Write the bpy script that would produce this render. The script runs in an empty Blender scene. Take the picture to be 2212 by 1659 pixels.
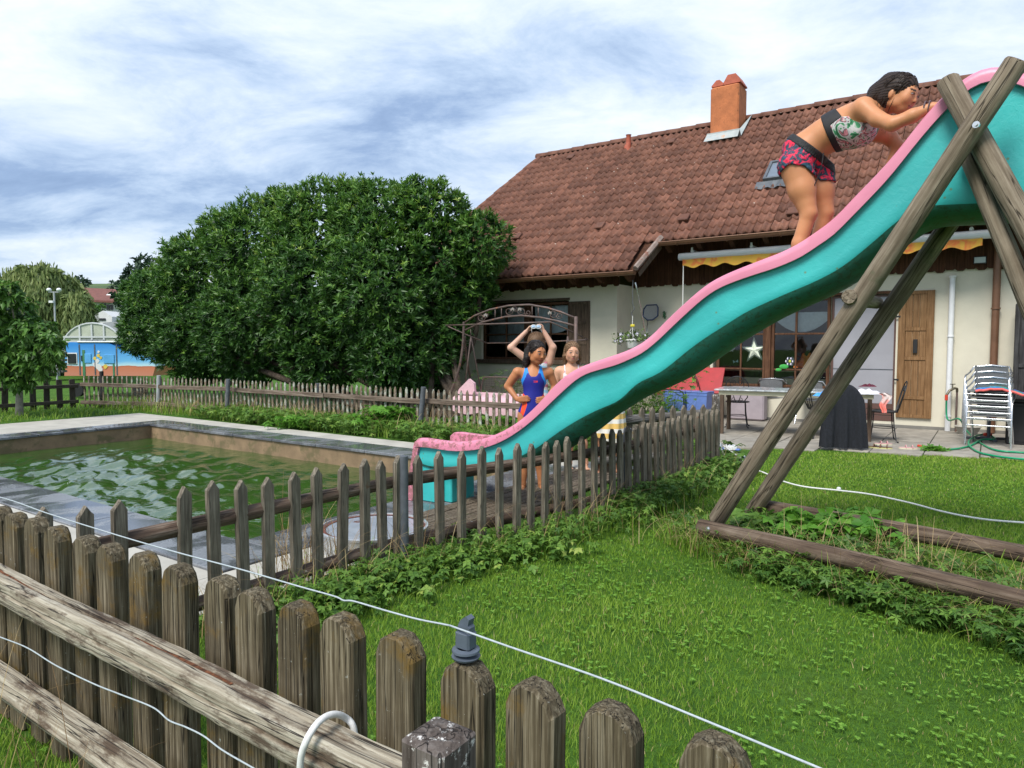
import bpy, math, random
import numpy as np
from mathutils import Vector, Matrix, Euler
random.seed(7); rng = np.random.default_rng(11)
R = math.radians
# ------------------------------------------------------------------ camera
CAM_H = 1.45; FPX = 1500.0; PITCH = math.atan(84.5 / FPX)
scene = bpy.context.scene
cam = bpy.data.cameras.new('camera'); camo = bpy.data.objects.new('camera', cam)
scene.collection.objects.link(camo); scene.camera = camo
camo.location = (0, 0, CAM_H); camo.rotation_euler = (R(90) - PITCH, 0, 0)
cam.sensor_width = 36; cam.lens = 36 * FPX / 2212; cam.clip_start = 0.05; cam.clip_end = 3000
# ------------------------------------------------------------------ world
SUN_EL, SUN_AZ = R(52), R(215)          # sun behind the camera's left, veiled by cloud
EXPOSURE = 0.98
w = bpy.data.worlds.new('World'); scene.world = w; w.use_nodes = True
def sky_nodes():
    nt = w.node_tree; nt.nodes.clear(); N = nt.nodes.new; L = nt.links.new
    out = N('ShaderNodeOutputWorld'); mix = N('ShaderNodeMixShader')
    sky = N('ShaderNodeTexSky'); sky.sky_type = 'NISHITA'; sky.sun_disc = False
    sky.sun_elevation = SUN_EL; sky.sun_rotation = SUN_AZ; sky.dust_density = 1.5; sky.ozone_density = 1.5
    b1 = N('ShaderNodeBackground'); b1.inputs[1].default_value = 0.075; L(sky.outputs[0], b1.inputs[0])
    b2 = N('ShaderNodeBackground'); b2.inputs[1].default_value = 1.0
    tc = N('ShaderNodeTexCoord'); sp = N('ShaderNodeSeparateXYZ'); L(tc.outputs['Generated'], sp.inputs[0])
    def M(op, a, b=None, c=None):
        m = N('ShaderNodeMath'); m.operation = op
        for i, v in enumerate((a, b, c)):
            if v is None: continue
            if isinstance(v, (int, float)): m.inputs[i].default_value = v
            else: L(v, m.inputs[i])
        return m.outputs[0]
    zc = M('ADD', M('MAXIMUM', sp.outputs[2], 0.0), 0.24)
    u = M('DIVIDE', sp.outputs[0], zc); v = M('DIVIDE', sp.outputs[1], zc)
    cb = N('ShaderNodeCombineXYZ'); L(u, cb.inputs[0]); L(v, cb.inputs[1])
    mp = N('ShaderNodeMapping'); L(cb.outputs[0], mp.inputs[0]); mp.inputs['Rotation'].default_value = (0, 0, R(20))
    mp.inputs['Scale'].default_value = (0.72, 1.0, 1); mp.inputs['Location'].default_value = SKY_OFF
    n1 = N('ShaderNodeTexNoise'); n1.inputs['Scale'].default_value = 0.62; n1.inputs['Detail'].default_value = 8; n1.inputs['Roughness'].default_value = 0.52; n1.inputs['Distortion'].default_value = 0.5
    n2 = N('ShaderNodeTexNoise'); n2.inputs['Scale'].default_value = 3.3; n2.inputs['Detail'].default_value = 8; n2.inputs['Roughness'].default_value = 0.64; n2.inputs['Distortion'].default_value = 0.35
    L(mp.outputs[0], n1.inputs[0]); L(mp.outputs[0], n2.inputs[0])
    f = M('ADD', M('MULTIPLY', n1.outputs[0], 0.60), M('MULTIPLY', n2.outputs[0], 0.40))
    cr = N('ShaderNodeValToRGB'); L(f, cr.inputs[0]); e = cr.color_ramp.elements
    e[0].position = 0.34; e[0].color = (0.14, 0.205, 0.33, 1); e[1].position = 0.64; e[1].color = (0.57, 0.595, 0.625, 1)
    for p, c in ((0.40, (0.185, 0.26, 0.395, 1)), (0.455, (0.29, 0.37, 0.49, 1)), (0.51, (0.40, 0.465, 0.555, 1)), (0.57, (0.49, 0.535, 0.59, 1))):
        x = cr.color_ramp.elements.new(p); x.color = c
    L(cr.outputs[0], b2.inputs[0])
    # thin breaks low down show the blue behind
    cov = M('SUBTRACT', 1.0, M('MULTIPLY', M('SUBTRACT', 1.0, M('MINIMUM', M('MULTIPLY', M('MAXIMUM', sp.outputs[2], 0.0), 3.2), 1.0)), 0.28))
    L(cov, mix.inputs[0]); L(b1.outputs[0], mix.inputs[1]); L(b2.outputs[0], mix.inputs[2]); L(mix.outputs[0], out.inputs[0])
SKY_OFF = (-17.816808, -29.504846, -4.164965)
sky_nodes()
sl = bpy.data.lights.new('sun', 'SUN'); so = bpy.data.objects.new('sun', sl); scene.collection.objects.link(so)
sl.energy = 2.3; sl.angle = R(22); sl.color = (1.0, 0.955, 0.88)
sd = Vector((math.sin(SUN_AZ) * math.cos(SUN_EL), math.cos(SUN_AZ) * math.cos(SUN_EL), math.sin(SUN_EL)))
so.rotation_euler = sd.to_track_quat('Z', 'Y').to_euler(); so.location = sd * 30
scene.view_settings.view_transform = 'Standard'; scene.view_settings.look = 'None'
scene.view_settings.exposure = EXPOSURE; scene.view_settings.gamma = 1; scene.view_settings.use_curve_mapping = False
scene.cycles.max_bounces = 6; scene.cycles.transparent_max_bounces = 12
# ------------------------------------------------------------------ measuring helpers (survey of the place)
E1 = np.array([.82223, -.56916, 0.0]); E2 = np.array([.56916, .82223, 0.0])   # house axes: along the wall / away from us
CAMP = np.array([0, 0, CAM_H])
def ray(x, y):
    u = -(y - 829.5) / FPX
    return np.array([(x - 1106) / FPX, math.cos(PITCH) + u * math.sin(PITCH), -math.sin(PITCH) + u * math.cos(PITCH)])
def at(x, y, Y): d = ray(x, y); return CAMP + d * (Y / d[1])
def gr(x, y, z=0.0): d = ray(x, y); return CAMP + d * ((z - CAM_H) / d[2])
def wl(x, y, b): d = ray(x, y); return CAMP + d * ((b - CAMP @ E2) / (d @ E2))
def A(P): return float(P @ E1)
def B(P): return float(P @ E2)
def hp(a, b, z=0.0): return a * E1 + b * E2 + np.array([0, 0, z])
HROT = math.atan2(E1[1], E1[0])
# ------------------------------------------------------------------ object helpers
COL = scene.collection; W = {}
def link(o, parent=None, mat=None):
    COL.objects.link(o)
    m = mat if mat is not None else Matrix.Identity(4)
    if parent is not None:
        o.parent = parent; o.matrix_parent_inverse = W[parent.name].inverted()
    o.matrix_basis = m; W[o.name] = m.copy()
    return o
def tag(o, label=None, cat=None, group=None, kind=None):
    if label: o['label'] = label
    if cat: o['category'] = cat
    if group: o['group'] = group
    if kind: o['kind'] = kind
    return o
def thing(name, loc, label, cat, group=None, rz=0.0):
    o = bpy.data.objects.new(name, None); o.empty_display_size = 0.1
    link(o, None, Matrix.Translation(Vector(loc)) @ Matrix.Rotation(rz, 4, 'Z'))
    return tag(o, label, cat, group)
def mesh_np(name, v, f, mats=(), smooth=False, attr=None, uv=None):
    """v (N,3), f list of lists or (M,k) array"""
    me = bpy.data.meshes.new(name); v = np.asarray(v, dtype=np.float32)
    if isinstance(f, np.ndarray):
        k = f.shape[1]; me.vertices.add(len(v)); me.vertices.foreach_set('co', v.ravel())
        me.loops.add(f.size); me.loops.foreach_set('vertex_index', f.ravel().astype(np.int32))
        me.polygons.add(len(f)); me.polygons.foreach_set('loop_start', np.arange(0, f.size, k, dtype=np.int32))
        me.update(calc_edges=True)
    else:
        me.from_pydata(v.tolist(), [], f); me.update()
    if smooth: me.polygons.foreach_set('use_smooth', np.ones(len(me.polygons), dtype=bool))
    if attr:
        for n, arr in attr.items():
            arr = np.asarray(arr, dtype=np.float32)
            if arr.ndim == 1:
                a = me.attributes.new(n, 'FLOAT', 'POINT'); a.data.foreach_set('value', arr)
            else:
                a = me.attributes.new(n, 'FLOAT_COLOR', 'POINT'); a.data.foreach_set('color', np.c_[arr, np.ones(len(arr))].astype(np.float32).ravel())
    for m in (mats if isinstance(mats, (list, tuple)) else [mats]): me.materials.append(m)
    return me
def obj(name, me, parent=None, mat=None, label=None, cat=None, group=None, kind=None):
    o = bpy.data.objects.new(name, me); link(o, parent, mat); return tag(o, label, cat, group, kind)
def dup(o, parent, mat):
    c = o.copy()
    if 'label' in c and parent is not None: pass
    COL.objects.link(c); c.parent = parent
    c.matrix_parent_inverse = W[parent.name].inverted() if parent is not None else Matrix.Identity(4)
    c.matrix_basis = mat; W[c.name] = mat.copy(); return c
class MB:
    def __init__(s): s.v = []; s.f = []; s.m = []
    def add(s, v, f, mi=0):
        n = len(s.v); s.v += [tuple(map(float, p)) for p in v]; s.f += [[i + n for i in q] for q in f]; s.m += [mi] * len(f); return s
    def box(s, c, d, rot=None, mi=0, bev=0.0):
        x, y, z = d[0] / 2, d[1] / 2, d[2] / 2
        if bev > 0:
            b = bev; P = []
            for zz, ins in ((-z, b), (-z + b, 0), (z - b, 0), (z, b)):
                X, Y = x - ins, y - ins
                P += [(-X + b, -Y, zz), (X - b, -Y, zz), (X, -Y + b, zz), (X, Y - b, zz), (X - b, Y, zz), (-X + b, Y, zz), (-X, Y - b, zz), (-X, -Y + b, zz)]
            F = [[7, 6, 5, 4, 3, 2, 1, 0], [24, 25, 26, 27, 28, 29, 30, 31]]
            for k in range(3):
                for i in range(8): j = (i + 1) % 8; F.append([k * 8 + i, k * 8 + j, k * 8 + 8 + j, k * 8 + 8 + i])
        else:
            P = [(-x, -y, -z), (x, -y, -z), (x, y, -z), (-x, y, -z), (-x, -y, z), (x, -y, z), (x, y, z), (-x, y, z)]
            F = [[3, 2, 1, 0], [4, 5, 6, 7], [0, 1, 5, 4], [1, 2, 6, 5], [2, 3, 7, 6], [3, 0, 4, 7]]
        P = np.array(P)
        if rot is not None: P = P @ np.array(rot).T
        return s.add(P + np.array(c), F, mi)
    def hbox(s, a0, a1, b0, b1, z0, z1, mi=0, bev=0.0):     # box in house axes
        M3 = np.array([E1, E2, [0, 0, 1]]).T
        return s.box(hp((a0 + a1) / 2, (b0 + b1) / 2, (z0 + z1) / 2), (abs(a1 - a0), abs(b1 - b0), abs(z1 - z0)), M3, mi, bev)
    def tube(s, pts, r, n=8, mi=0, cap=True, wob=0.0):
        pts = [np.array(p, float) for p in pts]; k = len(pts)
        rr = [r] * k if isinstance(r, (int, float)) else list(r)
        V = []; up = None
        for i, p in enumerate(pts):
            t = pts[min(i + 1, k - 1)] - pts[max(i - 1, 0)]; t = t / (np.linalg.norm(t) + 1e-9)
            if up is None:
                up = np.cross(t, [0, 0, 1]) if abs(t[2]) < .95 else np.cross(t, [1, 0, 0])
            up = up - t * (up @ t); up = up / (np.linalg.norm(up) + 1e-9); bi = np.cross(t, up)
            for j in range(n):
                an = 2 * math.pi * j / n; q = rr[i] * (1 + (random.uniform(-wob, wob) if wob else 0))
                V.append(p + (up * math.cos(an) + bi * math.sin(an)) * q)
        F = [[i * n + j, i * n + (j + 1) % n, (i + 1) * n + (j + 1) % n, (i + 1) * n + j] for i in range(k - 1) for j in range(n)]
        if cap: F += [list(range(n))[::-1], [(k - 1) * n + j for j in range(n)]]
        return s.add(V, F, mi)
    def prism(s, poly, y0, y1, fr=None, mi=0):   # poly in (x,z), extruded along y
        n = len(poly); P = np.array([(x, y0, z) for x, z in poly] + [(x, y1, z) for x, z in poly])
        if fr is not None: P = P @ np.array(fr).T
        F = [list(range(n)), list(range(n, 2 * n))[::-1]] + [[i, i + n, (i + 1) % n + n, (i + 1) % n] for i in range(n)]
        return s.add(P, F, mi)
    def ell(s, c, r, nu=12, nv=8, mi=0):
        V = [(c[0], c[1], c[2] - r[2])]
        for i in range(1, nv):
            t = math.pi * i / nv
            for j in range(nu):
                p = 2 * math.pi * j / nu; V.append((c[0] + r[0] * math.sin(t) * math.cos(p), c[1] + r[1] * math.sin(t) * math.sin(p), c[2] - r[2] * math.cos(t)))
        V.append((c[0], c[1], c[2] + r[2])); L = len(V) - 1
        F = [[0, 1 + (j + 1) % nu, 1 + j] for j in range(nu)]
        for i in range(nv - 2):
            for j in range(nu): F.append([1 + i * nu + j, 1 + i * nu + (j + 1) % nu, 1 + (i + 1) * nu + (j + 1) % nu, 1 + (i + 1) * nu + j])
        F += [[L, 1 + (nv - 2) * nu + j, 1 + (nv - 2) * nu + (j + 1) % nu] for j in range(nu)]
        return s.add(V, F, mi)
    def mesh(s, name, mats, smooth=False, autosm=None):
        me = mesh_np(name, s.v, s.f, mats, smooth)
        if len(set(s.m)) > 1: me.polygons.foreach_set('material_index', np.array(s.m, dtype=np.int32))
        if autosm is not None:
            me.polygons.foreach_set('use_smooth', np.ones(len(me.polygons), dtype=bool)); me.set_sharp_from_angle(angle=R(autosm))
        return me
    def build(s, name, mats, parent=None, smooth=False, autosm=None, **k):
        return obj(name, s.mesh(name, mats, smooth, autosm), parent, **k)
def zmat(p, q):     # matrix placing local z along p->q with origin p
    p, q = Vector(p), Vector(q); d = q - p
    return Matrix.Translation(p) @ d.to_track_quat('Z', 'Y').to_matrix().to_4x4()
def log_mesh(L, r0, r1, mat, n=12, flat=0.0, seg=10, crook=0.006):
    m = MB(); pts = []; rr = []
    zs = [0, .012] + [L * i / seg for i in range(1, seg)] + [L - .012, L]
    ph = random.uniform(0, 6)
    for i, z in enumerate(zs):
        t = z / L; r = (r0 * (1 - t) + r1 * t) * (1 + .02 * math.sin(7 * t + ph))
        if i in (0, len(zs) - 1): r *= .88
        pts.append((crook * math.sin(3 * t + ph), crook * math.cos(4 * t + ph), z)); rr.append(r)
    m.tube(pts, rr, n, wob=.02)
    return m.mesh('log', mat, autosm=50)
def add_log(name, p, q, r0, r1, mat, parent, **k):
    L = float(np.linalg.norm(np.array(q) - np.array(p)))
    return obj(name, log_mesh(L, r0, r1, mat), parent, zmat(p, q), **k)
# ------------------------------------------------------------------ materials
def nodes(name):
    m = bpy.data.materials.new(name); m.use_nodes = True; nt = m.node_tree
    return m, nt, nt.nodes.new, nt.links.new, nt.nodes['Principled BSDF']
def ramp(N, L, fac, stops):
    r = N('ShaderNodeValToRGB'); L(fac, r.inputs[0]); e = r.color_ramp.elements
    while len(e) < len(stops): e.new(0.5)
    for i, (p, c) in enumerate(stops): e[i].position = p; e[i].color = (*c, 1)
    return r.outputs[0]
def mixc(N, L, f, a, b, mode='MIX'):
    m = N('ShaderNodeMix'); m.data_type = 'RGBA'; m.blend_type = mode
    for i, v in ((0, f), (6, a), (7, b)):
        if isinstance(v, (int, float)): m.inputs[i].default_value = v
        elif isinstance(v, tuple): m.inputs[i].default_value = (*v, 1)
        else: L(v, m.inputs[i])
    return m.outputs[2]
def noise(N, L, vec, scale, det=4, ro=.55, dist=0.0):
    n = N('ShaderNodeTexNoise'); L(vec, n.inputs[0]); n.inputs['Scale'].default_value = scale
    n.inputs['Detail'].default_value = det; n.inputs['Roughness'].default_value = ro; n.inputs['Distortion'].default_value = dist
    return n.outputs[0]
def coords(N, L, scale=(1, 1, 1), rand=True, kind='Object'):
    tc = N('ShaderNodeTexCoord'); mp = N('ShaderNodeMapping'); v = tc.outputs[kind]
    if rand:
        oi = N('ShaderNodeObjectInfo'); vm = N('ShaderNodeVectorMath'); vm.operation = 'MULTIPLY_ADD'
        cb = N('ShaderNodeCombineXYZ')
        for i in range(3): L(oi.outputs['Random'], cb.inputs[i])
        L(cb.outputs[0], vm.inputs[0]); vm.inputs[1].default_value = (37, 53, 71); L(v, vm.inputs[2]); v = vm.outputs[0]
    L(v, mp.inputs[0]); mp.inputs['Scale'].default_value = scale
    return mp.outputs[0], v
def bump(N, L, p, h, strength=.5, dist=.01):
    b = N('ShaderNodeBump'); b.inputs['Strength'].default_value = strength; b.inputs['Distance'].default_value = dist
    L(h, b.inputs['Height']); L(b.outputs[0], p.inputs['Normal']); return b
def plain(name, c, rough=.6, var=.12, scale=8, bmp=.15, metal=0.0, spec=None, dirt=None, bd=.004):
    m, nt, N, L, p = nodes(name); v, _ = coords(N, L)
    n = noise(N, L, v, scale, 6, .6); lo = tuple(max(0, x * (1 - var * 1.6)) for x in c); hi = tuple(min(1, x * (1 + var)) for x in c)
    col = ramp(N, L, n, [(.3, lo), (.7, hi)])
    if dirt:
        n3 = noise(N, L, v, dirt[1], 8, .7); fac = ramp(N, L, n3, [(dirt[2], (0, 0, 0)), (dirt[2] + .08, (1, 1, 1))])
        col = mixc(N, L, fac, col, dirt[0])
    L(col, p.inputs['Base Color']); p.inputs['Roughness'].default_value = rough; p.inputs['Metallic'].default_value = metal
    if spec is not None: p.inputs['Specular IOR Level'].default_value = spec
    if bmp: bump(N, L, p, noise(N, L, v, scale * 6, 5, .6), bmp, bd)
    return m
def wood(name, cols, stretch=(60, 60, 3), moss=None, lichen=None, crack=.5, rough=.85, bd=.004, topmoss=None):
    """cols: three colours dark..light; grain along local z"""
    m, nt, N, L, p = nodes(name); v, raw = coords(N, L, stretch)
    g = noise(N, L, v, 1.0, 6, .65, .3); col = ramp(N, L, g, [(.3, cols[0]), (.5, cols[1]), (.72, cols[2])])
    big = noise(N, L, raw, 5, 4, .6); col = mixc(N, L, ramp(N, L, big, [(.35, (.0, .0, .0)), (.7, (.55, .55, .55))]), col, cols[0])
    if moss:
        n = noise(N, L, raw, moss[1], 7, .7); col = mixc(N, L, ramp(N, L, n, [(moss[2], (0, 0, 0)), (moss[2] + .12, (1, 1, 1))]), col, moss[0])
    if lichen:
        n = noise(N, L, raw, lichen[1], 9, .75); col = mixc(N, L, ramp(N, L, n, [(lichen[2], (0, 0, 0)), (lichen[2] + .03, (1, 1, 1))]), col, lichen[0])
    # cracks: narrow dark lines along the grain
    cv = N('ShaderNodeMapping'); L(raw, cv.inputs[0]); cv.inputs['Scale'].default_value = (stretch[0] * .45, stretch[1] * .45, stretch[2] * .3)
    vo = noise(N, L, cv.outputs[0], 1.0, 3, .5, .2)
    ck = ramp(N, L, vo, [(.485, (1, 1, 1)), (.497, (0, 0, 0)), (.503, (0, 0, 0)), (.515, (1, 1, 1))])
    col = mixc(N, L, 1.0 * crack, col, mixc(N, L, ck, tuple(x * .25 for x in cols[0]), col))
    L(col, p.inputs['Base Color']); p.inputs['Roughness'].default_value = rough; p.inputs['Specular IOR Level'].default_value = .25
    hm = N('ShaderNodeMath'); hm.operation = 'MULTIPLY'; L(g, hm.inputs[0]); L(ck, hm.inputs[1])
    bump(N, L, p, hm.outputs[0], .9, bd); return m
def attrmat(name, stops, attr='var', rough=.5, trans=0.0, spec=.4, noise_sc=None):
    m, nt, N, L, p = nodes(name); a = N('ShaderNodeAttribute'); a.attribute_name = attr
    col = ramp(N, L, a.outputs['Fac'], stops); L(col, p.inputs['Base Color'])
    p.inputs['Roughness'].default_value = rough; p.inputs['Specular IOR Level'].default_value = spec
    if trans:
        tr = N('ShaderNodeBsdfTranslucent'); L(col, tr.inputs[0]); mx = N('ShaderNodeMixShader'); mx.inputs[0].default_value = trans
        L(p.outputs[0], mx.inputs[1]); L(tr.outputs[0], mx.inputs[2]); L(mx.outputs[0], nt.nodes['Material Output'].inputs[0])
    return m
def colmat(name, rough=.5, attr='col', sss=0.0, bmp=0, spec=.4, bs=200):
    m, nt, N, L, p = nodes(name); a = N('ShaderNodeAttribute'); a.attribute_name = attr
    v, raw = coords(N, L); n = noise(N, L, raw, 14, 4)
    col = mixc(N, L, 1.0, a.outputs['Color'], ramp(N, L, n, [(.3, (.9, .88, .88)), (.7, (1, 1, 1))]), 'MULTIPLY')
    L(col, p.inputs['Base Color']); p.inputs['Roughness'].default_value = rough; p.inputs['Specular IOR Level'].default_value = spec
    if sss:
        p.inputs['Subsurface Weight'].default_value = sss; p.inputs['Subsurface Radius'].default_value = (.012, .005, .003); p.inputs['Subsurface Scale'].default_value = 1.0
    if bmp: bump(N, L, p, noise(N, L, raw, bs, 4), bmp, .002)
    return m
MT = {}
MT['near_wood'] = wood('weathered_mossy_wood', [(.035, .026, .015), (.125, .10, .06), (.33, .285, .20)], (120, 120, 3.6), ((.15, .095, .028), 7, .54), ((.36, .37, .33), 46, .645), .9, bd=.006)
MT['rail_wood'] = wood('bleached_rail_wood', [(.07, .045, .028), (.21, .17, .12), (.46, .43, .36)], (45, 45, 2.5), ((.085, .05, .028), 6, .54), ((.5, .5, .47), 40, .66), .9, bd=.008)
MT['post_wood'] = wood('lichened_post_wood', [(.05, .038, .032), (.15, .125, .11), (.30, .27, .25)], (50, 50, 4), None, ((.62, .60, .57), 28, .57), .8, bd=.01)
MT['mid_wood'] = wood('grey_brown_wood', [(.065, .055, .042), (.185, .158, .12), (.33, .29, .23)], (80, 80, 4), ((.11, .045, .018), 7, .62), ((.33, .34, .32), 50, .72), .6)
MT['log_wood'] = wood('peeling_log_wood', [(.05, .033, .024), (.13, .085, .06), (.27, .22, .175)], (40, 40, 3), None, ((.30, .29, .27), 24, .64), .7, bd=.007)
MT['greylog'] = wood('silver_log_wood', [(.07, .066, .06), (.17, .16, .15), (.32, .31, .29)], (50, 50, 3), None, None, .9, bd=.006)
MT['frame_wood'] = wood('frame_pole_wood', [(.10, .076, .052), (.23, .185, .135), (.38, .325, .25)], (42, 42, 2.2), ((.10, .115, .065), 3.5, .60), None, .9, bd=.007)
MT['beam_wood'] = wood('brown_beam_wood', [(.045, .028, .02), (.135, .097, .07), (.25, .20, .155)], (34, 34, 2), None, ((.33, .29, .25), 30, .68), .7, bd=.006)
MT['back_wood'] = wood('pale_flaking_wood', [(.08, .05, .03), (.22, .17, .12), (.44, .42, .36)], (60, 60, 5), ((.44, .47, .40), 8, .5), None, .4)
MT['backrail'] = wood('grey_rail_wood', [(.06, .042, .03), (.17, .13, .10), (.34, .29, .24)], (40, 40, 2), None, None, .5)
MT['darkfence'] = wood('dark_plank_wood', [(.035, .03, .024), (.08, .07, .056), (.15, .13, .11)], (40, 40, 3), None, None, .4)
MT['clad'] = wood('cladding_wood', [(.035, .014, .007), (.075, .031, .016), (.13, .06, .032)], (40, 40, 1.5), None, None, .5)
MT['frame_brown'] = wood('window_frame_wood', [(.045, .02, .011), (.12, .055, .028), (.22, .115, .06)], (60, 60, 2), None, None, .5, .7)
MT['shut_dark'] = wood('weathered_shutter_wood', [(.05, .035, .025), (.11, .075, .052), (.20, .15, .11)], (60, 60, 2), None, None, .6)
MT['shut_oak'] = wood('oak_shutter_wood', [(.13, .065, .025), (.235, .128, .055), (.34, .20, .10)], (50, 50, 2), None, None, .25, .6)
MT['shed'] = wood('charcoal_shed_wood', [(.018, .017, .018), (.05, .048, .05), (.10, .098, .10)], (60, 60, 2), None, None, .6)
MT['platform'] = wood('deck_board_wood', [(.05, .038, .026), (.14, .11, .08), (.26, .22, .17)], (40, 40, 3), ((.06, .09, .03), 6, .6), None, .6)
MT['wall'] = plain('cream_render', (.62, .585, .475), .9, .05, 2.5, .35, bd=.006, dirt=((.47, .44, .36), 2.2, .66))
MT['concrete'] = plain('pale_concrete', (.43, .41, .36), .85, .14, 3, .3)
MT['slab'] = plain('patio_slab_stone', (.30, .275, .235), .8, .2, 5, .35, dirt=((.15, .125, .09), 4, .6))
MT['zinc'] = plain('galvanised_steel', (.60, .62, .64), .4, .15, 12, .1, metal=.7)
MT['greypost'] = plain('grey_steel_paint', (.10, .11, .125), .5, .2, 10, .2, dirt=((.25, .25, .24), 30, .68))
MT['lightpost'] = plain('light_zinc_post', (.38, .40, .42), .45, .1, 10, .1)
MT['gutter'] = plain('copper_brown_gutter', (.19, .095, .055), .45, .12, 5, .1, metal=.25)
MT['tile'] = None
MT['black_iron'] = plain('black_iron', (.014, .014, .016), .45, .1, 10, .1)
MT['rust_iron'] = plain('rusty_iron', (.115, .078, .068), .6, .3, 10, .3, dirt=((.20, .085, .045), 9, .58))
MT['alu'] = plain('aluminium', (.72, .73, .75), .25, .04, 10, .03, metal=.9)
MT['grey_weave'] = plain('grey_weave', (.13, .135, .14), .7, .2, 60, .3)
MT['white'] = plain('white_paint', (.74, .74, .72), .5, .05, 10, .1)
MT['whitepipe'] = plain('flaking_white_pipe', (.72, .73, .74), .5, .04, 10, .1, dirt=((.30, .33, .36), 9, .66))
MT['rope'] = plain('white_rope', (.74, .74, .72), .7, .08, 90, .4)
MT['cord'] = plain('pale_blue_wire', (.40, .45, .48), .5, .1, 90, .3)
MT['insul'] = plain('slate_plastic', (.085, .105, .135), .45, .1, 20, .1)
MT['black'] = plain('black_plastic', (.012, .012, .013), .5, .1, 20, .1)
MT['bluecrate'] = plain('blue_plastic', (.13, .215, .52), .4, .08, 10, .08)
MT['red'] = plain('red_paint', (.36, .012, .018), .45, .15, 5, .2, dirt=((.62, .13, .13), 12, .70))
MT['hose'] = plain('green_hose', (.0, .27, .12), .35, .1, 10, .05)
MT['redplastic'] = plain('red_plastic', (.62, .06, .03), .4, .1, 10, .05)
MT['chimney'] = plain('orange_chimney_render', (.47, .155, .058), .85, .15, 5, .5, dirt=((.17, .07, .03), 16, .60), bd=.012)
MT['flash'] = plain('lead_flashing', (.38, .42, .42), .5, .15, 5, .2, dirt=((.50, .25, .12), 5, .56))
MT['clay'] = plain('orange_clay', (.42, .10, .055), .7, .15, 10, .2)
MT['marble'] = plain('marble_laminate', (.50, .53, .55), .15, .3, 14, .05, dirt=((.22, .25, .29), 20, .56))
MT['cream'] = plain('cream_paint', (.62, .58, .42), .6, .06, 6, .1)
MT['mauve'] = plain('mauve_foam', (.35, .30, .325), .85, .08, 6, .2)
MT['granite'] = None
MT['screen'] = plain('grey_insect_screen', (.30, .30, .33), .8, .05, 3, .1)
MT['doorbrown'] = plain('brown_door_panel', (.10, .05, .04), .6, .1, 6, .1)
MT['room'] = plain('dim_room_wall', (.07, .065, .055), .9, .3, 2, 0)
MT['curtain'] = plain('white_net_curtain', (.62, .68, .70), .9, .08, 14, .3)
MT['paper'] = plain('pale_paper', (.66, .72, .58), .8, .12, 9, .1)
MT['orangecloth'] = plain('orange_cloth', (.62, .17, .03), .8, .15, 9, .2)
MT['soil'] = plain('dark_soil', (.03, .035, .015), .95, .3, 10, .4)
MT['blacktowel'] = plain('black_towel', (.012, .014, .02), .95, .3, 40, .8, bd=.008)
MT['pinkcloth'] = plain('pink_quilt', (.66, .42, .47), .9, .08, 20, .3)
MT['bark'] = wood('tree_bark', [(.03, .022, .016), (.08, .06, .045), (.15, .12, .09)], (30, 30, 5), None, None, .3)
def glassm():
    m = bpy.data.materials.new('window_glass'); m.use_nodes = True; nt = m.node_tree; nt.nodes.clear(); N = nt.nodes.new; L = nt.links.new
    o = N('ShaderNodeOutputMaterial'); mx = N('ShaderNodeMixShader'); fr = N('ShaderNodeFresnel'); fr.inputs[0].default_value = 1.5
    ml = N('ShaderNodeMath'); ml.operation = 'MULTIPLY'; ml.inputs[1].default_value = 2.0; L(fr.outputs[0], ml.inputs[0])
    t = N('ShaderNodeBsdfTransparent'); t.inputs[0].default_value = (.8, .84, .84, 1); g = N('ShaderNodeBsdfGlossy'); g.inputs['Roughness'].default_value = .02
    L(ml.outputs[0], mx.inputs[0]); L(t.outputs[0], mx.inputs[1]); L(g.outputs[0], mx.inputs[2]); L(mx.outputs[0], o.inputs[0]); return m
MT['glass'] = glassm()
def granitem():
    m, nt, N, L, p = nodes('wet_granite'); v, raw = coords(N, L, rand=False, kind='Object')
    n = noise(N, L, raw, 60, 6, .7); col = ramp(N, L, n, [(.3, (.10, .108, .12)), (.7, (.25, .262, .285))])
    n2 = noise(N, L, raw, 2.3, 5, .6, .6); wet = ramp(N, L, n2, [(.44, (0, 0, 0)), (.54, (1, 1, 1))])
    col = mixc(N, L, wet, col, mixc(N, L, 1.0, col, (.5, .5, .52), 'MULTIPLY')); L(col, p.inputs['Base Color'])
    rr = ramp(N, L, n2, [(.44, (.28, .28, .28)), (.54, (.05, .05, .05))]); L(rr, p.inputs['Roughness'])
    bump(N, L, p, noise(N, L, raw, 90, 4), .08, .003); return m
MT['granite'] = granitem()
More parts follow.
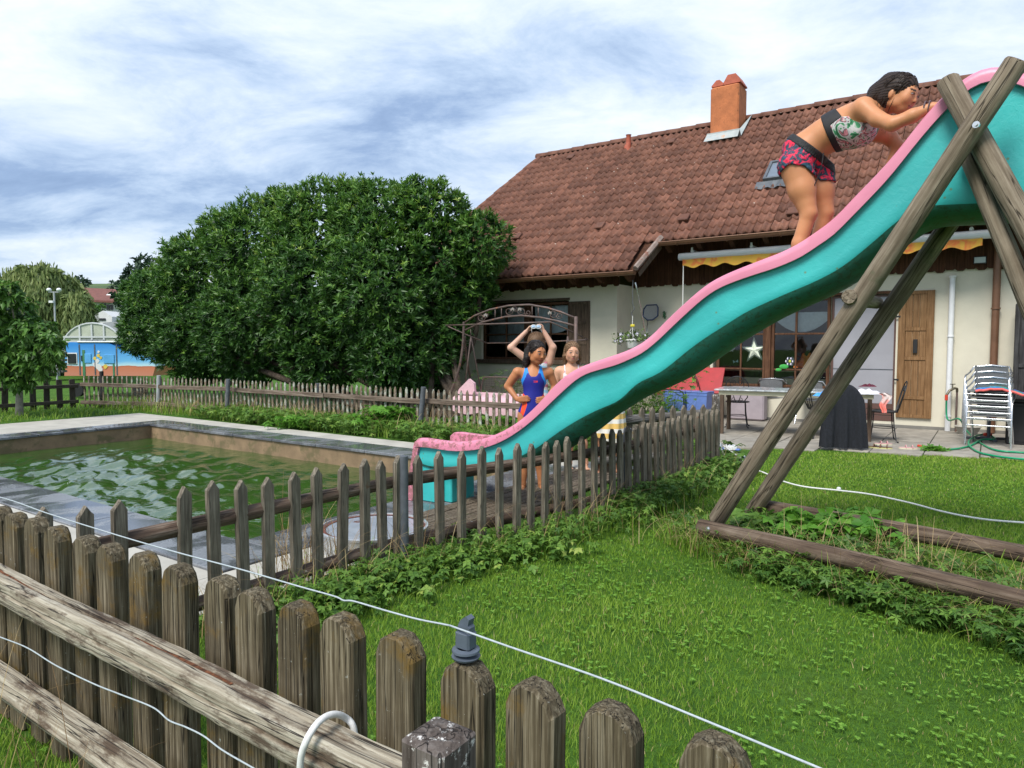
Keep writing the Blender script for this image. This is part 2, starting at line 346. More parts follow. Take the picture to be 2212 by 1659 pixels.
def tilem():
    m, nt, N, L, p = nodes('concrete_roof_tile'); oi = N('ShaderNodeAttribute'); oi.attribute_name = 'var'
    tc = N('ShaderNodeTexCoord'); g = N('ShaderNodeNewGeometry'); pos = g.outputs['Position']
    wn = N('ShaderNodeTexWhiteNoise'); wn.noise_dimensions = '3D'
    col = ramp(N, L, noise(N, L, pos, 1.3, 3, .6), [(.3, (.155, .065, .042)), (.7, (.215, .096, .062))])
    col = mixc(N, L, ramp(N, L, noise(N, L, pos, 9, 4, .7), [(.4, (0, 0, 0)), (.75, (.8, .8, .8))]), col, (.085, .042, .035))
    col = mixc(N, L, ramp(N, L, noise(N, L, pos, 26, 5, .75), [(.60, (0, 0, 0)), (.68, (.7, .7, .7))]), col, (.34, .25, .20))
    vo = N('ShaderNodeTexVoronoi'); L(pos, vo.inputs[0]); vo.inputs['Scale'].default_value = 3.4; vo.inputs['Randomness'].default_value = 1
    col = mixc(N, L, ramp(N, L, vo.outputs['Distance'], [(.04, (1, 1, 1)), (.06, (0, 0, 0))]), col, (.50, .47, .42))
    sv = N('ShaderNodeVectorMath'); sv.operation = 'MULTIPLY'; L(col, sv.inputs[0])
    at_ = N('ShaderNodeMath'); at_.operation = 'MULTIPLY_ADD'; L(oi.outputs['Fac'], at_.inputs[0]); at_.inputs[1].default_value = .45; at_.inputs[2].default_value = .78
    cb = N('ShaderNodeCombineXYZ'); [L(at_.outputs[0], cb.inputs[i]) for i in range(3)]; L(cb.outputs[0], sv.inputs[1])
    L(sv.outputs[0], p.inputs['Base Color']); p.inputs['Roughness'].default_value = .75; p.inputs['Specular IOR Level'].default_value = .3
    bump(N, L, p, noise(N, L, pos, 45, 5, .7), .5, .006); return m
MT['tile'] = tilem()
def slidem(name, base, dark, stain, sc1, th, rough, bs, bd, spots=None, extra=None):
    m, nt, N, L, p = nodes(name); v, raw = coords(N, L, rand=False)
    n = noise(N, L, raw, 1.8, 4, .6); col = ramp(N, L, n, [(.3, dark), (.7, base)])
    n2 = noise(N, L, raw, sc1, 10, .78); col = mixc(N, L, ramp(N, L, n2, [(th, (0, 0, 0)), (th + .05, (.85, .85, .85))]), col, stain)
    if spots:
        vo = N('ShaderNodeTexVoronoi'); L(raw, vo.inputs[0]); vo.inputs['Scale'].default_value = 9
        col = mixc(N, L, ramp(N, L, vo.outputs['Distance'], [(.05, (.8, .8, .8)), (.08, (0, 0, 0))]), col, spots)
    if extra:
        tc = N('ShaderNodeSeparateXYZ'); L(raw, tc.inputs[0])
        a2 = N('ShaderNodeMath'); a2.operation = 'MULTIPLY'; L(noise(N, L, raw, 20, 8, .75), a2.inputs[0])
        mr = N('ShaderNodeMapRange'); L(tc.outputs[2], mr.inputs[0]); mr.inputs[1].default_value = 2.0; mr.inputs[2].default_value = .3; L(mr.outputs[0], a2.inputs[1])
        col = mixc(N, L, ramp(N, L, a2.outputs[0], [(.40, (0, 0, 0)), (.46, (.8, .8, .8))]), col, extra)
    L(col, p.inputs['Base Color']); p.inputs['Roughness'].default_value = rough
    bump(N, L, p, noise(N, L, raw, bs, 5, .6, 1.2), .35, bd); return m
MT['teal'] = slidem('teal_fibreglass', (.045, .47, .46), (.03, .36, .36), (.03, .15, .13), 30, .68, .38, 22, .006, spots=(.12, .20, .10))
MT['pink'] = slidem('pink_fibreglass', (.70, .25, .36), (.62, .20, .30), (.28, .13, .13), 26, .66, .42, 12, .003, extra=(.24, .11, .10))
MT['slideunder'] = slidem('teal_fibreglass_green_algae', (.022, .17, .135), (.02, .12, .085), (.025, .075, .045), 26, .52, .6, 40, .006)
def waterm():
    m, nt, N, L, p = nodes('green_pool_water'); v, raw = coords(N, L, (1, 1.0, 1), rand=False)
    n = noise(N, L, raw, .8, 3); L(ramp(N, L, n, [(.3, (.022, .062, .008)), (.7, (.04, .092, .016))]), p.inputs['Base Color'])
    p.inputs['Roughness'].default_value = .035; p.inputs['IOR'].default_value = 1.9; p.inputs['Specular IOR Level'].default_value = .6
    bump(N, L, p, noise(N, L, raw, 6.0, 3, .5, .8), .35, .03); return m
MT['water'] = waterm()
MT['poolwall'] = plain('sandy_pool_wall', (.24, .165, .095), .8, .2, 4, .3, dirt=((.13, .105, .05), 3, .5))
MT['skin1'] = colmat('skin', .5, sss=.12, spec=.35)
MT['hairm'] = colmat('hair', .5, spec=.22, bmp=.6, bs=60)
MT['cloth'] = colmat('swim_fabric', .6, spec=.3)
# ================================================================== ground, pool, paving
PA0, PA1, PB0, PB1 = -12.6, -4.46, 2.97, 6.62
def lawnmat():
    m, nt, N, L, p = nodes('lawn_ground'); g = N('ShaderNodeNewGeometry').outputs['Position']
    c = ramp(N, L, noise(N, L, g, 1.1, 6, .65), [(.3, (.045, .115, .016)), (.55, (.085, .19, .026)), (.75, (.13, .22, .04))])
    c = mixc(N, L, ramp(N, L, noise(N, L, g, 38, 5, .7), [(.35, (.75, .75, .75)), (.65, (0, 0, 0))]), c, (.035, .075, .014))
    L(c, p.inputs['Base Color']); p.inputs['Roughness'].default_value = .95; p.inputs['Specular IOR Level'].default_value = .1
    bump(N, L, p, noise(N, L, g, 60, 5, .7), .8, .03); return m
MT['lawn'] = lawnmat()
def ground():
    aa = sorted([-400, -250, -160, -100, -60, -45, -36, -30] + [-27 + i for i in range(0, 9)] + [-15, PA0 - .2, -10, -8, -6, PA1 + .2, -3, -2, -1, 0, 1, 3, 6, 10, 20, 60, 160, 400])
    bb = sorted([-300, -60, -20, -8, -3, 0, 1, 2, PB0 - .2, 4.5, PB1 + .2, 8, 10, 12, 16, 22, 30, 45, 70, 120, 200, 400, 800])
    V = []; F = []
    sm = lambda t: max(0, min(1, t)) ** 2 * (3 - 2 * max(0, min(1, t)))
    for a in aa:
        for b in bb: V.append(hp(a, b, -.012 - .82 * sm((-19 - a) / 8)))
    nb = len(bb)
    for i in range(len(aa) - 1):
        for j in range(nb - 1):
            if aa[i] >= PA0 - .21 and aa[i + 1] <= PA1 + .21 and bb[j] >= PB0 - .21 and bb[j + 1] <= PB1 + .21: continue
            F.append([i * nb + j, (i + 1) * nb + j, (i + 1) * nb + j + 1, i * nb + j + 1])
    obj('ground', mesh_np('ground', V, F, MT['lawn']), kind='structure')
ground()
# pool basin and water
m = MB()
zt, zb = -.012, -1.3
P = [(PA0, PB0), (PA1, PB0), (PA1, PB1), (PA0, PB1)]
Q = [(PA0 - .2, PB0 - .2), (PA1 + .2, PB0 - .2), (PA1 + .2, PB1 + .2), (PA0 - .2, PB1 + .2)]
for i in range(4):
    j = (i + 1) % 4
    m.add([hp(*P[i], zb), hp(*P[j], zb), hp(*P[j], zt), hp(*P[i], zt)], [[0, 1, 2, 3]])
    m.add([hp(*P[i], zt), hp(*P[j], zt), hp(*Q[j], zt), hp(*Q[i], zt)], [[0, 1, 2, 3]])
m.add([hp(*q, zb) for q in P], [[0, 1, 2, 3]])
m.build('pool_basin', MT['poolwall'], kind='structure')
# water: real ripples on a grid
def water():
    na, nb = 230, 110
    A_, B_ = np.meshgrid(np.linspace(PA0 + .004, PA1 - .004, na), np.linspace(PB0 + .004, PB1 - .004, nb), indexing='ij')
    Z = np.zeros_like(A_)
    for k in range(34):
        lam = rng.uniform(.15, .8); th = rng.normal(.95, .55); ph = rng.uniform(0, 6.28)
        am = .0052 * lam ** 1.0
        Z += am * np.sin(2 * np.pi / lam * (A_ * math.cos(th) + B_ * math.sin(th)) + ph + .8 * np.sin(A_ * 1.3 + k) + .6 * np.cos(B_ * 1.7 - k))
    calm = .16 + 1.15 * np.clip(1.15 - np.hypot((A_ + 9.3) / 3.0, (B_ - 4.2) / 1.7) * .8, 0, 1)
    Z *= calm * 1.5
    V = np.outer(A_.ravel(), E1) + np.outer(B_.ravel(), E2); V[:, 2] = -.25 + Z.ravel()
    I = np.arange(na * nb).reshape(na, nb)
    F = np.stack([I[:-1, :-1], I[1:, :-1], I[1:, 1:], I[:-1, 1:]], -1).reshape(-1, 4)
    obj('pool_water', mesh_np('pool_water', V, F, MT['water'], True), kind='structure')
water()
# deck of pale concrete round the pool, with granite coping slabs let into it
m = MB(); CW = .47
m.hbox(-14.9, PA0 - CW - .005, 1.6, 7.6, -.1, .0); m.hbox(PA0 - CW, PA1 + CW, PB1 + CW + .005, 7.6, -.1, .0)
m.hbox(PA0 - CW, PA1 + CW, 1.6, PB0 - CW - .005, -.1, .0); m.hbox(PA1 + CW + .005, -3.42, 1.6, 7.6, -.1, .0)
deck = m.build('pool_deck', MT['concrete'], kind='structure')
def slabrow(a0, a1, b0, b1, n, along):
    for i in range(n):
        t0, t1 = i / n, (i + 1) / n
        if along == 'a': q = (a0 + (a1 - a0) * t0 + .004, a0 + (a1 - a0) * t1 - .004, b0, b1)
        else: q = (a0, a1, b0 + (b1 - b0) * t0 + .004, b0 + (b1 - b0) * t1 - .004)
        MB().hbox(*q, -.025, .016 + random.uniform(-.002, .002), bev=.006).build('coping_slab', MT['granite'], deck)
slabrow(PA0 - CW, PA1 + CW, PB1 - .03, PB1 + CW, 9, 'a'); slabrow(PA0 - CW, PA1 + CW, PB0 - CW, PB0 + .03, 9, 'a')
slabrow(PA1 - .03, PA1 + CW, PB0 + .035, PB1 - .035, 4, 'b'); slabrow(PA0 - CW, PA0 + .03, PB0 + .035, PB1 - .035, 4, 'b')
# timber platform between pool and fence, under the slide
for i in range(9):
    a = -3.95 + i * .075 * 1
    MB().hbox(a, a + .068, 3.3, 6.9, .002, .03 + random.uniform(0, .006), bev=.004).build('platform_board', MT['platform'], deck)
# patio slabs
PAT = [(-3.0, 9.55), (-2.34, 10.12), (-1.37, 10.38), (.4, 10.95), (5, 12.2)]
patb = lambda a: float(np.interp(a, [p[0] for p in PAT], [p[1] for p in PAT]))
m = MB(); m.hbox(-6.4, -3.2, 9.6, 13.75, -.05, -.004); m.hbox(-3.2, -1.4, 10.5, 13.75, -.05, -.004); m.hbox(-1.4, .2, 10.9, 13.75, -.05, -.004); m.hbox(.2, 6, 11.6, 13.75, -.05, -.004)
patio = m.build('patio', MT['soil'], kind='structure')
a = -6.3
row = 0
while a < 5.5:
    wa = .62
    b = 13.70 - (.3 if row % 2 else 0); first = True
    if row % 2: MB().hbox(a + .006, a + wa - .006, b + .006, 13.70, -.02, .012, bev=.006).build('paving_slab', MT['slab'], patio)
    while b > 9.8:
        b1 = b; b -= .6
        lim = patb(a + wa / 2) if a > -3.1 else 8.6
        if b < lim - .15: b = max(b, lim - .05)
        if b1 - b > .12 and b1 > lim + .1:
            MB().hbox(a + .006, a + wa - .006, b + .006, b1 - .006, -.02, .012 + random.uniform(-.004, .004), bev=.006).build('paving_slab', MT['slab'], patio)
        else: break
    a += wa; row += 1
# ================================================================== the house
ZE, SL = 2.91, .83
rz = lambda b: ZE + SL * (b - 12.2)
BW, BL = 13.75, 13.05
house = thing('house', hp(-4, 15, 0), 'long white farmhouse with brown tiled roof and dark timber cladding', 'house')
def wallpatch(mb, a0, a1, z0, z1, b, holes, depth=.22):
    As = sorted({a0, a1, *[h[0] for h in holes], *[h[1] for h in holes]}); Zs = sorted({z0, z1, *[h[2] for h in holes], *[h[3] for h in holes]})
    for i in range(len(As) - 1):
        for j in range(len(Zs) - 1):
            ca, cz = (As[i] + As[i + 1]) / 2, (Zs[j] + Zs[j + 1]) / 2
            if any(h[0] < ca < h[1] and h[2] < cz < h[3] for h in holes): continue
            mb.add([hp(As[i], b, Zs[j]), hp(As[i + 1], b, Zs[j]), hp(As[i + 1], b, Zs[j + 1]), hp(As[i], b, Zs[j + 1])], [[0, 1, 2, 3]])
    for h in holes:
        p = [(h[0], h[2]), (h[1], h[2]), (h[1], h[3]), (h[0], h[3])]
        for i in range(4):
            q, r = p[i], p[(i + 1) % 4]
            mb.add([hp(q[0], b, q[1]), hp(r[0], b, r[1]), hp(r[0], b + depth, r[1]), hp(q[0], b + depth, q[1])], [[0, 1, 2, 3]])
def wa(x, y, b=BW): q = wl(x, y, b); return A(q), float(q[2])
wx0 = wa(1540, 760)[0]; wx1 = wa(1794, 730)[0]; dx1 = wa(1933, 800)[0]; wtop = wa(1793, 639)[1]; wbot = wa(1700, 838)[1]
lx0, ltop = wa(1040, 656, BL); lx1 = wa(1229, 720, BL)[0]; lbot = wa(1130, 777, BL)[1]
MT['plinth'] = plain('grey_plinth', (.20, .19, .17), .9, .1, 6, .3)
mb = MB()
wallpatch(mb, -6.4, 5.0, .06, 2.72, BW, [(wx0, wx1, wbot, wtop), (wx1, dx1, .10, wtop)])
wallpatch(mb, -11.5, -6.4, .0, 2.70, BL, [(lx0, lx1, lbot, ltop)])
mb.add([hp(-6.4, BL, 0), hp(-6.4, BW, 0), hp(-6.4, BW, 2.7), hp(-6.4, BL, 2.7)], [[0, 1, 2, 3]])
for aE in (-10.9, 5.0):     # gable ends
    mb.add([hp(aE, BL if aE < 0 else BW, 0), hp(aE, 20.5, 0), hp(aE, 20.5, rz(13.2)), hp(aE, 16.79, rz(16.6)), hp(aE, 13.05, rz(12.85))], [[0, 1, 2, 3, 4]])
mb.build('wall', MT['wall'], house)
MB().hbox(-6.38, 5.0, BW - .01, BW + .1, -.01, .058).build('plinth', MT['plinth'], house)
# room behind the glass
MT['roomd'] = MT['room']
def room(a0, a1, z0, z1, b):
    m = MB(); b0, b1 = b + .24, b + 2.2
    c = [(a0 - .3, z0 - .3), (a1 + .3, z0 - .3), (a1 + .3, z1 + .3), (a0 - .3, z1 + .3)]
    for i in range(4):
        q, r = c[i], c[(i + 1) % 4]; m.add([hp(q[0], b0, q[1]), hp(r[0], b0, r[1]), hp(r[0], b1, r[1]), hp(q[0], b1, q[1])], [[0, 1, 2, 3]])
    m.add([hp(x, b1, z) for x, z in c], [[0, 1, 2, 3]]); m.build('room_shell', MT['room'], house)
room(wx0, wx1, wbot, wtop, BW); room(lx0, lx1, lbot, ltop, BL)
def casement(a0, a1, z0, z1, b, vs, hs, mat, name='window', fw=.055, mw=.035):
    m = MB()
    m.hbox(a0, a0 + fw, b, b + .07, z0, z1, bev=.006); m.hbox(a1 - fw, a1, b, b + .07, z0, z1, bev=.006)
    m.hbox(a0 + fw, a1 - fw, b, b + .07, z1 - fw, z1, bev=.006); m.hbox(a0 + fw, a1 - fw, b, b + .07, z0, z0 + fw, bev=.006)
    w_ = m.build(name, mat, house)
    for v in vs: MB().hbox(v - mw / 2, v + mw / 2, b + .012, b + .058, z0 + fw, z1 - fw, bev=.005).build('muntin', mat, w_)
    for h in hs: MB().hbox(a0 + fw, a1 - fw, b + .008, b + .062, h - mw / 2, h + mw / 2, bev=.005).build('rail', mat, w_)
    As = [a0 + fw] + list(vs) + [a1 - fw]; Zs = [z0 + fw] + list(hs) + [z1 - fw]
    for i in range(len(As) - 1):
        for j in range(len(Zs) - 1):
            MB().add([hp(As[i], b + .035, Zs[j]), hp(As[i + 1], b + .035, Zs[j]), hp(As[i + 1], b + .035, Zs[j + 1]), hp(As[i], b + .035, Zs[j + 1])], [[0, 1, 2, 3]]).build('pane', MT['glass'], w_)
    return w_
bw = BW + .05
c0, c1 = wa(1546, 760)[0], wa(1652, 760)[0]; c2, c3 = wa(1664, 760)[0], wa(1791, 760)[0]
h1, h2 = wa(1720, 721)[1], wa(1720, 799)[1]
FB = MT['frame_brown']
casement(c0, c1, wbot, wtop - .02, bw, [wa(1598, 760)[0]], [h2, h1], FB)
casement(c2, c3, wbot, wtop - .02, bw, [wa(1717, 760)[0]], [h2, h1], FB)
MB().hbox(c1 + .003, c2 - .003, bw - .04, bw + .08, wbot, wtop - .02, bev=.01).build('window_post', FB, house)
MB().hbox(wx0 - .05, wx1 + .03, BW - .05, BW + .2, wbot - .045, wbot, bev=.008).build('window_sill', FB, house)
MB().hbox(wx0 - .02, dx1 + .05, BW - .012, BW + .05, wtop, wtop + .05, bev=.004).build('lintel_trim', FB, house)
# insect-screen door
d0, d1 = wx1 + .01, dx1
m = MB(); m.hbox(d0, d0 + .035, bw, bw + .05, .1, wtop - .01); m.hbox(d1 - .035, d1, bw, bw + .05, .1, wtop - .01); m.hbox(d0 + .035, d1 - .035, bw, bw + .05, wtop - .045, wtop - .01)
dr = m.build('screen_door', MT['doorbrown'], house)
zs_ = wa(1900, 872)[1]
MB().add([hp(d0 + .035, bw + .02, zs_), hp(d1 - .035, bw + .02, zs_), hp(d1 - .035, bw + .02, wtop - .045), hp(d0 + .035, bw + .02, wtop - .045)], [[0, 1, 2, 3]]).build('insect_screen', MT['screen'], dr)
for k in range(3): MB().hbox(d0 + .035, d1 - .035, bw + .005, bw + .04, .1 + k * (zs_ - .1) / 3 + .004, .1 + (k + 1) * (zs_ - .1) / 3 - .004, bev=.004).build('kick_board', MT['doorbrown'], dr)
MB().hbox(d0 + .035, d1 - .035, bw + .012, bw + .03, wa(1900, 798)[1] - .006, wa(1900, 798)[1] + .006).build('screen_rail', MT['greypost'], dr)
# left window with two casements
lm = (lx0 + lx1) / 2; bl = BL + .06
lp0, lp1 = wa(1133, 720, BL)[0], wa(1141, 720, BL)[0]; lh = wa(1130, 722, BL)[1]
casement(lx0 + .01, lp0, lbot, ltop - .03, bl, [wa(1089, 720, BL)[0]], [lh], FB)
casement(lp1, lx1 - .01, lbot, ltop - .03, bl, [wa(1185, 720, BL)[0]], [lh], FB)
MB().hbox(lp0 + .003, lp1 - .003, bl - .03, bl + .06, lbot, ltop - .03, bev=.008).build('window_post', FB, house)
MB().hbox(lx0 - .12, lx1 + .1, BL - .06, BL + .2, lbot - .10, lbot, bev=.01).build('window_sill', MT['shut_dark'], house)
MB().hbox(lx0 - .02, lx1 + .02, BL - .01, BL + .05, ltop, ltop + .05).build('lintel_trim', MT['shut_dark'], house)
# shutters
def shutter(x0, y0, x1, y1, b, mat, splits, label, grille=False):
    a0 = wa(x0, (y0 + y1) / 2, b)[0]; a1 = wa(x1, (y0 + y1) / 2, b)[0]
    z1 = wa((x0 + x1) / 2, y0, b)[1]; z0 = wa((x0 + x1) / 2, y1, b)[1]
    m = MB(); B0, B1 = b - .045, b - .006; st = .11 if (a1 - a0) > .5 else .07; H = z1 - z0
    m.hbox(a0, a0 + st, B0, B1, z0, z1, bev=.004); m.hbox(a1 - st, a1, B0, B1, z0, z1, bev=.004)
    zz = [z0] + [z0 + H * s for s in splits] + [z1]
    for i, z in enumerate(zz):
        h = .06; m.hbox(a0 + st, a1 - st, B0, B1, min(max(z - h / 2, z0), z1 - h), min(max(z + h / 2, z0 + h), z1), bev=.004)
    s = m.build('shutter', mat, house, label=label)
    for i in range(len(zz) - 1):
        lo, hi = zz[i] + (.06 if i == 0 else .03), zz[i + 1] - (.06 if i == len(zz) - 2 else .03)
        nb = 3
        for k in range(nb):
            q0 = a0 + st + (a1 - a0 - 2 * st) * k / nb; q1 = a0 + st + (a1 - a0 - 2 * st) * (k + 1) / nb
            MB().hbox(q0 + .002, q1 - .002, B0 + .014, B1 - .006, lo, hi, bev=.003).build('shutter_panel', mat, s)
    if grille:
        am = (a0 + a1) / 2; zm = z0 + H * .565
        MB().hbox(am - .035, am + .035, B0 - .02, B0 - .002, zm - .12, zm + .12, bev=.006).build('shutter_handle', MT['black'], s)
    for z in (z0 + H * .3, z0 + H * .8): MB().hbox(a0 - .05, a0 + .03, B0 - .008, B0 - .002, z - .015, z + .015).build('hinge', MT['black'], s)
shutter(1939, 628, 2016, 903, BW, MT['shut_oak'], (.16, .47, .70), 'oak shutter folded back beside the screen door', True)
shutter(1231, 651, 1275, 786, BL, MT['shut_dark'], (.33, .66), 'weathered grey-brown shutter right of the window')
shutter(958, 660, 986, 800, BL, MT['shut_dark'], (.33, .66), 'weathered shutter half hidden by the laurel')
shutter(1498, 655, 1534, 838, BW, MT['shut_oak'], (.33, .66), 'oak shutter left of the tall window')
# pipes
def pipe(nm, x, yt, yb, b, r, mat, **k):
    p = wl(x, (yt + yb) / 2, b); zt_ = wl(x, yt, b)[2]; zb_ = max(0.01, wl(x, yb, b)[2])
    m = MB(); a = A(p); m.tube([hp(a, b, zb_), hp(a, b, zt_)], r, 12)
    for z in (zb_ + .25, zb_ + (zt_ - zb_) * .62): m.tube([hp(a, b, z - .012), hp(a, b, z + .012)], r * 1.25, 12)
    return m.build(nm, mat, house, autosm=40, **k), a
wp, wpa = pipe('white_vent_pipe', 2052, 600, 938, BW - .07, .042, MT['whitepipe'])
MB().tube([hp(wpa, BW - .07, wl(2052, 600, BW - .07)[2]), hp(wpa, BW - .07, wl(2052, 600, BW - .07)[2] + .03)], .055, 12).build('pipe_cap', MT['white'], wp, autosm=40)
bp, bpa = pipe('downpipe', 2149, 500, 935, BW - .09, .055, MT['gutter'])
MB().tube([hp(bpa, BW - .09, 2.95), hp(bpa + .0, BW - .14, 3.1), hp(bpa, 12.92, 3.33)], .05, 10).build('downpipe_elbow', MT['gutter'], bp, autosm=40)
# cladding boards (scalloped lower ends) under both eaves
def clad(a0, a1, b, z0, z1):
    a = a0; i = 0
    while a < a1:
        wd = .145; up = i % 2; zz = z0 + random.uniform(-.012, .012) + (.02 if up else 0)
        bb0, bb1 = (b - .045, b - .02) if not up else (b - .066, b - .043)
        aa1 = min(a + wd, a1)
        mid = (a + aa1) / 2; hw = (aa1 - a) / 2 + (.012 if up else .004)
        m = MB(); fr = np.array([E1, E2, [0, 0, 1]]).T
        poly = [(mid - hw, zz + .035), (mid - hw * .55, zz), (mid + hw * .55, zz), (mid + hw, zz + .035), (mid + hw, z1), (mid - hw, z1)]
        m.prism(poly, bb0, bb1, fr).build('cladding_board', MT['clad'], house)
        a += wd; i += 1
clad(-6.36, 5.0, BW, 2.66, 3.75); clad(-11.4, -6.34, BL, 2.66, 3.4)
m = MB(); m.hbox(-6.4, 5.0, BW - .018, BW, 2.72, rz(BW) - .1); m.hbox(-11.5, -6.36, BL - .018, BL, 2.70, rz(BL) - .1); m.build('cladding_backing', MT['clad'], house)
# roof deck, both slopes
NB = np.array([0, 0, 0]) + (-SL * E2 + np.array([0, 0, 1])); NB = NB / np.linalg.norm(NB); US = (E2 + np.array([0, 0, SL])); US = US / np.linalg.norm(US)
RB0, RB1, RIDGE = 12.14, 12.86, 16.79
def aleft(b): return -10.6 - .31 * (RIDGE - b)
m = MB()
def rp(a, b, off=0): return hp(a, b, rz(b)) + NB * off
def slabp(q, t0=-.05, t1=-.012):
    n = len(q); lo = [rp(a, b, t0) for a, b in q]; hi = [rp(a, b, t1) for a, b in q]
    m.add(lo + hi, [list(range(n))[::-1], list(range(n, 2 * n))] + [[i, (i + 1) % n, (i + 1) % n + n, i + n] for i in range(n)])
slabp([(aleft(RB0), RB0), (-5.52, RB0), (-5.42, RB1), (4.6, RB1), (4.6, RIDGE), (aleft(RIDGE), RIDGE)])
rb = lambda b: rz(RIDGE) - SL * (b - RIDGE)
m.add([hp(-10.6, RIDGE, rb(RIDGE) - .02), hp(4.6, RIDGE, rb(RIDGE) - .02), hp(4.6, 21.3, rb(21.3)), hp(-10.7, 21.3, rb(21.3))], [[0, 1, 2, 3]])
roof = m.build('roof', MT['clad'], house)
# tiles
G = .31; cosS = 1 / math.sqrt(1 + SL * SL)
nx = 13; tw = .30
xs = np.linspace(0, tw - .010, nx); prof = .058 * (0.5 + 0.5 * np.cos(2 * np.pi * (xs / .15))) ** 1.4
def tileverts():
    V = []
    for (y, lift) in ((-.012, .038), (.37, .002)):
        for x, h in zip(xs, prof): V.append((x, y, lift + h))
    for x, h in zip(xs, prof): V.append((x, -.012, .008 + h * .55))
    V = np.array(V); F = []
    for i in range(nx - 1): F.append([i, i + 1, nx + i + 1, nx + i]); F.append([2 * nx + i, 2 * nx + i + 1, i + 1, i])
    return V, np.array(F)
TV, TF = tileverts()
FR = np.array([E1, US, NB]).T
spots = []
row = 0
while True:
    b = RB0 + row * G * cosS
    if b > RIDGE - .12: break
    a = -12.3
    while a < 4.4:
        lim = (-5.66 if b < RB1 - .1 else 9)
        if a > aleft(b) - .05 and a + .1 < lim and not (-5.62 < a < -4.95 and 16.15 < b < 16.6) : spots.append((a, b))
        a += tw
    row += 1
def inview(a, b):
    P_ = hp(a, b, rz(b)) - CAMP; f = P_[1] * math.cos(PITCH) - P_[2] * math.sin(PITCH); x = 1106 + 1500 * P_[0] / f
    return x < 2230 and x > 1020
spots.sort(key=lambda s: (0 if inview(*s) else 1, np.linalg.norm(hp(s[0], s[1], rz(s[1])) - CAMP)))
tmeshes = []
for k in range(6):
    tmeshes.append(mesh_np('roof_tile', TV, TF, MT['tile'], True, {'var': np.full(len(TV), rng.uniform(0, 1))}))
def tmat(a, b):
    o = rp(a, b, random.uniform(-.003, .004)); M4 = Matrix([[*FR[i], o[i]] for i in range(3)] + [[0, 0, 0, 1]])
    return M4 @ Matrix.Rotation(random.uniform(-.012, .012), 4, 'Z')
for (a, b) in spots[:300]: obj('roof_tile', random.choice(tmeshes), roof, tmat(a, b))
VV = []; FF = []; AT = []
for (a, b) in spots[300:]:
    M4 = np.array(tmat(a, b)); FF.append(TF + len(VV) * len(TV)); VV.append(TV @ M4[:3, :3].T + M4[:3, 3]); AT.append(np.full(len(TV), rng.uniform(0, 1)))
obj('upper_roof_tiles', mesh_np('upper_roof_tiles', np.concatenate(VV), np.concatenate(FF), MT['tile'], True, {'var': np.concatenate(AT)}), roof, kind='stuff')
# vent tiles with small hoods
for (x, y) in ((1120, 517), (1298, 495), (1480, 478), (1235, 345), (1715, 465), (1698, 388), (1452, 312)):
    d = ray(x, y); t = (rz(0) - CAMP[2]) ; g0 = CAMP[2] - rz(B(CAMP)); g1 = (CAMP + d)[2] - rz(B(CAMP + d)); P_ = CAMP + d * (-g0 / (g1 - g0)); a_, b_ = A(P_), B(P_)
    m = MB(); m.box((0, 0, .07), (.20, .22, .05), np.eye(3), bev=.012); m.box((0, .03, .03), (.17, .16, .06), np.eye(3))
    me = m.mesh('vent_hood', MT['tile']); o = rp(a_, b_, 0.02); obj('vent_hood', me, roof, Matrix([[*FR[i], o[i]] for i in range(3)] + [[0, 0, 0, 1]]))
# ridge and verge tiles
def halftube(L, r, n=8, th=.015):
    V = []; F = []
    for i, x in enumerate((0, L)):
        rr = r * (1.08 if i == 0 else .96)
        for j in range(n + 1): an = math.pi * j / n; V.append((x, -rr * math.cos(an), rr * math.sin(an)))
    V += [(x, y * .85, z * .85 - .01) for x, y, z in V]; k = n + 1
    for j in range(n): F += [[j, k + j, k + j + 1, j + 1], [2 * k + j, 2 * k + j + 1, 3 * k + j + 1, 3 * k + j], [j, j + 1, 2 * k + j + 1, 2 * k + j], [k + j + 1, k + j, 3 * k + j, 3 * k + j + 1]]
    return V, F
V_, F_ = halftube(.40, .12)
rme = mesh_np('ridge_tile', V_, F_, MT['tile'], True, {'var': np.full(len(V_), .25)})
a = -10.75
while a < 4.5:
    o = hp(a, RIDGE, rz(RIDGE) - .02 + random.uniform(-.006, .006)); obj('ridge_tile', rme, roof, Matrix([[E1[i], E2[i], (0, 0, 1)[i], o[i]] for i in range(3)] + [[0, 0, 0, 1]])); a += .385
V_, F_ = halftube(.34, .085)
vme = mesh_np('verge_tile', V_, F_, MT['tile'], True, {'var': np.full(len(V_), .5)})
def verge(p, q):
    d = q - p; L_ = np.linalg.norm(d); d = d / L_; yv = np.cross(NB, d); yv /= np.linalg.norm(yv); zv = np.cross(d, yv)
    for i in range(int(L_ / .32)):
        o = p + d * i * .32; obj('verge_tile', vme, roof, Matrix([[d[k], yv[k], zv[k], o[k]] for k in range(3)] + [[0, 0, 0, 1]]))
verge(rp(aleft(RB0) - .02, RB0, .0), rp(aleft(RIDGE), RIDGE, .0))
MT['verge'] = plain('bleached_verge_board', (.27, .21, .18), .85, .3, 8, .4, dirt=((.20, .09, .06), 9, .52))
m = MB(); q = [rp(-5.56, RB0 - .02, .05), rp(-5.38, RB1 + .05, .05)]; m.tube([q[0], q[1]], .055, 6); m.build('verge_board', MT['verge'], roof)
m = MB(); m.add([rp(-5.54, RB0, -.16), rp(-5.40, RB1, -.16), rp(-5.40, RB1, .03), rp(-5.54, RB0, .03)], [[0, 1, 2, 3]]); m.build('bargeboard', MT['shut_dark'], roof)
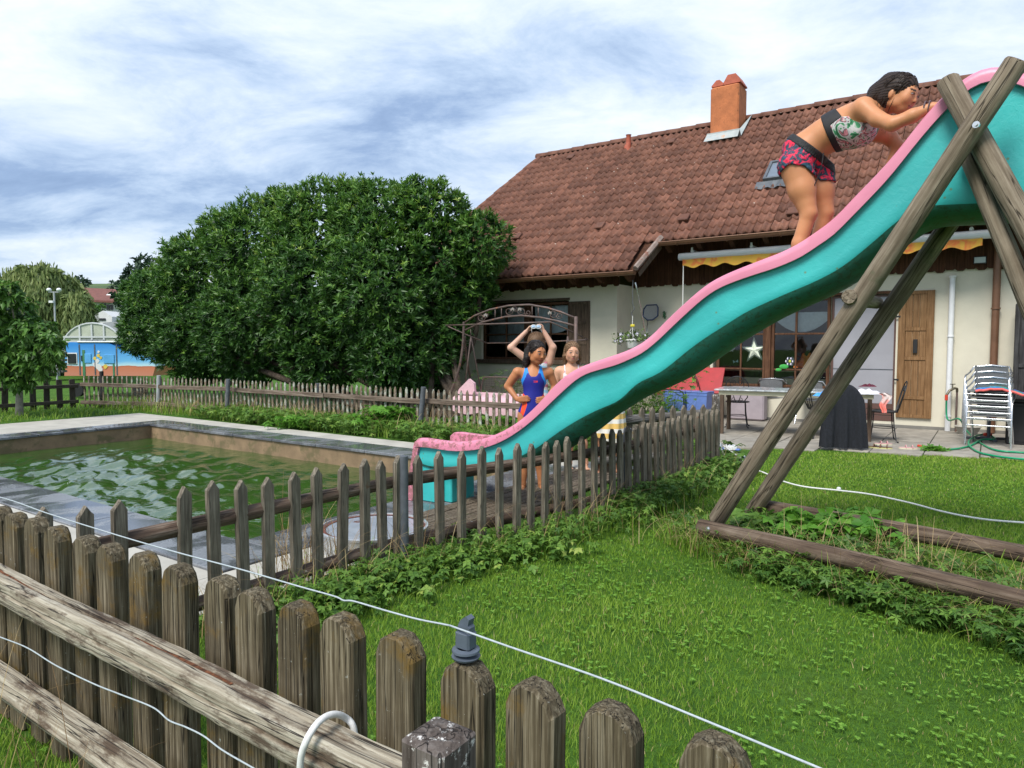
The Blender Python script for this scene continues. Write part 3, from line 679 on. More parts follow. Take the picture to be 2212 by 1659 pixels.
# gutters
def gutter(a0, a1, b, z, nm='gutter'):
    n = 8; r = .068; V = []; F = []; fr = [E1, E2, np.array([0, 0, 1.])]
    for a in (a0, a1):
        for rr in (r, r - .008):
            for j in range(n + 1): an = math.pi + math.pi * j / n; V.append(hp(a, b + rr * math.cos(an), z + rr * math.sin(an)))
    k = n + 1
    for j in range(n): F += [[j, 2 * k + j, 2 * k + j + 1, j + 1], [k + j, k + j + 1, 3 * k + j + 1, 3 * k + j]]
    F += [[j for j in range(k)], [2 * k + j for j in range(k)][::-1], [0, k, 3 * k, 2 * k], [n, k + n, 3 * k + n, 2 * k + n]]
    m = MB(); m.add(V, F)
    aa = a0 + .4
    while aa < a1: m.tube([hp(aa, b - r - .004, z + .0), hp(aa, b - r * .7 - .004, z - r * .75), hp(aa, b, z - r - .006), hp(aa, b + r, z)], .012, 6); aa += .95
    m.tube([hp(a0, b - r, z), hp(a1, b - r, z)], .012, 6)
    m.build(nm, MT['gutter'], house, autosm=40)
gutter(-5.42, 4.6, RB1 - .08, rz(RB1) - .035); gutter(aleft(RB0) + .05, -5.56, RB0 - .08, rz(RB0) - .035)
# rafter tails
a = -11.4
while a < -5.6:
    m = MB(); fr = np.array([E2, E1, [0, 0, 1]]).T
    m.prism([(RB0 + .08, rz(RB0 + .08) - .08), (RB0 + .08, rz(RB0) - .09), (RB0 + .3, rz(RB0) - .19), (BL + .02, rz(BL) - .30), (BL + .02, rz(BL) - .08)], a - .045, a + .045, fr).build('rafter_tail', MT['clad'], house); a += .62
a = -5.3
while a < 4.5:
    m = MB(); m.prism([(RB1 + .08, rz(RB1 + .08) - .08), (RB1 + .08, rz(RB1) - .09), (RB1 + .3, rz(RB1) - .19), (BW + .02, rz(BW) - .30), (BW + .02, rz(BW) - .08)], a - .045, a + .045, fr).build('rafter_tail', MT['clad'], house); a += .62
# chimney
def roofhit(x, y):
    d = ray(x, y); g0 = CAMP[2] - rz(B(CAMP)); g1 = (CAMP + d)[2] - rz(B(CAMP + d)); return CAMP + d * (-g0 / (g1 - g0))
q = roofhit(1533, 306); ca0, cb0 = A(q), B(q); ca1 = A(roofhit(1600, 290)) - .03
ctop = wl(1536, 190, cb0)[2]
m = MB(); m.hbox(ca0, ca1, cb0, cb0 + .62, rz(cb0) - .2, ctop, bev=.03); ch = m.build('chimney', MT['chimney'], house)
m = MB(); m.hbox(ca0 - .05, ca1 + .05, cb0 - .06, cb0 + .66, rz(cb0) - .15, rz(cb0) + .17); 
m.add([rp(ca0 - .06, cb0 - .17, .115), rp(ca1 + .06, cb0 - .17, .115), hp(ca1 + .05, cb0 - .06, rz(cb0) + .14), hp(ca0 - .05, cb0 - .06, rz(cb0) + .14)], [[0, 1, 2, 3]])
m.add([hp(ca1 + .05, cb0 - .06, rz(cb0) + .16), hp(ca1 + .05, cb0 + .66, rz(cb0) + .6), rp(ca1 + .14, cb0 + .66, .115), rp(ca1 + .14, cb0 - .17, .115)], [[0, 1, 2, 3]])
m.build('flashing', MT['flash'], ch)
for (f0, f1, h_) in ((.06, .42, .10), (.46, .98, .17)):
    m = MB(); fr2 = np.array([E1, E2, [0, 0, 1]]).T; x0, x1 = ca0 + (ca1 - ca0) * f0, ca0 + (ca1 - ca0) * f1
    m.prism([(x0 - .03, ctop + .02), (x0 - .03, ctop + .05), (x0 + .08, ctop + .06 + h_), (x1 - .08, ctop + .06 + h_), (x1 + .03, ctop + .05), (x1 + .03, ctop + .02)], cb0 + .04, cb0 + .58, fr2)
    m.prism([(x0, ctop - .01), (x1, ctop - .01), (x1, ctop + .03), (x0, ctop + .03)], cb0 + .08, cb0 + .54, fr2)
    m.build('chimney_cap', MT['clay'], ch)
q = roofhit(1356, 323); a_, b_ = A(q), B(q); z_ = rz(b_)
MB().tube([hp(a_, b_, z_ - .05), hp(a_, b_, z_ + .08), hp(a_ + .02, b_, z_ + .14), hp(a_ + .02, b_, z_ + .34), hp(a_ + .02, b_, z_ + .36)], [.1, .085, .062, .06, .075], 12).build('vent_pipe', MT['clay'], house, autosm=40)
# skylight
q = roofhit(1650, 403); a_, b_ = A(q), B(q)
m = MB()
for (x0, x1, y0, y1) in ((0, .62, 0, .05), (0, .62, .67, .72), (0, .05, .05, .67), (.57, .62, .05, .67)):
    m.box(((x0 + x1) / 2, (y0 + y1) / 2, .10), (x1 - x0, y1 - y0, .10))
me = m.mesh('skylight', MT['greypost']); o = rp(a_, b_, .02); Mk = Matrix([[*FR[i], o[i]] for i in range(3)] + [[0, 0, 0, 1]]); sk = obj('skylight', me, house, Mk)
obj('pane', MB().add([(.05, .05, .12), (.57, .05, .12), (.57, .67, .12), (.05, .67, .12)], [[0, 1, 2, 3]]).mesh('pane', plain('skylight_glass', (.16, .19, .23), .08, .05, 5, 0)), sk, Mk)
m = MB(); N_ = 14
for i in range(N_):
    x0, x1 = -.12 + .86 * i / N_, -.12 + .86 * (i + 1) / N_; z0_, z1_ = .05 + .02 * math.cos(i * 1.7), .05 + .02 * math.cos((i + 1) * 1.7)
    m.add([(x0, -.2, z0_), (x1, -.2, z1_), (x1, 0, .09), (x0, 0, .09)], [[0, 1, 2, 3]])
obj('lead_apron', m.mesh('lead_apron', MT['greypost']), sk, Mk)
# curtains inside the windows
def curtain(a0, a1, z0, z1, b, sag, n=24):
    V = []; F = []; k = 8
    for i in range(n + 1):
        t = i / n; a = a0 + (a1 - a0) * t; s = 4 * t * (1 - t)
        zb_ = z0 + (1 - s) * sag
        for j in range(k + 1): u = j / k; V.append(hp(a, b + .012 * math.sin(t * 40 + j * .4) * (1 - .3 * u), z1 + (zb_ - z1) * u))
    for i in range(n):
        for j in range(k): F.append([i * (k + 1) + j, (i + 1) * (k + 1) + j, (i + 1) * (k + 1) + j + 1, i * (k + 1) + j + 1])
    obj('curtain', mesh_np('curtain', V, F, MT['curtain'], True), house)
curtain(c2 + .06, c3 - .06, h1 + .03, wtop - .28, bw + .11, .22); curtain(c0 + .06, c1 - .06, h1 + .03, wtop - .3, bw + .11, .2)
curtain(lx0 + .07, lp0 - .05, lh - .22, ltop - .1, bl + .14, .05); curtain(lp1 + .05, lx1 - .07, lh + .02, ltop - .1, bl + .14, .12)
MB().hbox(c0, c1, bw + .15, bw + .4, wbot + .02, wbot + .17).build('inner_sill_board', MT['cream'], house); MB().hbox(c2, c3, bw + .15, bw + .4, wbot + .02, wbot + .17).build('inner_sill_board', MT['cream'], house)
MB().hbox(c0, c3, bw + .12, bw + .3, wbot + .30, wbot + .32).build('inner_shelf', MT['cream'], house)
# floodlight under the cladding edge
q = wl(2117, 562, BW - .16)
m = MB(); m.hbox(A(q) - .09, A(q) + .09, BW - .2, BW - .15, q[2] - .06, q[2] + .06, bev=.01); fl = m.build('floodlight', MT['black'], house)
MB().hbox(A(q) - .075, A(q) + .075, BW - .206, BW - .201, q[2] - .045, q[2] + .045).build('lamp_glass', plain('lamp_glass', (.35, .42, .40), .15, .05, 5, 0), fl)
MB().hbox(A(q) - .02, A(q) + .02, BW - .15, BW - .02, q[2] - .02, q[2] + .03).build('lamp_bracket', MT['black'], fl)
# awning (cassette, valance, crank rod)
ab = 13.12
q0, q1 = wl(1468, 556, ab), wl(2140, 505, ab)
aw = thing('awning', hp(A(q0), ab, q0[2]), 'retracted awning with silver cassette and yellow-orange scalloped valance', 'awning')
zc_ = (q0[2] + q1[2]) / 2; aA0, aA1 = A(q0), A(q1)
fr = np.array([E2, E1, [0, 0, 1]]).T
m = MB(); r = .075; poly = [(ab + .07, zc_ - .05), (ab - .02, zc_ - .07), (ab - .075, zc_ - .045), (ab - .09, zc_ + .0), (ab - .07, zc_ + .05), (ab - .01, zc_ + .075), (ab + .07, zc_ + .07)]
m.prism(poly[::-1], aA0, aA1, fr); cs = m.build('cassette', plain('silver_grey_paint', (.60, .62, .65), .35, .04, 5, .03), aw, autosm=60)
MB().prism([(x + (.006 if x < ab else 0), z) for x, z in poly][::-1], aA1, aA1 + .05, fr).build('end_cap', MT['white'], aw)
def valm():
    m, nt, N, L, p = nodes('flame_valance_cloth'); g = N('ShaderNodeNewGeometry').outputs['Position']
    L(ramp(N, L, noise(N, L, g, 4.5, 3, .5, .4), [(.34, (.70, .42, .05)), (.5, (.75, .40, .06)), (.6, (.72, .17, .05)), (.7, (.70, .38, .06))]), p.inputs['Base Color']); p.inputs['Roughness'].default_value = .8; return m
V = []; F = []; n = 160
for i in range(n + 1):
    t = i / n; a = aA0 + .08 + (aA1 - aA0 - .18) * t; bb_ = ab - .05 + .008 * math.sin(t * 60)
    zlo = zc_ - .20 - .028 * math.cos(2 * math.pi * a / .40)
    V += [hp(a, bb_, zc_ - .055), hp(a, bb_ - .004 * math.sin(a * 9), (zc_ + zlo) / 2 - .03), hp(a, bb_ + .006, zlo)]
for i in range(n):
    for j in range(2): F.append([i * 3 + j, i * 3 + 3 + j, i * 3 + 4 + j, i * 3 + 1 + j])
obj('valance', mesh_np('valance', V, F, valm(), True), aw)
for k in range(5):
    a = aA0 + .25 + k * (aA1 - aA0 - .5) / 4; m = MB(); m.hbox(a - .03, a + .03, ab - .0, BW - .07, zc_ + .078, zc_ + .12, bev=.006); m.tube([hp(a, ab, zc_ + .12), hp(a, ab, zc_ + .17)], .02, 8); m.build('wall_bracket', MT['white'], aw)
MB().tube([hp(aA0 + .09, ab - .03, zc_ - .1), hp(aA0 + .09, ab - .03, zc_ - 1.35)], .009, 6).build('crank_rod', MT['white'], aw)
# ================================================================== picket fences
def picket_mesh(w_, t, h, kind, mat, seed):
    rd = random.Random(seed); m = MB(); hw = w_ / 2; j = lambda s: rd.uniform(-s, s)
    if kind == 'chamfer':
        poly = [(-hw, 0), (hw, 0), (hw + j(.002), h - .045), (hw * .78, h - .02), (hw * .35, h - .002), (-hw * .3, h), (-hw * .75, h - .016), (-hw, h - .048)]
    elif kind == 'point': poly = [(-hw, 0), (hw, 0), (hw, h - .05 + j(.006)), (hw * .62, h - .03), (0 + j(.004), h), (-hw * .62, h - .03), (-hw, h - .05 + j(.006))]
    else: poly = [(-hw, 0), (hw, 0), (hw, h - .01), (hw - .01, h), (-hw + .01, h), (-hw, h - .01)]
    # two layers, the front one slightly inset: a worn arris
    n = len(poly); P = []
    for y, s_ in ((-t / 2, .86), (-t / 2 + .008, 1.0), (t / 2 - .008, 1.0), (t / 2, .86)):
        for x, z in poly: P.append((x * s_ + (.012 * math.sin(z * 3) * (w_ / .1) * .3), y, (z if z < .01 else z - (.004 if s_ < 1 else 0))))
    F = [list(range(n)), list(range(3 * n, 4 * n))[::-1]]
    for k in range(3):
        for i in range(n): a, b = k * n + i, k * n + (i + 1) % n; F.append([a, a + n, b + n, b])
    m.add(P, F); return m.mesh('picket', mat)
def lean(P, rz_, tx=0, ty=0):
    return Matrix.Translation(Vector(P)) @ Matrix.Rotation(rz_, 4, 'Z') @ Matrix.Rotation(tx, 4, 'X') @ Matrix.Rotation(ty, 4, 'Y')
# --- nearest fence (mossy flat pickets behind a thick split rail)
nf = thing('picket_fence', hp(-1.2, 1.05, 0), 'mossy thick-picket fence nearest the viewer with a split bleached rail', 'fence', 'picket fences around the garden')
NP = [picket_mesh(.108, .055, .82, 'chamfer', MT['near_wood'], i) for i in range(5)]
tops = [(20, 1110), (65, 1120), (110, 1140), (170, 1160), (225, 1178), (297, 1197), (368, 1222), (465, 1250), (535, 1278), (625, 1305), (728, 1335), (845, 1372), (993, 1435), (1137, 1480), (1313, 1535), (1545, 1607)]
nb = 1.065
for i, (x, y) in enumerate(tops):
    q = wl(x, y, nb - .02); h = float(q[2])
    a = A(q); o = obj('picket', random.choice(NP), nf, lean(hp(a, nb, h - .82), HROT + random.uniform(-.04, .04), 0, random.uniform(-.012, .012)))
    if i == 12: insP = hp(a, nb, h)
for k in range(3):
    obj('picket', random.choice(NP), nf, lean(hp(-3.16 - k * .155, nb, 0), HROT))
def rail_mesh():
    # squared rail, split along the top, uneven section
    P0 = wl(0, 1262, .965); P1 = wl(880, 1600, .965)
    a0, a1 = A(P0) - .5, A(P1) - .0; z0 = .600; z1 = .578; n = 60; V = []; F = []
    zl = lambda a: z0 + (z1 - z0) * (a - A(P0)) / (A(P1) - A(P0))
    sec = [(-.038, -.042), (.036, -.044), (.042, -.03), (.042, .034), (.03, .045), (.008, .046), (.003, .03), (-.006, .028), (-.010, .045), (-.03, .046), (-.041, .036), (-.043, .012), (-.036, .004), (-.043, -.004), (-.042, -.034)]
    k = len(sec)
    for i in range(n + 1):
        a = a0 + (a1 - a0) * i / n; sp = max(0, math.sin((i - 12) / 30 * math.pi)) if 12 < i < 42 else 0
        wob = .0022 * math.sin(i * .21) + .0006 * math.sin(i * 1.3)
        for j, (b, z) in enumerate(sec):
            if j in (6, 7): z = .045 - (.045 - z) * (.25 + .9 * sp) ; b = b * (1 + .8 * sp)
            if j == 12: b = -.043 + .010 * (0.3 + abs(math.sin(i * .21)))
            V.append(hp(a, .965 + b + wob * .6 + random.uniform(-.001, .001), zl(a) + z + wob))
    for i in range(n):
        for j in range(k): F.append([i * k + j, (i + 1) * k + j, (i + 1) * k + (j + 1) % k, i * k + (j + 1) % k])
    F += [list(range(k)), [n * k + j for j in range(k)][::-1]]
    return V, F
V, F = rail_mesh()
def railmat():
    m, nt, N, L, p = nodes('split_rail_wood'); g = N('ShaderNodeTexCoord').outputs['Object']
        # rotate object space first so that x runs along the rail
    m1 = N('ShaderNodeMapping'); L(g, m1.inputs[0]); m1.inputs['Rotation'].default_value = (0, 0, -HROT)
    m2 = N('ShaderNodeMapping'); L(m1.outputs[0], m2.inputs[0]); m2.inputs['Scale'].default_value = (3, 90, 90)
    n = noise(N, L, m2.outputs[0], 1, 7, .7, .1); col = ramp(N, L, n, [(.28, (.07, .05, .03)), (.42, (.24, .20, .145)), (.55, (.40, .36, .28)), (.72, (.60, .57, .48))])
    m3 = N('ShaderNodeMapping'); L(m1.outputs[0], m3.inputs[0]); m3.inputs['Scale'].default_value = (1.6, 5, 5)
    col = mixc(N, L, ramp(N, L, noise(N, L, m3.outputs[0], 2.6, 8, .72), [(.50, (0, 0, 0)), (.60, (.9, .9, .9))]), col, (.075, .045, .026))
    m4 = N('ShaderNodeMapping'); L(m1.outputs[0], m4.inputs[0]); m4.inputs['Scale'].default_value = (1.0, 34, 34)
    ck = ramp(N, L, noise(N, L, m4.outputs[0], 1, 3, .5), [(.487, (1, 1, 1)), (.499, (0, 0, 0)), (.505, (0, 0, 0)), (.517, (1, 1, 1))])
    col = mixc(N, L, ck, (.02, .013, .008), col)
    L(col, p.inputs['Base Color']); p.inputs['Roughness'].default_value = .9; hm = N('ShaderNodeMath'); hm.operation = 'MULTIPLY'; L(n, hm.inputs[0]); L(ck, hm.inputs[1]); bump(N, L, p, hm.outputs[0], 1.0, .009); return m
MT['railm'] = railmat()
MT['rot'] = plain('rotten_red_wood', (.17, .06, .022), .95, .6, 60, .8, bd=.01)
ro = MB(); k_ = 15; Z_ = np.array([0, 0, .0025])
for i in range(9, 46):
    q = [np.array(V[i * k_ + j]) for j in (6, 7)] + [np.array(V[(i + 1) * k_ + j]) for j in (7, 6)]; ro.add([p + Z_ for p in q], [[0, 1, 2, 3]])
me = mesh_np('rail', V, F, MT['railm']); me.set_sharp_from_angle(angle=R(35)); rl_ = obj('rail', me, nf, label='bleached split top rail'); ro.build('rotten_core', MT['rot'], rl_)
q0, q1 = wl(0, 1610, .965), wl(150, 1680, .965)
m = MB(); m.tube([hp(A(q0) - .5, .965, .24), hp(-.75, .965, .22)], .05, 6); m.build('rail', MT['railm'], nf, label='lower rail at the bottom left')
q = wl(950, 1598, .89); pa, pz = A(q), float(q[2]) + .012
m = MB(); P = []; s = .046; nseg = 7
frp = np.array([E1, E2, [0, 0, 1]]).T
m.hbox(pa - .048, pa + .048, .84, .936, -.05, pz, bev=.006)
for k in range(16): rr = random.uniform(.004, .011); x_, y_ = random.uniform(-.036, .036), random.uniform(-.036, .036); m.ell(hp(pa + x_, .888 + y_, pz), (rr * 1.6, rr * 1.6, .003), 6, 4)
m.build('post', MT['post_wood'], nf, label='square end post crusted with lichen', autosm=40)
# insulator and wires
ins = thing('wire_insulator', insP, 'slate-grey plastic insulator screwed on a near picket top holding the wire', 'insulator')
m = MB(); pr = [(.0, 0), (.008, 0), (.008, .008), (.040, .010), (.043, .016), (.022, .020), (.022, .026), (.042, .030), (.041, .036), (.026, .040)]
n = 20; V = []; F = []
for r_, z in pr:
    for j in range(n): V.append((r_ * math.cos(2 * math.pi * j / n), r_ * math.sin(2 * math.pi * j / n), z))
for i in range(len(pr) - 1):
    for j in range(n): F.append([i * n + j, i * n + (j + 1) % n, (i + 1) * n + (j + 1) % n, (i + 1) * n + j])
m.add(np.array(V) * .68 + insP, F); m.build('insulator_flange', MT['insul'], ins, autosm=50)
m = MB(); fI = np.array([E1, E2, [0, 0, 1]]).T; c = insP + np.array([0, 0, .026])
m.box(c + np.array([0, 0, .018]), (.036, .030, .037), fI, bev=.004)
pl = [(-.026, .06), (.028, .06), (.027, .078), (.020, .085), (.026, .108), (.012, .118), (.004, .112), (-.012, .10), (-.022, .08)]
v0 = [(x, z) for x, z in pl]; mm = MB(); mm.prism(v0, -.016, .016); m.add(np.array(mm.v) * .58 @ fI.T + c, mm.f)
m.build('wire_hook', MT['insul'], ins, autosm=30)
wz = insP + np.array([0, 0, .105])
def wire(nm, pts, r, mat, label, cat, sub=8, wob=.0):
    P = [np.array(p, float) for p in pts]; out = []
    for i in range(len(P) - 1):
        p0, p1, p2, p3 = P[max(i - 1, 0)], P[i], P[i + 1], P[min(i + 2, len(P) - 1)]
        for k in range(sub):
            t = k / sub; out.append(.5 * ((2 * p1) + (p2 - p0) * t + (2 * p0 - 5 * p1 + 4 * p2 - p3) * t * t + (-p0 + 3 * p1 - 3 * p2 + p3) * t ** 3) + rng.uniform(-wob, wob, 3))
    out.append(P[-1]); m = MB(); m.tube(out, r, 7)
    return m.build(nm, mat, None, smooth=True, label=label, cat=cat)
wb = 1.05
o = wire('fence_wire', [wl(x, y, wb + .03) for x, y in ((-120, 1050), (0, 1074), (100, 1108), (185, 1135), (300, 1170), (400, 1198), (520, 1230), (640, 1265), (722, 1288), (742, 1297), (765, 1299), (830, 1318), (900, 1337), (965, 1350))] + [wl(985, 1356, wb)] + [wl(x, y, wb - .02 - i * .008) for i, (x, y) in enumerate(((1100, 1397), (1300, 1466), (1500, 1547), (1700, 1630), (1830, 1685), (2000, 1760)))], .0020, MT['cord'], 'upper pale wire running through the grey insulator above the near fence', 'wire')
o['group'] = 'wires of the near fence'
o = wire('fence_wire', [wl(x, y, .90) for x, y in ((-150, 1320), (0, 1376), (60, 1400), (120, 1437), (200, 1476), (260, 1500), (330, 1528), (365, 1556), (400, 1570), (440, 1590), (480, 1620), (540, 1655), (620, 1700))], .0020, MT['cord'], 'lower pale wire sagging in front of the near fence', 'wire')
o['group'] = 'wires of the near fence'
# white sleeve looped over the rail
lp = [wl(648, 1700, .90), wl(650, 1640, .895), wl(662, 1600, .90), wl(683, 1566, .925), wl(705, 1548, .955), wl(728, 1543, .985), wl(748, 1552, 1.012), wl(762, 1568, 1.02), wl(768, 1600, 1.02)]
wire('cable_sleeve', lp, .0075, MT['rope'], 'thick white cable looped over the near split rail', 'cable')
# --- middle fence beside the pool
mfp = [(-3.50, .75), (-3.43, 1.29), (-3.40, 1.6), (-3.36, 1.9), (-3.33, 2.2), (-3.27, 2.7), (-3.17, 3.3), (-2.86, 4.1), (-2.68, 5.0), (-2.62, 6.2), (-2.56, 7.8)]
mfa = lambda b: float(np.interp(b, [p[1] for p in mfp], [p[0] for p in mfp]))
mf = thing('picket_fence', hp(-3.0, 4, 0), 'grey pointed-picket fence running under the slide beside the pool', 'fence', 'picket fences around the garden')
MP = [picket_mesh(.070, .034, .74, 'point', MT['mid_wood'], 20 + i) for i in range(6)]
xs_ = [(80, 1095), (165, 1080), (243, 1070), (383, 1050), (451, 1040), (510, 1030), (565, 1022), (620, 1012), (665, 1005), (717, 998), (762, 990), (803, 985), (845, 982)]
bs = [B(gr(x, y, .74)) for x, y in xs_]; b = bs[-1] + .155
while b < 7.85: bs.append(b); b += .135 + .02 * random.random()
for b in bs:
    an = HROT + math.pi / 2 + random.uniform(-.08, .08)
    a = mfa(b); ln = .16 if 6.0 < b < 7.0 else (.08 if b > 4.5 else 0)
    obj('picket', random.choice(MP), mf, lean(hp(a + .045, b, random.uniform(-.02, .012)), an, 0, random.uniform(-.03, .03) - ln * .6))
def railpath(nm, pts, r, mat, parent, n=9, **k):
    m = MB(); m.tube(pts, [r * random.uniform(.93, 1.07) for _ in pts], n, wob=.04); return m.build(nm, mat, parent, autosm=50, **k)
for (b0_, b1_, z0_, z1_) in ((.9, 3.26, .50, .56), (3.32, 5.5, .56, .55), (5.55, 7.8, .55, .56)):
    pts = [hp(mfa(b) - .005, b, z0_ + (z1_ - z0_) * (b - b0_) / (b1_ - b0_) + random.uniform(-.004, .004)) for b in np.linspace(b0_, b1_, 9)]
    L_ = float(np.linalg.norm(pts[-1] - pts[0])); add_log('rail', pts[0], pts[-1], .044, .040, MT['log_wood'], mf)
    pts = [p - np.array([0, 0, .41]) for p in (pts[0], pts[-1])]; add_log('rail', pts[0], pts[1], .042, .038, MT['log_wood'], mf)
for (x, y) in ((870, 985),):
    q = wl(x, y, 3.27); b_ = 3.27
    obj('post', MB().tube([(0, 0, -.05), (0, 0, q[2])], .034, 14).mesh('post', MT['greypost'], autosm=40), mf, Matrix.Translation(Vector(hp(A(q), b_, 0))), label='grey steel post')
q = gr(1546, 988); add_log('post', gr(1545, 985, .0), wl(1547, 852, B(gr(1545, 985))), .05, .05, MT['post_wood'], mf, label='timber corner post with broken top')
add_log('post', gr(1340, 1090, 0), wl(1356, 925, B(gr(1340, 1090))) , .04, .038, MT['greypost'], mf, label='leaning dark post behind the pickets')
# --- gate section behind it, with a thick silver log
gf = thing('garden_gate', gr(1420, 960), 'weathered picket gate with a thick silver log standing behind the fence corner', 'gate')
g0, g1 = np.array([.92, 7.66, 0]), np.array([2.45, 8.30, 0]); ga = math.atan2(g1[1] - g0[1], g1[0] - g0[0])
for i in range(12):
    t = i / 11; p = g0 + (g1 - g0) * (t * .98 + .01) + np.array([0, .05, 0]); obj('picket', random.choice(MP), gf, lean(p, ga, 0, random.uniform(-.02, .02)))
add_log('gate_log', wl(1284, 912, B(gr(1284, 912, .6))), wl(1535, 892, B(gr(1545, 893, .6))), .062, .048, MT['greylog'], gf)
add_log('gate_rail', g0 + np.array([.0, 0, .16]), g1 + np.array([0, 0, .16]), .045, .04, MT['greylog'], gf)
# --- back fence beyond the pool
bf = thing('picket_fence', hp(-11, 8.5, 0), 'flaking pale picket fence behind the pool in front of the laurel', 'fence', 'picket fences around the garden')
bfp = [(-17.4, 7.55), (-16.0, 8.1), (-13.2, 8.4), (-10.5, 8.55), (-6.3, 8.5), (-4.6, 8.6)]
bfb = lambda a: float(np.interp(a, [p[0] for p in bfp], [p[1] for p in bfp]))
BP = [picket_mesh(.055, .022, .74, 'point', MT['back_wood'], 40 + i) for i in range(6)]
a = -17.35
while a < -4.7:
    an = HROT - math.atan(.02); obj('picket', random.choice(BP), bf, lean(hp(a, bfb(a) + .03, random.uniform(-.015, .01)), an, 0, random.uniform(-.03, .03))); a += .118 + .008 * random.random()
def sqrail(nm, p, q, hgt, th, mat, parent, **k):
    m = MB(); d = q - p; L_ = np.linalg.norm(d); m.box((0, 0, L_ / 2), (th, hgt, L_), bev=.006)
    z = d / L_; y = np.array([0, 0, 1.]) - z * z[2]; y /= np.linalg.norm(y); x = np.cross(y, z)
    return obj(nm, m.mesh(nm, mat), parent, Matrix([[x[i], y[i], z[i], p[i]] for i in range(3)] + [[0, 0, 0, 1]]), **k)
pj = [-17.4, -15.13, -12.79, -10.1, -7.6, -4.6]
for i in range(len(pj) - 1):
    for z_ in (.53, .13):
        sqrail('rail', hp(pj[i] + .01, bfb(pj[i]) - .02, z_ + random.uniform(-.015, .015)), hp(pj[i + 1] - .01, bfb(pj[i + 1]) - .02, z_ + random.uniform(-.02, .02)), .085, .05, MT['backrail'], bf)
for (x0, y0, x1, y1, mt, lb, r_) in ((221, 878, 219, 802, 'shed', 'dark timber post', .045), (341, 886, 343, 811, 'lightpost', 'pale zinc post', .042), (490, 900, 493, 819, 'greypost', 'grey steel post', .042), (682, 908, 686, 828, 'greypost', 'grey steel post', .042), (906, 938, 915, 836, 'greypost', 'leaning grey steel post', .042)):
    p = gr(x0, y0); q = wl(x1, y1, B(p)); m = MB(); L_ = float(np.linalg.norm(q - p)); m.tube([(0, 0, -.1), (0, 0, L_)], r_, 12); obj('post', m.mesh('post', MT[mt], autosm=40), bf, zmat(p, q), label=lb)
# --- dark plank fence at the far left
df = thing('plank_fence', hp(-17.4, 6.5, 0), 'dark wide-plank fence running out of the frame at the far left', 'fence')
DP = [picket_mesh(.125, .025, .66, 'flat', MT['darkfence'], 60 + i) for i in range(3)]
b = 7.4
while b > 3.6: obj('picket', random.choice(DP), df, lean(hp(-17.5, b, 0), HROT + math.pi / 2, 0, random.uniform(-.02, .02))); b -= .27
sqrail('rail', hp(-17.45, 7.5, .50), hp(-17.45, 3.5, .50), .08, .05, MT['darkfence'], df); sqrail('rail', hp(-17.45, 7.5, .14), hp(-17.45, 3.5, .14), .08, .05, MT['darkfence'], df)
# ================================================================== the slide
SB = 4.70; SW = .50
def sp(x, y): q = wl(x, y, SB); return (A(q), float(q[2]))
r1 = lambda L_: [sp(840.4 + .2711 * x, 704.9 + .2711 * y) for x, y in L_]
r2 = lambda L_: [sp(1328.4 + .4724 * x, 460.9 + .4724 * y) for x, y in L_]
r3 = lambda L_: [sp(1612.5 + .4724 * x, 108.4 + .4724 * y) for x, y in L_]
topc = r1([(222, 915), (237, 893), (270, 882), (330, 890), (420, 905), (500, 914), (600, 918), (700, 905), (800, 885), (900, 845), (1000, 790), (1100, 715), (1180, 640), (1260, 550), (1330, 470), (1400, 405), (1480, 350), (1580, 305), (1700, 265), (1820, 225)]) + r2([(60, 630), (140, 590), (190, 545), (240, 490), (310, 425), (370, 370), (440, 315), (520, 275), (600, 243), (690, 208), (780, 175), (860, 130), (930, 75)]) + r3([(280, 870), (350, 820), (420, 760), (480, 690), (540, 630), (610, 560), (680, 480), (740, 405), (790, 335), (850, 265), (910, 205), (980, 145), (1020, 115), (1070, 92), (1120, 80), (1180, 78), (1240, 92), (1300, 125), (1360, 175)])
rimc = r1([(250, 962), (290, 958), (400, 975), (500, 990), (560, 994), (700, 985), (800, 962), (900, 925), (1000, 870), (1100, 800), (1200, 715), (1300, 615), (1400, 520), (1500, 430), (1580, 380), (1700, 345), (1850, 305)]) + r2([(60, 675), (130, 645), (200, 590), (260, 530), (330, 465), (400, 400), (470, 350), (540, 320), (640, 285), (740, 255), (840, 213), (930, 165), (1010, 110)]) + r3([(330, 895), (420, 830), (500, 755), (580, 670), (650, 600), (720, 510), (790, 420), (850, 350), (910, 285), (960, 230), (1010, 190), (1060, 160), (1120, 145), (1180, 147), (1250, 165), (1310, 195), (1380, 250)])
crec = r1([(250, 1080), (290, 1112), (400, 1118), (560, 1118), (800, 1105), (1000, 1060), (1190, 965), (1300, 880), (1400, 810), (1500, 750), (1600, 695), (1700, 650), (1850, 590)]) + r2([(100, 775), (200, 735), (260, 690), (330, 630), (400, 578), (500, 515), (600, 450), (700, 405), (800, 360), (900, 320), (1000, 270), (1100, 200)]) + r3([(450, 985), (500, 945), (600, 860), (680, 790), (740, 738), (800, 712), (890, 708), (1080, 700), (1269, 690), (1400, 690)])
botc = r1([(250, 1095), (290, 1135), (400, 1150), (560, 1160), (800, 1150), (1000, 1125), (1200, 1050), (1420, 915), (1500, 860), (1600, 775), (1700, 700), (1800, 640), (1900, 570)]) + r2([(90, 830), (200, 785), (300, 735), (340, 705), (420, 650), (500, 590), (580, 540), (680, 480), (780, 430), (870, 390), (960, 350), (1060, 295), (1140, 240)]) + r3([(590, 945), (680, 880), (750, 820), (820, 775), (870, 760), (970, 755), (1110, 748), (1269, 738), (1400, 735)])
def cv(c): c = sorted(c); return [p[0] for p in c], [p[1] for p in c]
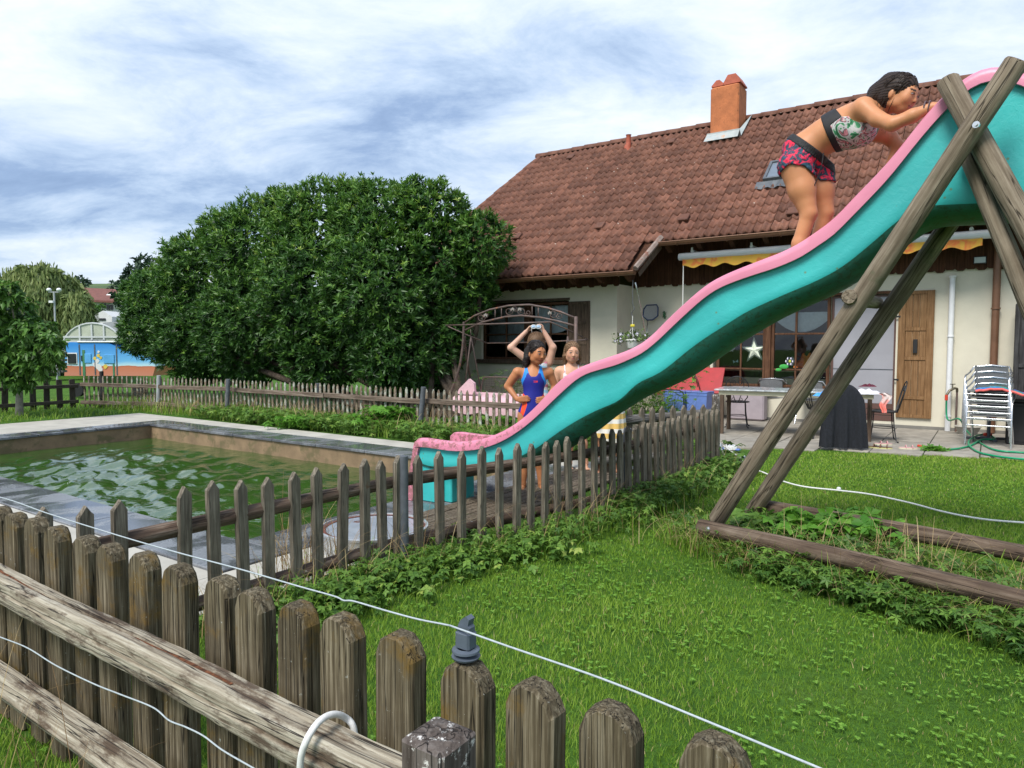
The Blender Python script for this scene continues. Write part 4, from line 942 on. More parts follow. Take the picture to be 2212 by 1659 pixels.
a_lo = topc[0][0]; a_hi = .62
SA = np.linspace(a_lo, a_hi, 110)
ft, fr_, fc, fb = [np.interp(SA, *cv(c)) for c in (topc, rimc, crec, botc)]
def smooth(v, k=2):
    for _ in range(k): v = np.r_[v[0], (v[:-2] + 2 * v[1:-1] + v[2:]) / 4, v[-1]]
    return v
ft[1:] = smooth(ft[1:]); fr_, fc, fb = smooth(fr_), smooth(fc), smooth(fb)
slide = thing('water_slide', hp(-1.5, 4.95, 0), 'long wavy pool slide, turquoise outside with a scuffed pink rim', 'slide')
def loft(secs, mat, nm, parent, closed=False, flip=False, smooth_ang=50):
    V = []; F = []; k = len(secs[0])
    for s in secs: V += s
    for i in range(len(secs) - 1):
        for j in range(k if closed else k - 1):
            q = [i * k + j, (i + 1) * k + j, (i + 1) * k + (j + 1) % k, i * k + (j + 1) % k]; F.append(q[::-1] if flip else q)
    if closed: F += [list(range(k)), [(len(secs) - 1) * k + j for j in range(k)][::-1]]
    m = MB(); m.add(V, F); return m.build(nm, mat, parent, autosm=smooth_ang)
outer = []; under = []; inner = []; rims = [[], []]
for i, a in enumerate(SA):
    t, r_, c, b = ft[i], fr_[i], fc[i], fb[i]
    h = max(r_ - c, .05)
    outer.append([hp(a, SB + q, z) for q, z in ((-.004, r_ + .01), (.0, c + h * .66), (-.006, c + h * .33), (-.01, c + .02), (-.004, c))])
    under.append([hp(a, SB + q, z) for q, z in ((-.004, c), (.006, c - .02), (.03, (c + b) / 2 - .01), (.09, b + .004), (.16, b - .012), (.25, b - .018), (.34, b - .012), (.41, b + .004), (.47, (c + b) / 2), (SW + .004, c), (SW, c + h * .5), (SW + .004, r_ + .01))])
    fl = max(c - .02, b + .05)
    inner.append([hp(a, SB + q, z) for q, z in ((.024, t - .012), (.026, c + h * .7), (.03, c + h * .3), (.06, fl + .03), (.13, max(fl - .02, b + .03)), (.25, max(fl - .04, b + .02)), (.37, max(fl - .02, b + .03)), (.44, fl + .03), (.47, c + h * .3), (.474, c + h * .7), (.476, t - .012))])
    for k, (q0, sg) in enumerate(((0, -1), (SW, 1))):
        rims[k].append([hp(a, SB + q0 - sg * .026, t - .012), hp(a, SB + q0 - sg * .018, t - .002), hp(a, SB + q0 + sg * .02, t), hp(a, SB + q0 + sg * .036, t - .012), hp(a, SB + q0 + sg * .04, (t + r_) / 2), hp(a, SB + q0 + sg * .038, r_ + .003), hp(a, SB + q0 + sg * .03, r_), hp(a, SB + q0 + sg * .001, r_ + .008)])
loft(outer, MT['teal'], 'side_wall', slide); loft(under, MT['slideunder'], 'underside', slide); loft(inner, MT['pink'], 'chute', slide, flip=True)
loft(rims[0], MT['pink'], 'rim', slide, closed=True); loft(rims[1], MT['pink'], 'rim', slide, closed=True, flip=True)
# end lip turning down to the coping
lipo = r1([(222, 915), (213, 940), (180, 1150), (135, 1405)]); lipi = r1([(250, 962), (243, 1000), (228, 1200), (203, 1422)])
lipz = .02
for side, q in ((0, -.03), (1, SW + .03)):
    m = MB(); V = []
    for (po, pi) in zip(lipo, lipi):
        for (p, dq) in ((po, 0), (pi, 0), (pi, .03 * (1 if side == 0 else -1)), (po, .03 * (1 if side == 0 else -1))): V.append(hp(p[0], SB + q + dq, max(p[1], lipz)))
    F = []
    for i in range(len(lipo) - 1):
        for j in range(4): F.append([i * 4 + j, i * 4 + (j + 1) % 4, i * 4 + 4 + (j + 1) % 4, i * 4 + 4 + j])
    F += [[0, 3, 2, 1], [12, 13, 14, 15]]
    m.add(V, F); m.build('end_lip', MT['pink'], slide, autosm=40)
# foot box of the slide
fa0, fa1 = sp(840.4 + .2711 * 225, 0)[0] if False else lipi[-1][0], r1([(545, 1370)])[0][0]
ztf = float(np.interp(fa0 + .3, *cv(crec)))
m = MB(); m.hbox(fa0 + .0, fa0 + .27, SB + .02, SB + SW - .02, .018, ztf - .01, bev=.01); m.build('foot_box', MT['teal'], slide)
m = MB(); m.hbox(fa0 + .27, fa0 + .36, SB + .10, SB + SW - .06, .018, ztf - .02, bev=.01); m.build('foot_web', MT['teal'], slide)
# ---------------- timber frame carrying the slide
sf = thing('slide_frame', np.array([2.0, 4.6, 0]), 'timber pole frame with crossed legs and long ground beams carrying the slide', 'climbing frame')
WD = MT['frame_wood']
LB0 = wl(1527, 1168, 4.84); 
def fp(x, y, a): # point on the front-frame plane (through the beam line)
    pass
# front frame plane: vertical through two ground points
Fp0 = gr(1515, 1125, .18); Fp1 = gr(2212, 1290, .18); Fd = Fp1 - Fp0; Fd[2] = 0; Fd /= np.linalg.norm(Fd); Fn = np.array([-Fd[1], Fd[0], 0]); 
if Fn[1] < 0: Fn = -Fn
def fpl(x, y, off=0.0):
    d = ray(x, y); o = Fp0 + Fn * off; t = ((o - CAMP) @ Fn) / (d @ Fn); return CAMP + d * t
fl0 = fpl(1548, 1125, .06); fl0b = fl0 + (fl0 - fpl(2195, 132, .06)) * .02
add_log('leg', fl0, fpl(2196, 128, .06), .062, .058, WD, sf, label='front leg leaning right across the slide')
add_log('leg', fpl(2048, 170, .17), fpl(2400, 830, .17), .058, .062, WD, sf, label='front leg leaning left at the top')
add_log('leg', fpl(2093, 335, .235), fpl(2290, 830, .235), .045, .05, WD, sf, label='thinner pole behind the right front leg')
# rear pair
rO = .78
add_log('leg', fpl(1622, 1112, rO), fpl(2085, 430, rO), .062, .058, WD, sf, label='rear leg below the slide')
add_log('leg', fpl(2085, 430, rO), fpl(2160, 330, rO), .058, .055, WD, sf)
# short stake under the front beam's end
add_log('stake', fpl(1508, 1185, .05) - np.array([0, 0, .1]), fpl(1552, 1118, .05), .05, .05, MT['beam_wood'], sf)
add_log('ground_beam', fpl(1513, 1136, -.06), fpl(2330, 1326, -.06), .058, .055, MT['beam_wood'], sf, label='front ground beam')
add_log('ground_beam', fpl(1650, 1094, rO + .10), fpl(2330, 1218, rO + .10), .062, .055, MT['beam_wood'], sf, label='rear ground beam')
q = fpl(1840, 640, .0); q2 = fpl(1900, 655, rO)
add_log('rung', fpl(1836, 640, -.02), fpl(1893, 656, rO + .08), .045, .042, WD, sf)
def bolt(p, r=.0115):
    m = MB(); m.tube([p - Fn * .0, p - Fn * .012], r * 1.5, 16); m.tube([p - Fn * .012, p - Fn * .022], r * .8, 8); m.build('bolt', MT['alu'], sf, autosm=40)
bolt(fpl(2110, 270, -.004)); bolt(fpl(1531, 1142, -.115))
# ================================================================== galvanised well tub behind the fence
tc_ = gr(808, 1134, .15); tcx = np.array([tc_[0], tc_[1], 0])
tub = thing('well_ring', tcx, 'squat galvanised tub with a rusty-rimmed lid behind the grey fence', 'tub')
def lathe(m, c, prof_, n=40, mi=0):
    V = []; F = []
    for r_, z in prof_:
        for j in range(n): V.append((c[0] + r_ * math.cos(2 * math.pi * j / n), c[1] + r_ * math.sin(2 * math.pi * j / n), z))
    for i in range(len(prof_) - 1):
        for j in range(n): F.append([i * n + j, i * n + (j + 1) % n, (i + 1) * n + (j + 1) % n, (i + 1) * n + j])
    m.add(V, F, mi)
m = MB(); lathe(m, tcx, [(.375, -.18), (.378, .08), (.383, .125), (.39, .13), (.39, .145), (.373, .148), (.37, .132)]); m.build('tub_wall', MT['zinc'], tub, autosm=30)
MT['lid'] = plain('wet_rusty_lid', (.46, .50, .58), .18, .1, 6, .05, metal=.35, dirt=((.22, .06, .03), 4, .60)); m = MB(); lathe(m, tcx, [(.37, .132), (.30, .136), (.15, .142), (.001, .144)]); m.build('lid', MT['lid'], tub, autosm=40)
MT['rust'] = plain('rust_ring', (.16, .05, .03), .7, .4, 20, .3); m = MB(); lathe(m, tcx, [(.37, .1335), (.352, .1415), (.34, .138)]); m.build('rust_ring', MT['rust'], tub)
# ================================================================== things on the terrace
def curl(m, pts, r=.006, n=6): m.tube(pts, r, n)
def arc(cx, cz, rx, rzz, a0, a1, n): return [(cx + rx * math.cos(R(a0 + (a1 - a0) * i / n)), cz + rzz * math.sin(R(a0 + (a1 - a0) * i / n))) for i in range(n + 1)]
def spiral(cx, cz, r0, a0, turns, sgn, n=22): return [(cx + r0 * (1 - .75 * i / n) * math.cos(R(a0) + sgn * turns * 2 * math.pi * i / n), cz + r0 * (1 - .75 * i / n) * math.sin(R(a0) + sgn * turns * 2 * math.pi * i / n)) for i in range(n + 1)]
BI = MT['black_iron']
def iron_chair(label):
    t = thing('bistro_chair', (0, 0, 0), label, 'chair', 'wrought iron bistro chairs on the terrace')
    m = MB(); lathe(m, (0, 0, 0), [(.001, .448), (.17, .45), (.195, .455), (.205, .45), (.2, .437), (.001, .437)], 24); m.build('seat', BI, t, autosm=40)
    for sx, sy in ((-1, -1), (1, -1), (-1, 1), (1, 1)):
        m = MB(); m.tube([(sx * .13, sy * .13, .44), (sx * .14, sy * .14, .25), (sx * .17, sy * .17, .03), (sx * .19, sy * .19, .008)], .0085, 7); m.ell((sx * .192, sy * .192, .012), (.014, .014, .012), 8, 6); m.build('leg', BI, t, autosm=50)
    m = MB(); lathe(m, (0, 0, 0), [(.15, .20), (.156, .206), (.15, .212), (.144, .206), (.15, .20)], 24); m.build('brace_ring', BI, t, autosm=60)
    bp_ = lambda L_: [(x, .18 + .12 * (z - .44) / .45, z) for x, z in L_]
    m = MB(); m.tube(bp_([(-.10, .44), (-.17, .54)] + arc(0, .70, .19, .20, 190, -10, 20)[0:] + [(.17, .54), (.10, .44)]), .0085, 7); m.build('back_hoop', BI, t, autosm=60)
    for s in (-1, 1):
        m = MB(); pts = [(s * .02, .455), (s * .06, .56), (s * .115, .70), (s * .10, .80)] + [(s * x, z) for x, z in spiral(.055, .79, .05, 20, 1.1, 1)]; m.tube(bp_(pts), .006, 6)
        m.tube(bp_([(s * x, z) for x, z in spiral(.055, .50, .038, -90, 1.0, 1)]), .005, 6); m.build('back_scroll', BI, t, autosm=60)
    return t
def place(t, P, rz_):
    t.matrix_basis = Matrix.Translation(Vector(P)) @ Matrix.Rotation(rz_, 4, 'Z'); return t
def copy_tree(t, P, rz_, label):
    r = t.copy(); COL.objects.link(r); r['label'] = label; r.matrix_basis = Matrix.Translation(Vector(P)) @ Matrix.Rotation(rz_, 4, 'Z')
    for c in list(t.children):
        d = c.copy(); COL.objects.link(d); d.parent = r
        for g in c.children: e = g.copy(); COL.objects.link(e); e.parent = d
    return r
PZ = .012
ch0 = iron_chair('black wrought iron bistro chair nearest the fence corner with its back to the lawn')
pB = gr(1592, 922, PZ); place(ch0, pB, HROT + .25 + math.pi)
copy_tree(ch0, gr(1528, 905, PZ), HROT - .9 + math.pi, 'black wrought iron bistro chair standing behind the first, near the red board')
pC = gr(1905, 952, PZ); copy_tree(ch0, pC, HROT - math.pi / 2 + .2, 'black wrought iron bistro chair at the right end of the long table')
copy_tree(ch0, gr(1775, 945, PZ), HROT + math.pi / 2 + .5, 'black wrought iron bistro chair hidden behind the black towel')
# long table
tb = thing('garden_table', gr(1720, 900), 'long white garden table with a marbled grey top', 'table')
T0, T1 = gr(1543, 840, .74), gr(1898, 850, .74); td = T1 - T0; Lt = np.linalg.norm(td); td /= Lt; tn = np.array([-td[1], td[0], 0]); Mt = np.array([td, tn, [0, 0, 1]]).T
cen = T0 + td * Lt / 2 + tn * .40
MB().box(cen + np.array([0, 0, -.012]), (Lt, .82, .024), Mt, bev=.005).build('table_top', MT['marble'], tb)
MB().box(cen + np.array([0, 0, -.06]), (Lt - .12, .70, .07), Mt, bev=.004).build('apron', MT['cream'], tb)
for sx in (-1, 1):
    for sy in (-1, 1): MB().box(cen + td * sx * (Lt / 2 - .11) + tn * sy * .32 + np.array([0, 0, -.42]), (.06, .06, .64), Mt, bev=.005).build('leg', MT['shut_dark'], tb)
# aluminium chairs
def alu_chair(label, grp):
    t = thing('stacking_chair', (0, 0, 0), label, 'chair', grp); AL = MT['alu']
    for s in (-1, 1):
        m = MB(); m.tube([(s * .27, -.24, .0), (s * .265, -.23, .30), (s * .26, -.20, .60), (s * .262, -.15, .655), (s * .262, .0, .67), (s * .25, .16, .70), (s * .21, .23, .78), (s * .0, .25, .80)], .0125, 8); m.build('arm_tube', AL, t, autosm=60)
        m = MB(); m.tube([(s * .235, .0, .44), (s * .24, .20, .2), (s * .245, .28, .0)], .0125, 8); m.build('rear_leg', AL, t, autosm=60)
    m = MB()
    for z in (.40, .30): m.tube([(-.262, -.225, z), (.262, -.225, z)], .011, 8)
    m.build('crossbar', AL, t, autosm=60)
    m = MB(); m.box((0, -.0, .435), (.47, .42, .018), bev=.006); m.build('seat', MT['grey_weave'], t)
    m = MB(); V = []; F = []; n = 12
    for i in range(n + 1):
        x = -.20 + .40 * i / n; yy = .215 + .035 * (1 - (x / .2) ** 2)
        for z, k in ((.46, 0), (.60, .0), (.76, 0), (.795, -.0)): V.append((x * (1 - .12 * (z < .5)), yy - .03 * (z < .5), z))
    for i in range(n):
        for j in range(3): F.append([i * 4 + j, i * 4 + 4 + j, i * 4 + 5 + j, i * 4 + 1 + j])
    m.add(V, F)
    for i in range(n + 1): x = -.20 + .40 * i / n; yy = .21 + .035 * (1 - (x / .2) ** 2); m.tube([(x * .9, yy - .03, .46), (x, yy - .004, .62), (x, yy - .004, .79)], .004, 5)
    m.build('backrest', MT['grey_weave'], t, autosm=40); return t
sg = 'aluminium chairs in the stack by the wall'
ps = gr(2138, 962, PZ); rzs = HROT - .12
c1_ = alu_chair('lowest grey aluminium chair of the stack by the wall', sg); place(c1_, ps, rzs)
for k, nm in enumerate(('second lowest', 'middle', 'second highest', 'topmost')):
    copy_tree(c1_, ps + np.array([.0, .018 * (k + 1), .085 * (k + 1)]), rzs, f'{nm} grey aluminium chair of the stack by the wall')
ug = 'aluminium chairs tucked under the long table'
c2_ = copy_tree(c1_, gr(1668, 905, PZ), HROT + math.pi + .1, 'dark-seated aluminium chair under the left half of the long table'); c2_['group'] = ug
c2_ = copy_tree(c1_, gr(1757, 915, PZ), HROT + math.pi - .1, 'dark-seated aluminium chair under the middle of the long table'); c2_['group'] = ug
# cloth heaps: height-field blobs with folds
def heap(nm, c, rx, ry, h, mat, label, cat, seed=0, rot=0, zoff=0, fold=9, grp=None, parent=None):
    n = 34; V = []; F = []; rd = np.random.default_rng(seed); ph = rd.uniform(0, 6, 8)
    for i in range(n + 1):
        for j in range(n + 1):
            u, v = 2 * i / n - 1, 2 * j / n - 1
            uu, vv = u * math.sqrt(1 - v * v / 2), v * math.sqrt(1 - u * u / 2); r_ = math.hypot(uu, vv); th = math.atan2(vv, uu)
            rr = 1 + .16 * math.sin(3 * th + ph[0]) + .08 * math.sin(7 * th + ph[1])
            z = h * (1 - r_ ** 2.4) * (.72 + .28 * math.sin(fold * uu + 3 * vv + ph[2]) * math.sin(fold * .8 * vv - 2 * uu + ph[3])) + .004
            x, y = uu * rx * rr, vv * ry * rr; V.append((c[0] + x * math.cos(rot) - y * math.sin(rot), c[1] + x * math.sin(rot) + y * math.cos(rot), c[2] + max(z, .003)))
    for i in range(n):
        for j in range(n): q = i * (n + 1) + j; F.append([q, q + n + 1, q + n + 2, q + 1])
    return obj(nm, mesh_np(nm, V, F, mat, True), parent, label=label, cat=cat, group=grp)
TZ = .742
MT['c_pink'] = plain('hot_pink_cloth', (.75, .13, .30), .85, .1, 20, .3); MT['c_white'] = plain('white_towelling', (.70, .68, .74), .95, .06, 20, .4)
MT['c_blue'] = plain('turquoise_blue_cloth', (.06, .30, .72), .8, .2, 12, .3, dirt=((.55, .2, .6), 8, .55)); MT['c_maroon'] = plain('maroon_black_lace', (.11, .01, .03), .8, .8, 40, .3)
def tabp(x, y): return gr(x, y, TZ)
g_ = 'clothes heaped on the long table'
heap('swimwear', tabp(1780, 856), .13, .10, .07, MT['c_blue'], 'turquoise and purple swimwear heaped on the long table left of the white towel', 'clothes', 3, grp=g_)
heap('swimwear', tabp(1826, 846), .11, .08, .10, MT['c_pink'], 'hot pink cloth on the long table behind the black towel', 'clothes', 5, grp=g_)
heap('towel', tabp(1870, 851), .20, .13, .08, MT['c_white'], 'white crumpled towel on the right end of the long table', 'towel', 7, grp=g_)
heap('swimwear', tabp(1876, 841) + np.array([0, 0, .04]), .14, .06, .05, MT['c_maroon'], 'maroon and black lacy cloth lying on the white towel', 'clothes', 9, grp=g_)
# corner of towel hanging off the table end
MT['c_coral'] = plain('coral_white_towel', (.72, .60, .58), .9, .1, 8, .3, dirt=((.80, .20, .16), 3, .5))
p = tabp(1908, 853); V = []; F = []
for i in range(7):
    for j in range(9): V.append(p + td * (-.09 + .022 * i * (1 - j * .07) + .02 * math.sin(j)) + np.array([0, 0, .03 - j * .035 * (1 if j else 1)]) + tn * (-.05 + .015 * math.sin(i * 1.6)) + td * (.06 if j > 0 else 0))
for i in range(6):
    for j in range(8): F.append([i * 9 + j, i * 9 + 9 + j, i * 9 + 10 + j, i * 9 + 1 + j])
obj('towel', mesh_np('towel', V, F, MT['c_coral'], True), label='coral and white towel hanging off the right end of the long table', cat='towel')
# black towel draped over a chair back, down to the ground
def drape(nm, c, w_, h, dth, mat, label, cat, rot, lean_=.0, n=40, bottom=.02, topr=.10):
    V = []; F = []; k = 18
    for i in range(n + 1):
        u = i / n; x = (u - .5) * w_
        for j in range(k + 1):
            v = j / k
            z = h - (h - bottom) * v - topr * (abs(2 * u - 1) ** 2.5) * (1 - v)
            fold = .035 * v * math.sin(u * 19 + v * 1.5) + .018 * v * math.sin(u * 43)
            y = -dth * v ** .6 + fold; xx = x * (.86 + .16 * v)
            V.append((xx, y, z))
        for j in range(k + 1):     # back flap
            v = j / k; z = h - (h * .6) * v - topr * (abs(2 * u - 1) ** 2.5) * (1 - v); V.append((x * .86, .03 + .10 * v ** .6, z - .004))
    K = 2 * (k + 1)
    for i in range(n):
        for j in range(k): F.append([i * K + j, (i + 1) * K + j, (i + 1) * K + j + 1, i * K + j + 1]); q = i * K + k + 1 + j; F.append([q, q + 1, q + K + 1, q + K])
        F.append([i * K, i * K + k + 1, (i + 1) * K + k + 1, (i + 1) * K])
    V = np.array(V); ca, sa = math.cos(rot), math.sin(rot); V = np.c_[V[:, 0] * ca - V[:, 1] * sa, V[:, 0] * sa + V[:, 1] * ca, V[:, 2]] + np.array(c)
    me = mesh_np(nm, V, F, mat, True); return obj(nm, me, label=label, cat=cat)
bc = gr(1826, 972, PZ); drape('towel', bc + np.array([.03, .16, 0]), .62, .90, .12, MT['blacktowel'], 'black towel draped over a chair back down to the paving', 'towel', HROT + .35, topr=.22)
# leaning red board, crates, mauve block, folding chair
rb_b = 13.1
def board(nm, pts, th, mat, label, cat, b, lean_):
    V = [];
    for x, y, db in pts: V.append(wl(x, y, b + db))
    V = np.array(V); nrm = np.cross(V[1] - V[0], V[3] - V[0]); nrm /= np.linalg.norm(nrm)
    W_ = np.r_[V, V + nrm * th]; F = [[0, 1, 2, 3], [7, 6, 5, 4]] + [[i, i + 4, (i + 1) % 4 + 4, (i + 1) % 4] for i in range(4)]
    return obj(nm, mesh_np(nm, W_, F, mat), label=label, cat=cat)
board('red_board', [(1382, 853, -.35), (1557, 851, -.35), (1567, 796, .0), (1392, 795, .0)], .03, MT['red'], 'scuffed red tabletop leaning against the wall', 'board', 13.3, 0)
def crate(x0, x1, y0, y1, b, label):
    p = wl((x0 + x1) / 2, (y0 + y1) / 2, b); a0_, a1_ = A(wl(x0, y1, b)), A(wl(x1, y1, b)); z1_ = wl(x0, y0, b)[2]
    t = thing('storage_crate', hp((a0_ + a1_) / 2, b + .2, PZ), label, 'crate', 'blue plastic crates below the red board'); z0_ = .45 if False else PZ
    m = MB(); am = (a0_ + a1_) / 2; w_ = (a1_ - a0_) / 2; V = []; prof_ = [(.88, z0_), (.97, z1_ - .06), (1.0, z1_ - .05), (1.0, z1_), (.95, z1_), (.84, z0_ + .03)]
    for s, z in prof_:
        for sa, sb_ in ((-1, -1), (1, -1), (1, 1), (-1, 1)): V.append(hp(am + sa * w_ * s, b + .21 + sb_ * .20 * s, z))
    F = [[3, 2, 1, 0], [20, 21, 22, 23]]
    for i in range(5):
        for j in range(4): F.append([i * 4 + j, i * 4 + (j + 1) % 4, i * 4 + 4 + (j + 1) % 4, i * 4 + 4 + j])
    m.add(V, F); m.build('crate_body', MT['bluecrate'], t)
    MB().hbox(am - w_, am + w_, b, b + .42, z1_ + .002, z1_ + .02, bev=.006).build('crate_lid', MT['bluecrate'], t)
crate(1432, 1478, 846, 893, 12.2, 'left blue plastic crate under the red board'); crate(1481, 1526, 848, 893, 12.25, 'right blue plastic crate under the red board, beside the bistro chair')
q0, q1 = wl(1573, 870, 13.35), wl(1650, 870, 13.35); m = MB(); m.hbox(A(q0), A(q1), 13.35, 13.62, .02, wl(1600, 836, 13.35)[2], bev=.03); m.build('foam_block', MT['mauve'], None, label='upright mauve padded panel against the wall below the window', cat='panel')
# folded camp chair frame left of crates
fc_ = thing('folding_chair', gr(1400, 905), 'folded dark tubular camp chair left of the blue crates', 'chair')
for pts in ([(1385, 850), (1432, 841), (1468, 843), (1476, 850), (1478, 895)], [(1390, 846), (1430, 836), (1452, 834)], [(1385, 852), (1398, 905)]):
    m = MB(); m.tube([wl(x, y, 11.9) for x, y in pts], .011, 7); m.build('frame_tube', MT['black'], fc_, autosm=60)
m = MB(); m.tube([wl(x, y, 11.95) for x, y in ((1408, 842), (1414, 870), (1426, 912))], .011, 7); m.build('light_tube', MT['alu'], fc_, autosm=60)
# dark shed wall, storage box, towel on stack
sh = thing('timber_shed', hp(.6, 13.4, 0), 'charcoal timber board wall with framed panels at the right edge', 'shed')
s0 = A(wl(2190, 780, 13.3)); st_ = wl(2195, 656, 13.3)[2]
for i in range(7): MB().hbox(s0 + .06 + i * .115, s0 + .06 + i * .115 + .111, 13.30, 13.33, .03, st_ - .06, bev=.003).build('board', MT['shed'], sh)
m = MB(); m.hbox(s0, s0 + .06, 13.28, 13.6, .0, st_, bev=.004); m.hbox(s0 + .06, s0 + .9, 13.28, 13.30, st_ - .07, st_, bev=.003); m.hbox(s0 + .06, s0 + .9, 13.28, 13.30, 1.1, 1.16, bev=.003); m.hbox(s0 + .06, s0 + .9, 13.335, 13.6, .03, st_ - .01); m.build('frame', MT['shed'], sh)
x0 = A(wl(2174, 900, 12.3)); zt_ = wl(2190, 862, 12.3)[2]
sb = thing('storage_box', hp(x0 + .3, 12.5, 0), 'dark plastic storage box behind the chair stack', 'box')
MB().hbox(x0, x0 + .7, 12.3, 12.7, .015, zt_ - .05, bev=.012).build('box_body', MT['black'], sb); MB().hbox(x0 - .015, x0 + .715, 12.28, 12.72, zt_ - .045, zt_, bev=.012).build('box_lid', MT['black'], sb)
for i in range(3): MB().hbox(x0 + .05 + i * .22, x0 + .23 + i * .22, 12.29, 12.298, .06, zt_ - .1, bev=.003).build('box_panel', MT['black'], sb)
def meshtowel():
    m, nt, N, L, p = nodes('rainbow_mesh_mat'); g = N('ShaderNodeTexCoord').outputs['Generated']; s = N('ShaderNodeSeparateXYZ'); L(g, s.inputs[0])
    L(ramp(N, L, s.outputs[0], [(.0, (.03, .12, .62)), (.4, (.02, .28, .55)), (.6, (.02, .35, .22)), (.8, (.08, .1, .5)), (1, (.55, .03, .2))]), p.inputs['Base Color']); return m
MT['meshtowel'] = meshtowel()
tp = ps + np.array([.0, .09, .79]); V = []; F = []
for i in range(15):
    for j in range(7):
        t = i / 14; V.append(tp + E1 * (-.14 + .62 * t) + E2 * (-.26 + .08 * j) + np.array([0, 0, .01 + .06 * math.sin(t * 2.2) * (1 - t * .4) - .16 * max(0, t - .45) + .006 * math.sin(i * 2 + j)]))
for i in range(14):
    for j in range(6): F.append([i * 7 + j, i * 7 + 7 + j, i * 7 + 8 + j, i * 7 + 1 + j])
o = obj('towel', mesh_np('towel', V, F, MT['meshtowel'], True), label='blue-green towel with a coral edge lying over the chair stack', cat='towel')
m = MB(); m.tube([V[i * 7] + np.array([0, 0, -.018]) for i in range(15)], .018, 6); m.build('towel_hem', plain('coral_fabric', (.80, .14, .13), .8, .1, 20, .2), o)
# parasol stand between chair stack and lawn
pst = thing('parasol_stand', gr(2120, 952), 'grey cross-shaped parasol stand with a short tube in front of the chairs', 'parasol stand')
c = gr(2135, 950, PZ)
for k in range(4):
    an = HROT + .3 + k * math.pi / 2; d = np.array([math.cos(an), math.sin(an), 0]); MB().box(c + d * .16 + np.array([0, 0, .025]), (.28, .05, .035), np.array([d, [-d[1], d[0], 0], [0, 0, 1]]).T, bev=.006).build('foot_bar', MT['greypost'], pst)
MB().tube([c + np.array([0, 0, .045]), c + np.array([0, 0, .42])], .025, 12).build('stand_tube', MT['greypost'], pst, autosm=40)
MB().box(c + np.array([0, .02, .08]), (.12, .05, .05), bev=.01).build('clamp_knob', MT['redplastic'], pst)
# tap and hose
tpz = thing('garden_tap', gr(2063, 936), 'old brass garden tap on a thin upright pipe by the wall', 'tap')
ta = A(wl(2066, 880, 13.6)); zz = wl(2066, 846, 13.6)[2]; MT['brass'] = plain('dull_brass', (.16, .14, .10), .4, .2, 20, .2, metal=.6)
MB().tube([hp(ta, 13.62, .0), hp(ta, 13.62, zz)], .016, 8).build('riser', MT['rust_iron'], tpz, autosm=60)
MB().tube([hp(ta, 13.62, zz), hp(ta, 13.60, zz + .05), hp(ta - .03, 13.56, zz + .06), hp(ta - .10, 13.5, zz + .02), hp(ta - .14, 13.48, zz - .06)], .02, 8).build('spout', MT['brass'], tpz, autosm=60)
MB().tube([hp(ta - .06, 13.53, zz + .05), hp(ta - .06, 13.53, zz + .12)], .008, 6).build('valve_stem', MT['brass'], tpz); MB().box(hp(ta - .06, 13.53, zz + .125), (.09, .02, .014), bev=.004).build('valve_handle', MT['brass'], tpz)
hs = thing('garden_hose', gr(2060, 960), 'green garden hose coiling from the tap across the paving', 'hose')
h0 = hp(ta - .14, 13.48, zz - .10)
def cat(P, sub=10):
    P = [np.array(p, float) for p in P]; out = []
    for i in range(len(P) - 1):
        p0, p1, p2, p3 = P[max(i - 1, 0)], P[i], P[i + 1], P[min(i + 2, len(P) - 1)]
        for k in range(sub): t = k / sub; out.append(.5 * ((2 * p1) + (p2 - p0) * t + (2 * p0 - 5 * p1 + 4 * p2 - p3) * t * t + (-p0 + 3 * p1 - 3 * p2 + p3) * t ** 3))
    return out + [P[-1]]
hz = .027
pts = [h0, h0 + np.array([.0, -.05, -.35]), gr(2072, 905, .30), gr(2088, 930, .10)] + [gr(x, y, hz + dz) for x, y, dz in ((2115, 955, 0), (2150, 972, 0), (2200, 977, 0), (2260, 980, 0))]
MB().tube(cat(pts), .0135, 8).build('hose_run', MT['hose'], hs, smooth=True)
pts = [gr(x, y, hz + dz) for x, y, dz in ((1992, 965, 0), (2020, 970, 0), (2060, 970, 0), (2095, 963, 0), (2120, 950, .02), (2150, 948, .03), (2130, 938, .05), (2105, 943, .05), (2092, 957, .02), (2110, 975, 0), (2150, 985, 0), (2210, 992, 0), (2270, 997, 0))]
MB().tube(cat(pts), .0135, 8).build('hose_run', MT['hose'], hs, smooth=True)
MB().tube([gr(1984, 963, hz), gr(1993, 965.5, hz)], .02, 10).build('hose_coupling', MT['redplastic'], hs); MB().tube([h0 + np.array([0, 0, .05]), h0 + np.array([0, 0, -.04])], .024, 10).build('hose_coupling', MT['redplastic'], hs)
m = MB(); 
pl_ = thing('plant_pot', gr(2080, 940), 'flat grey bowl pot behind the chair stack', 'pot'); c = gr(2090, 938, PZ); m = MB(); lathe(m, c, [(.001, PZ), (.12, PZ), (.18, .13), (.195, .14), (.17, .14), (.12, .05), (.001, .05)], 24); m.build('pot_body', MT['concrete'], pl_, autosm=40)
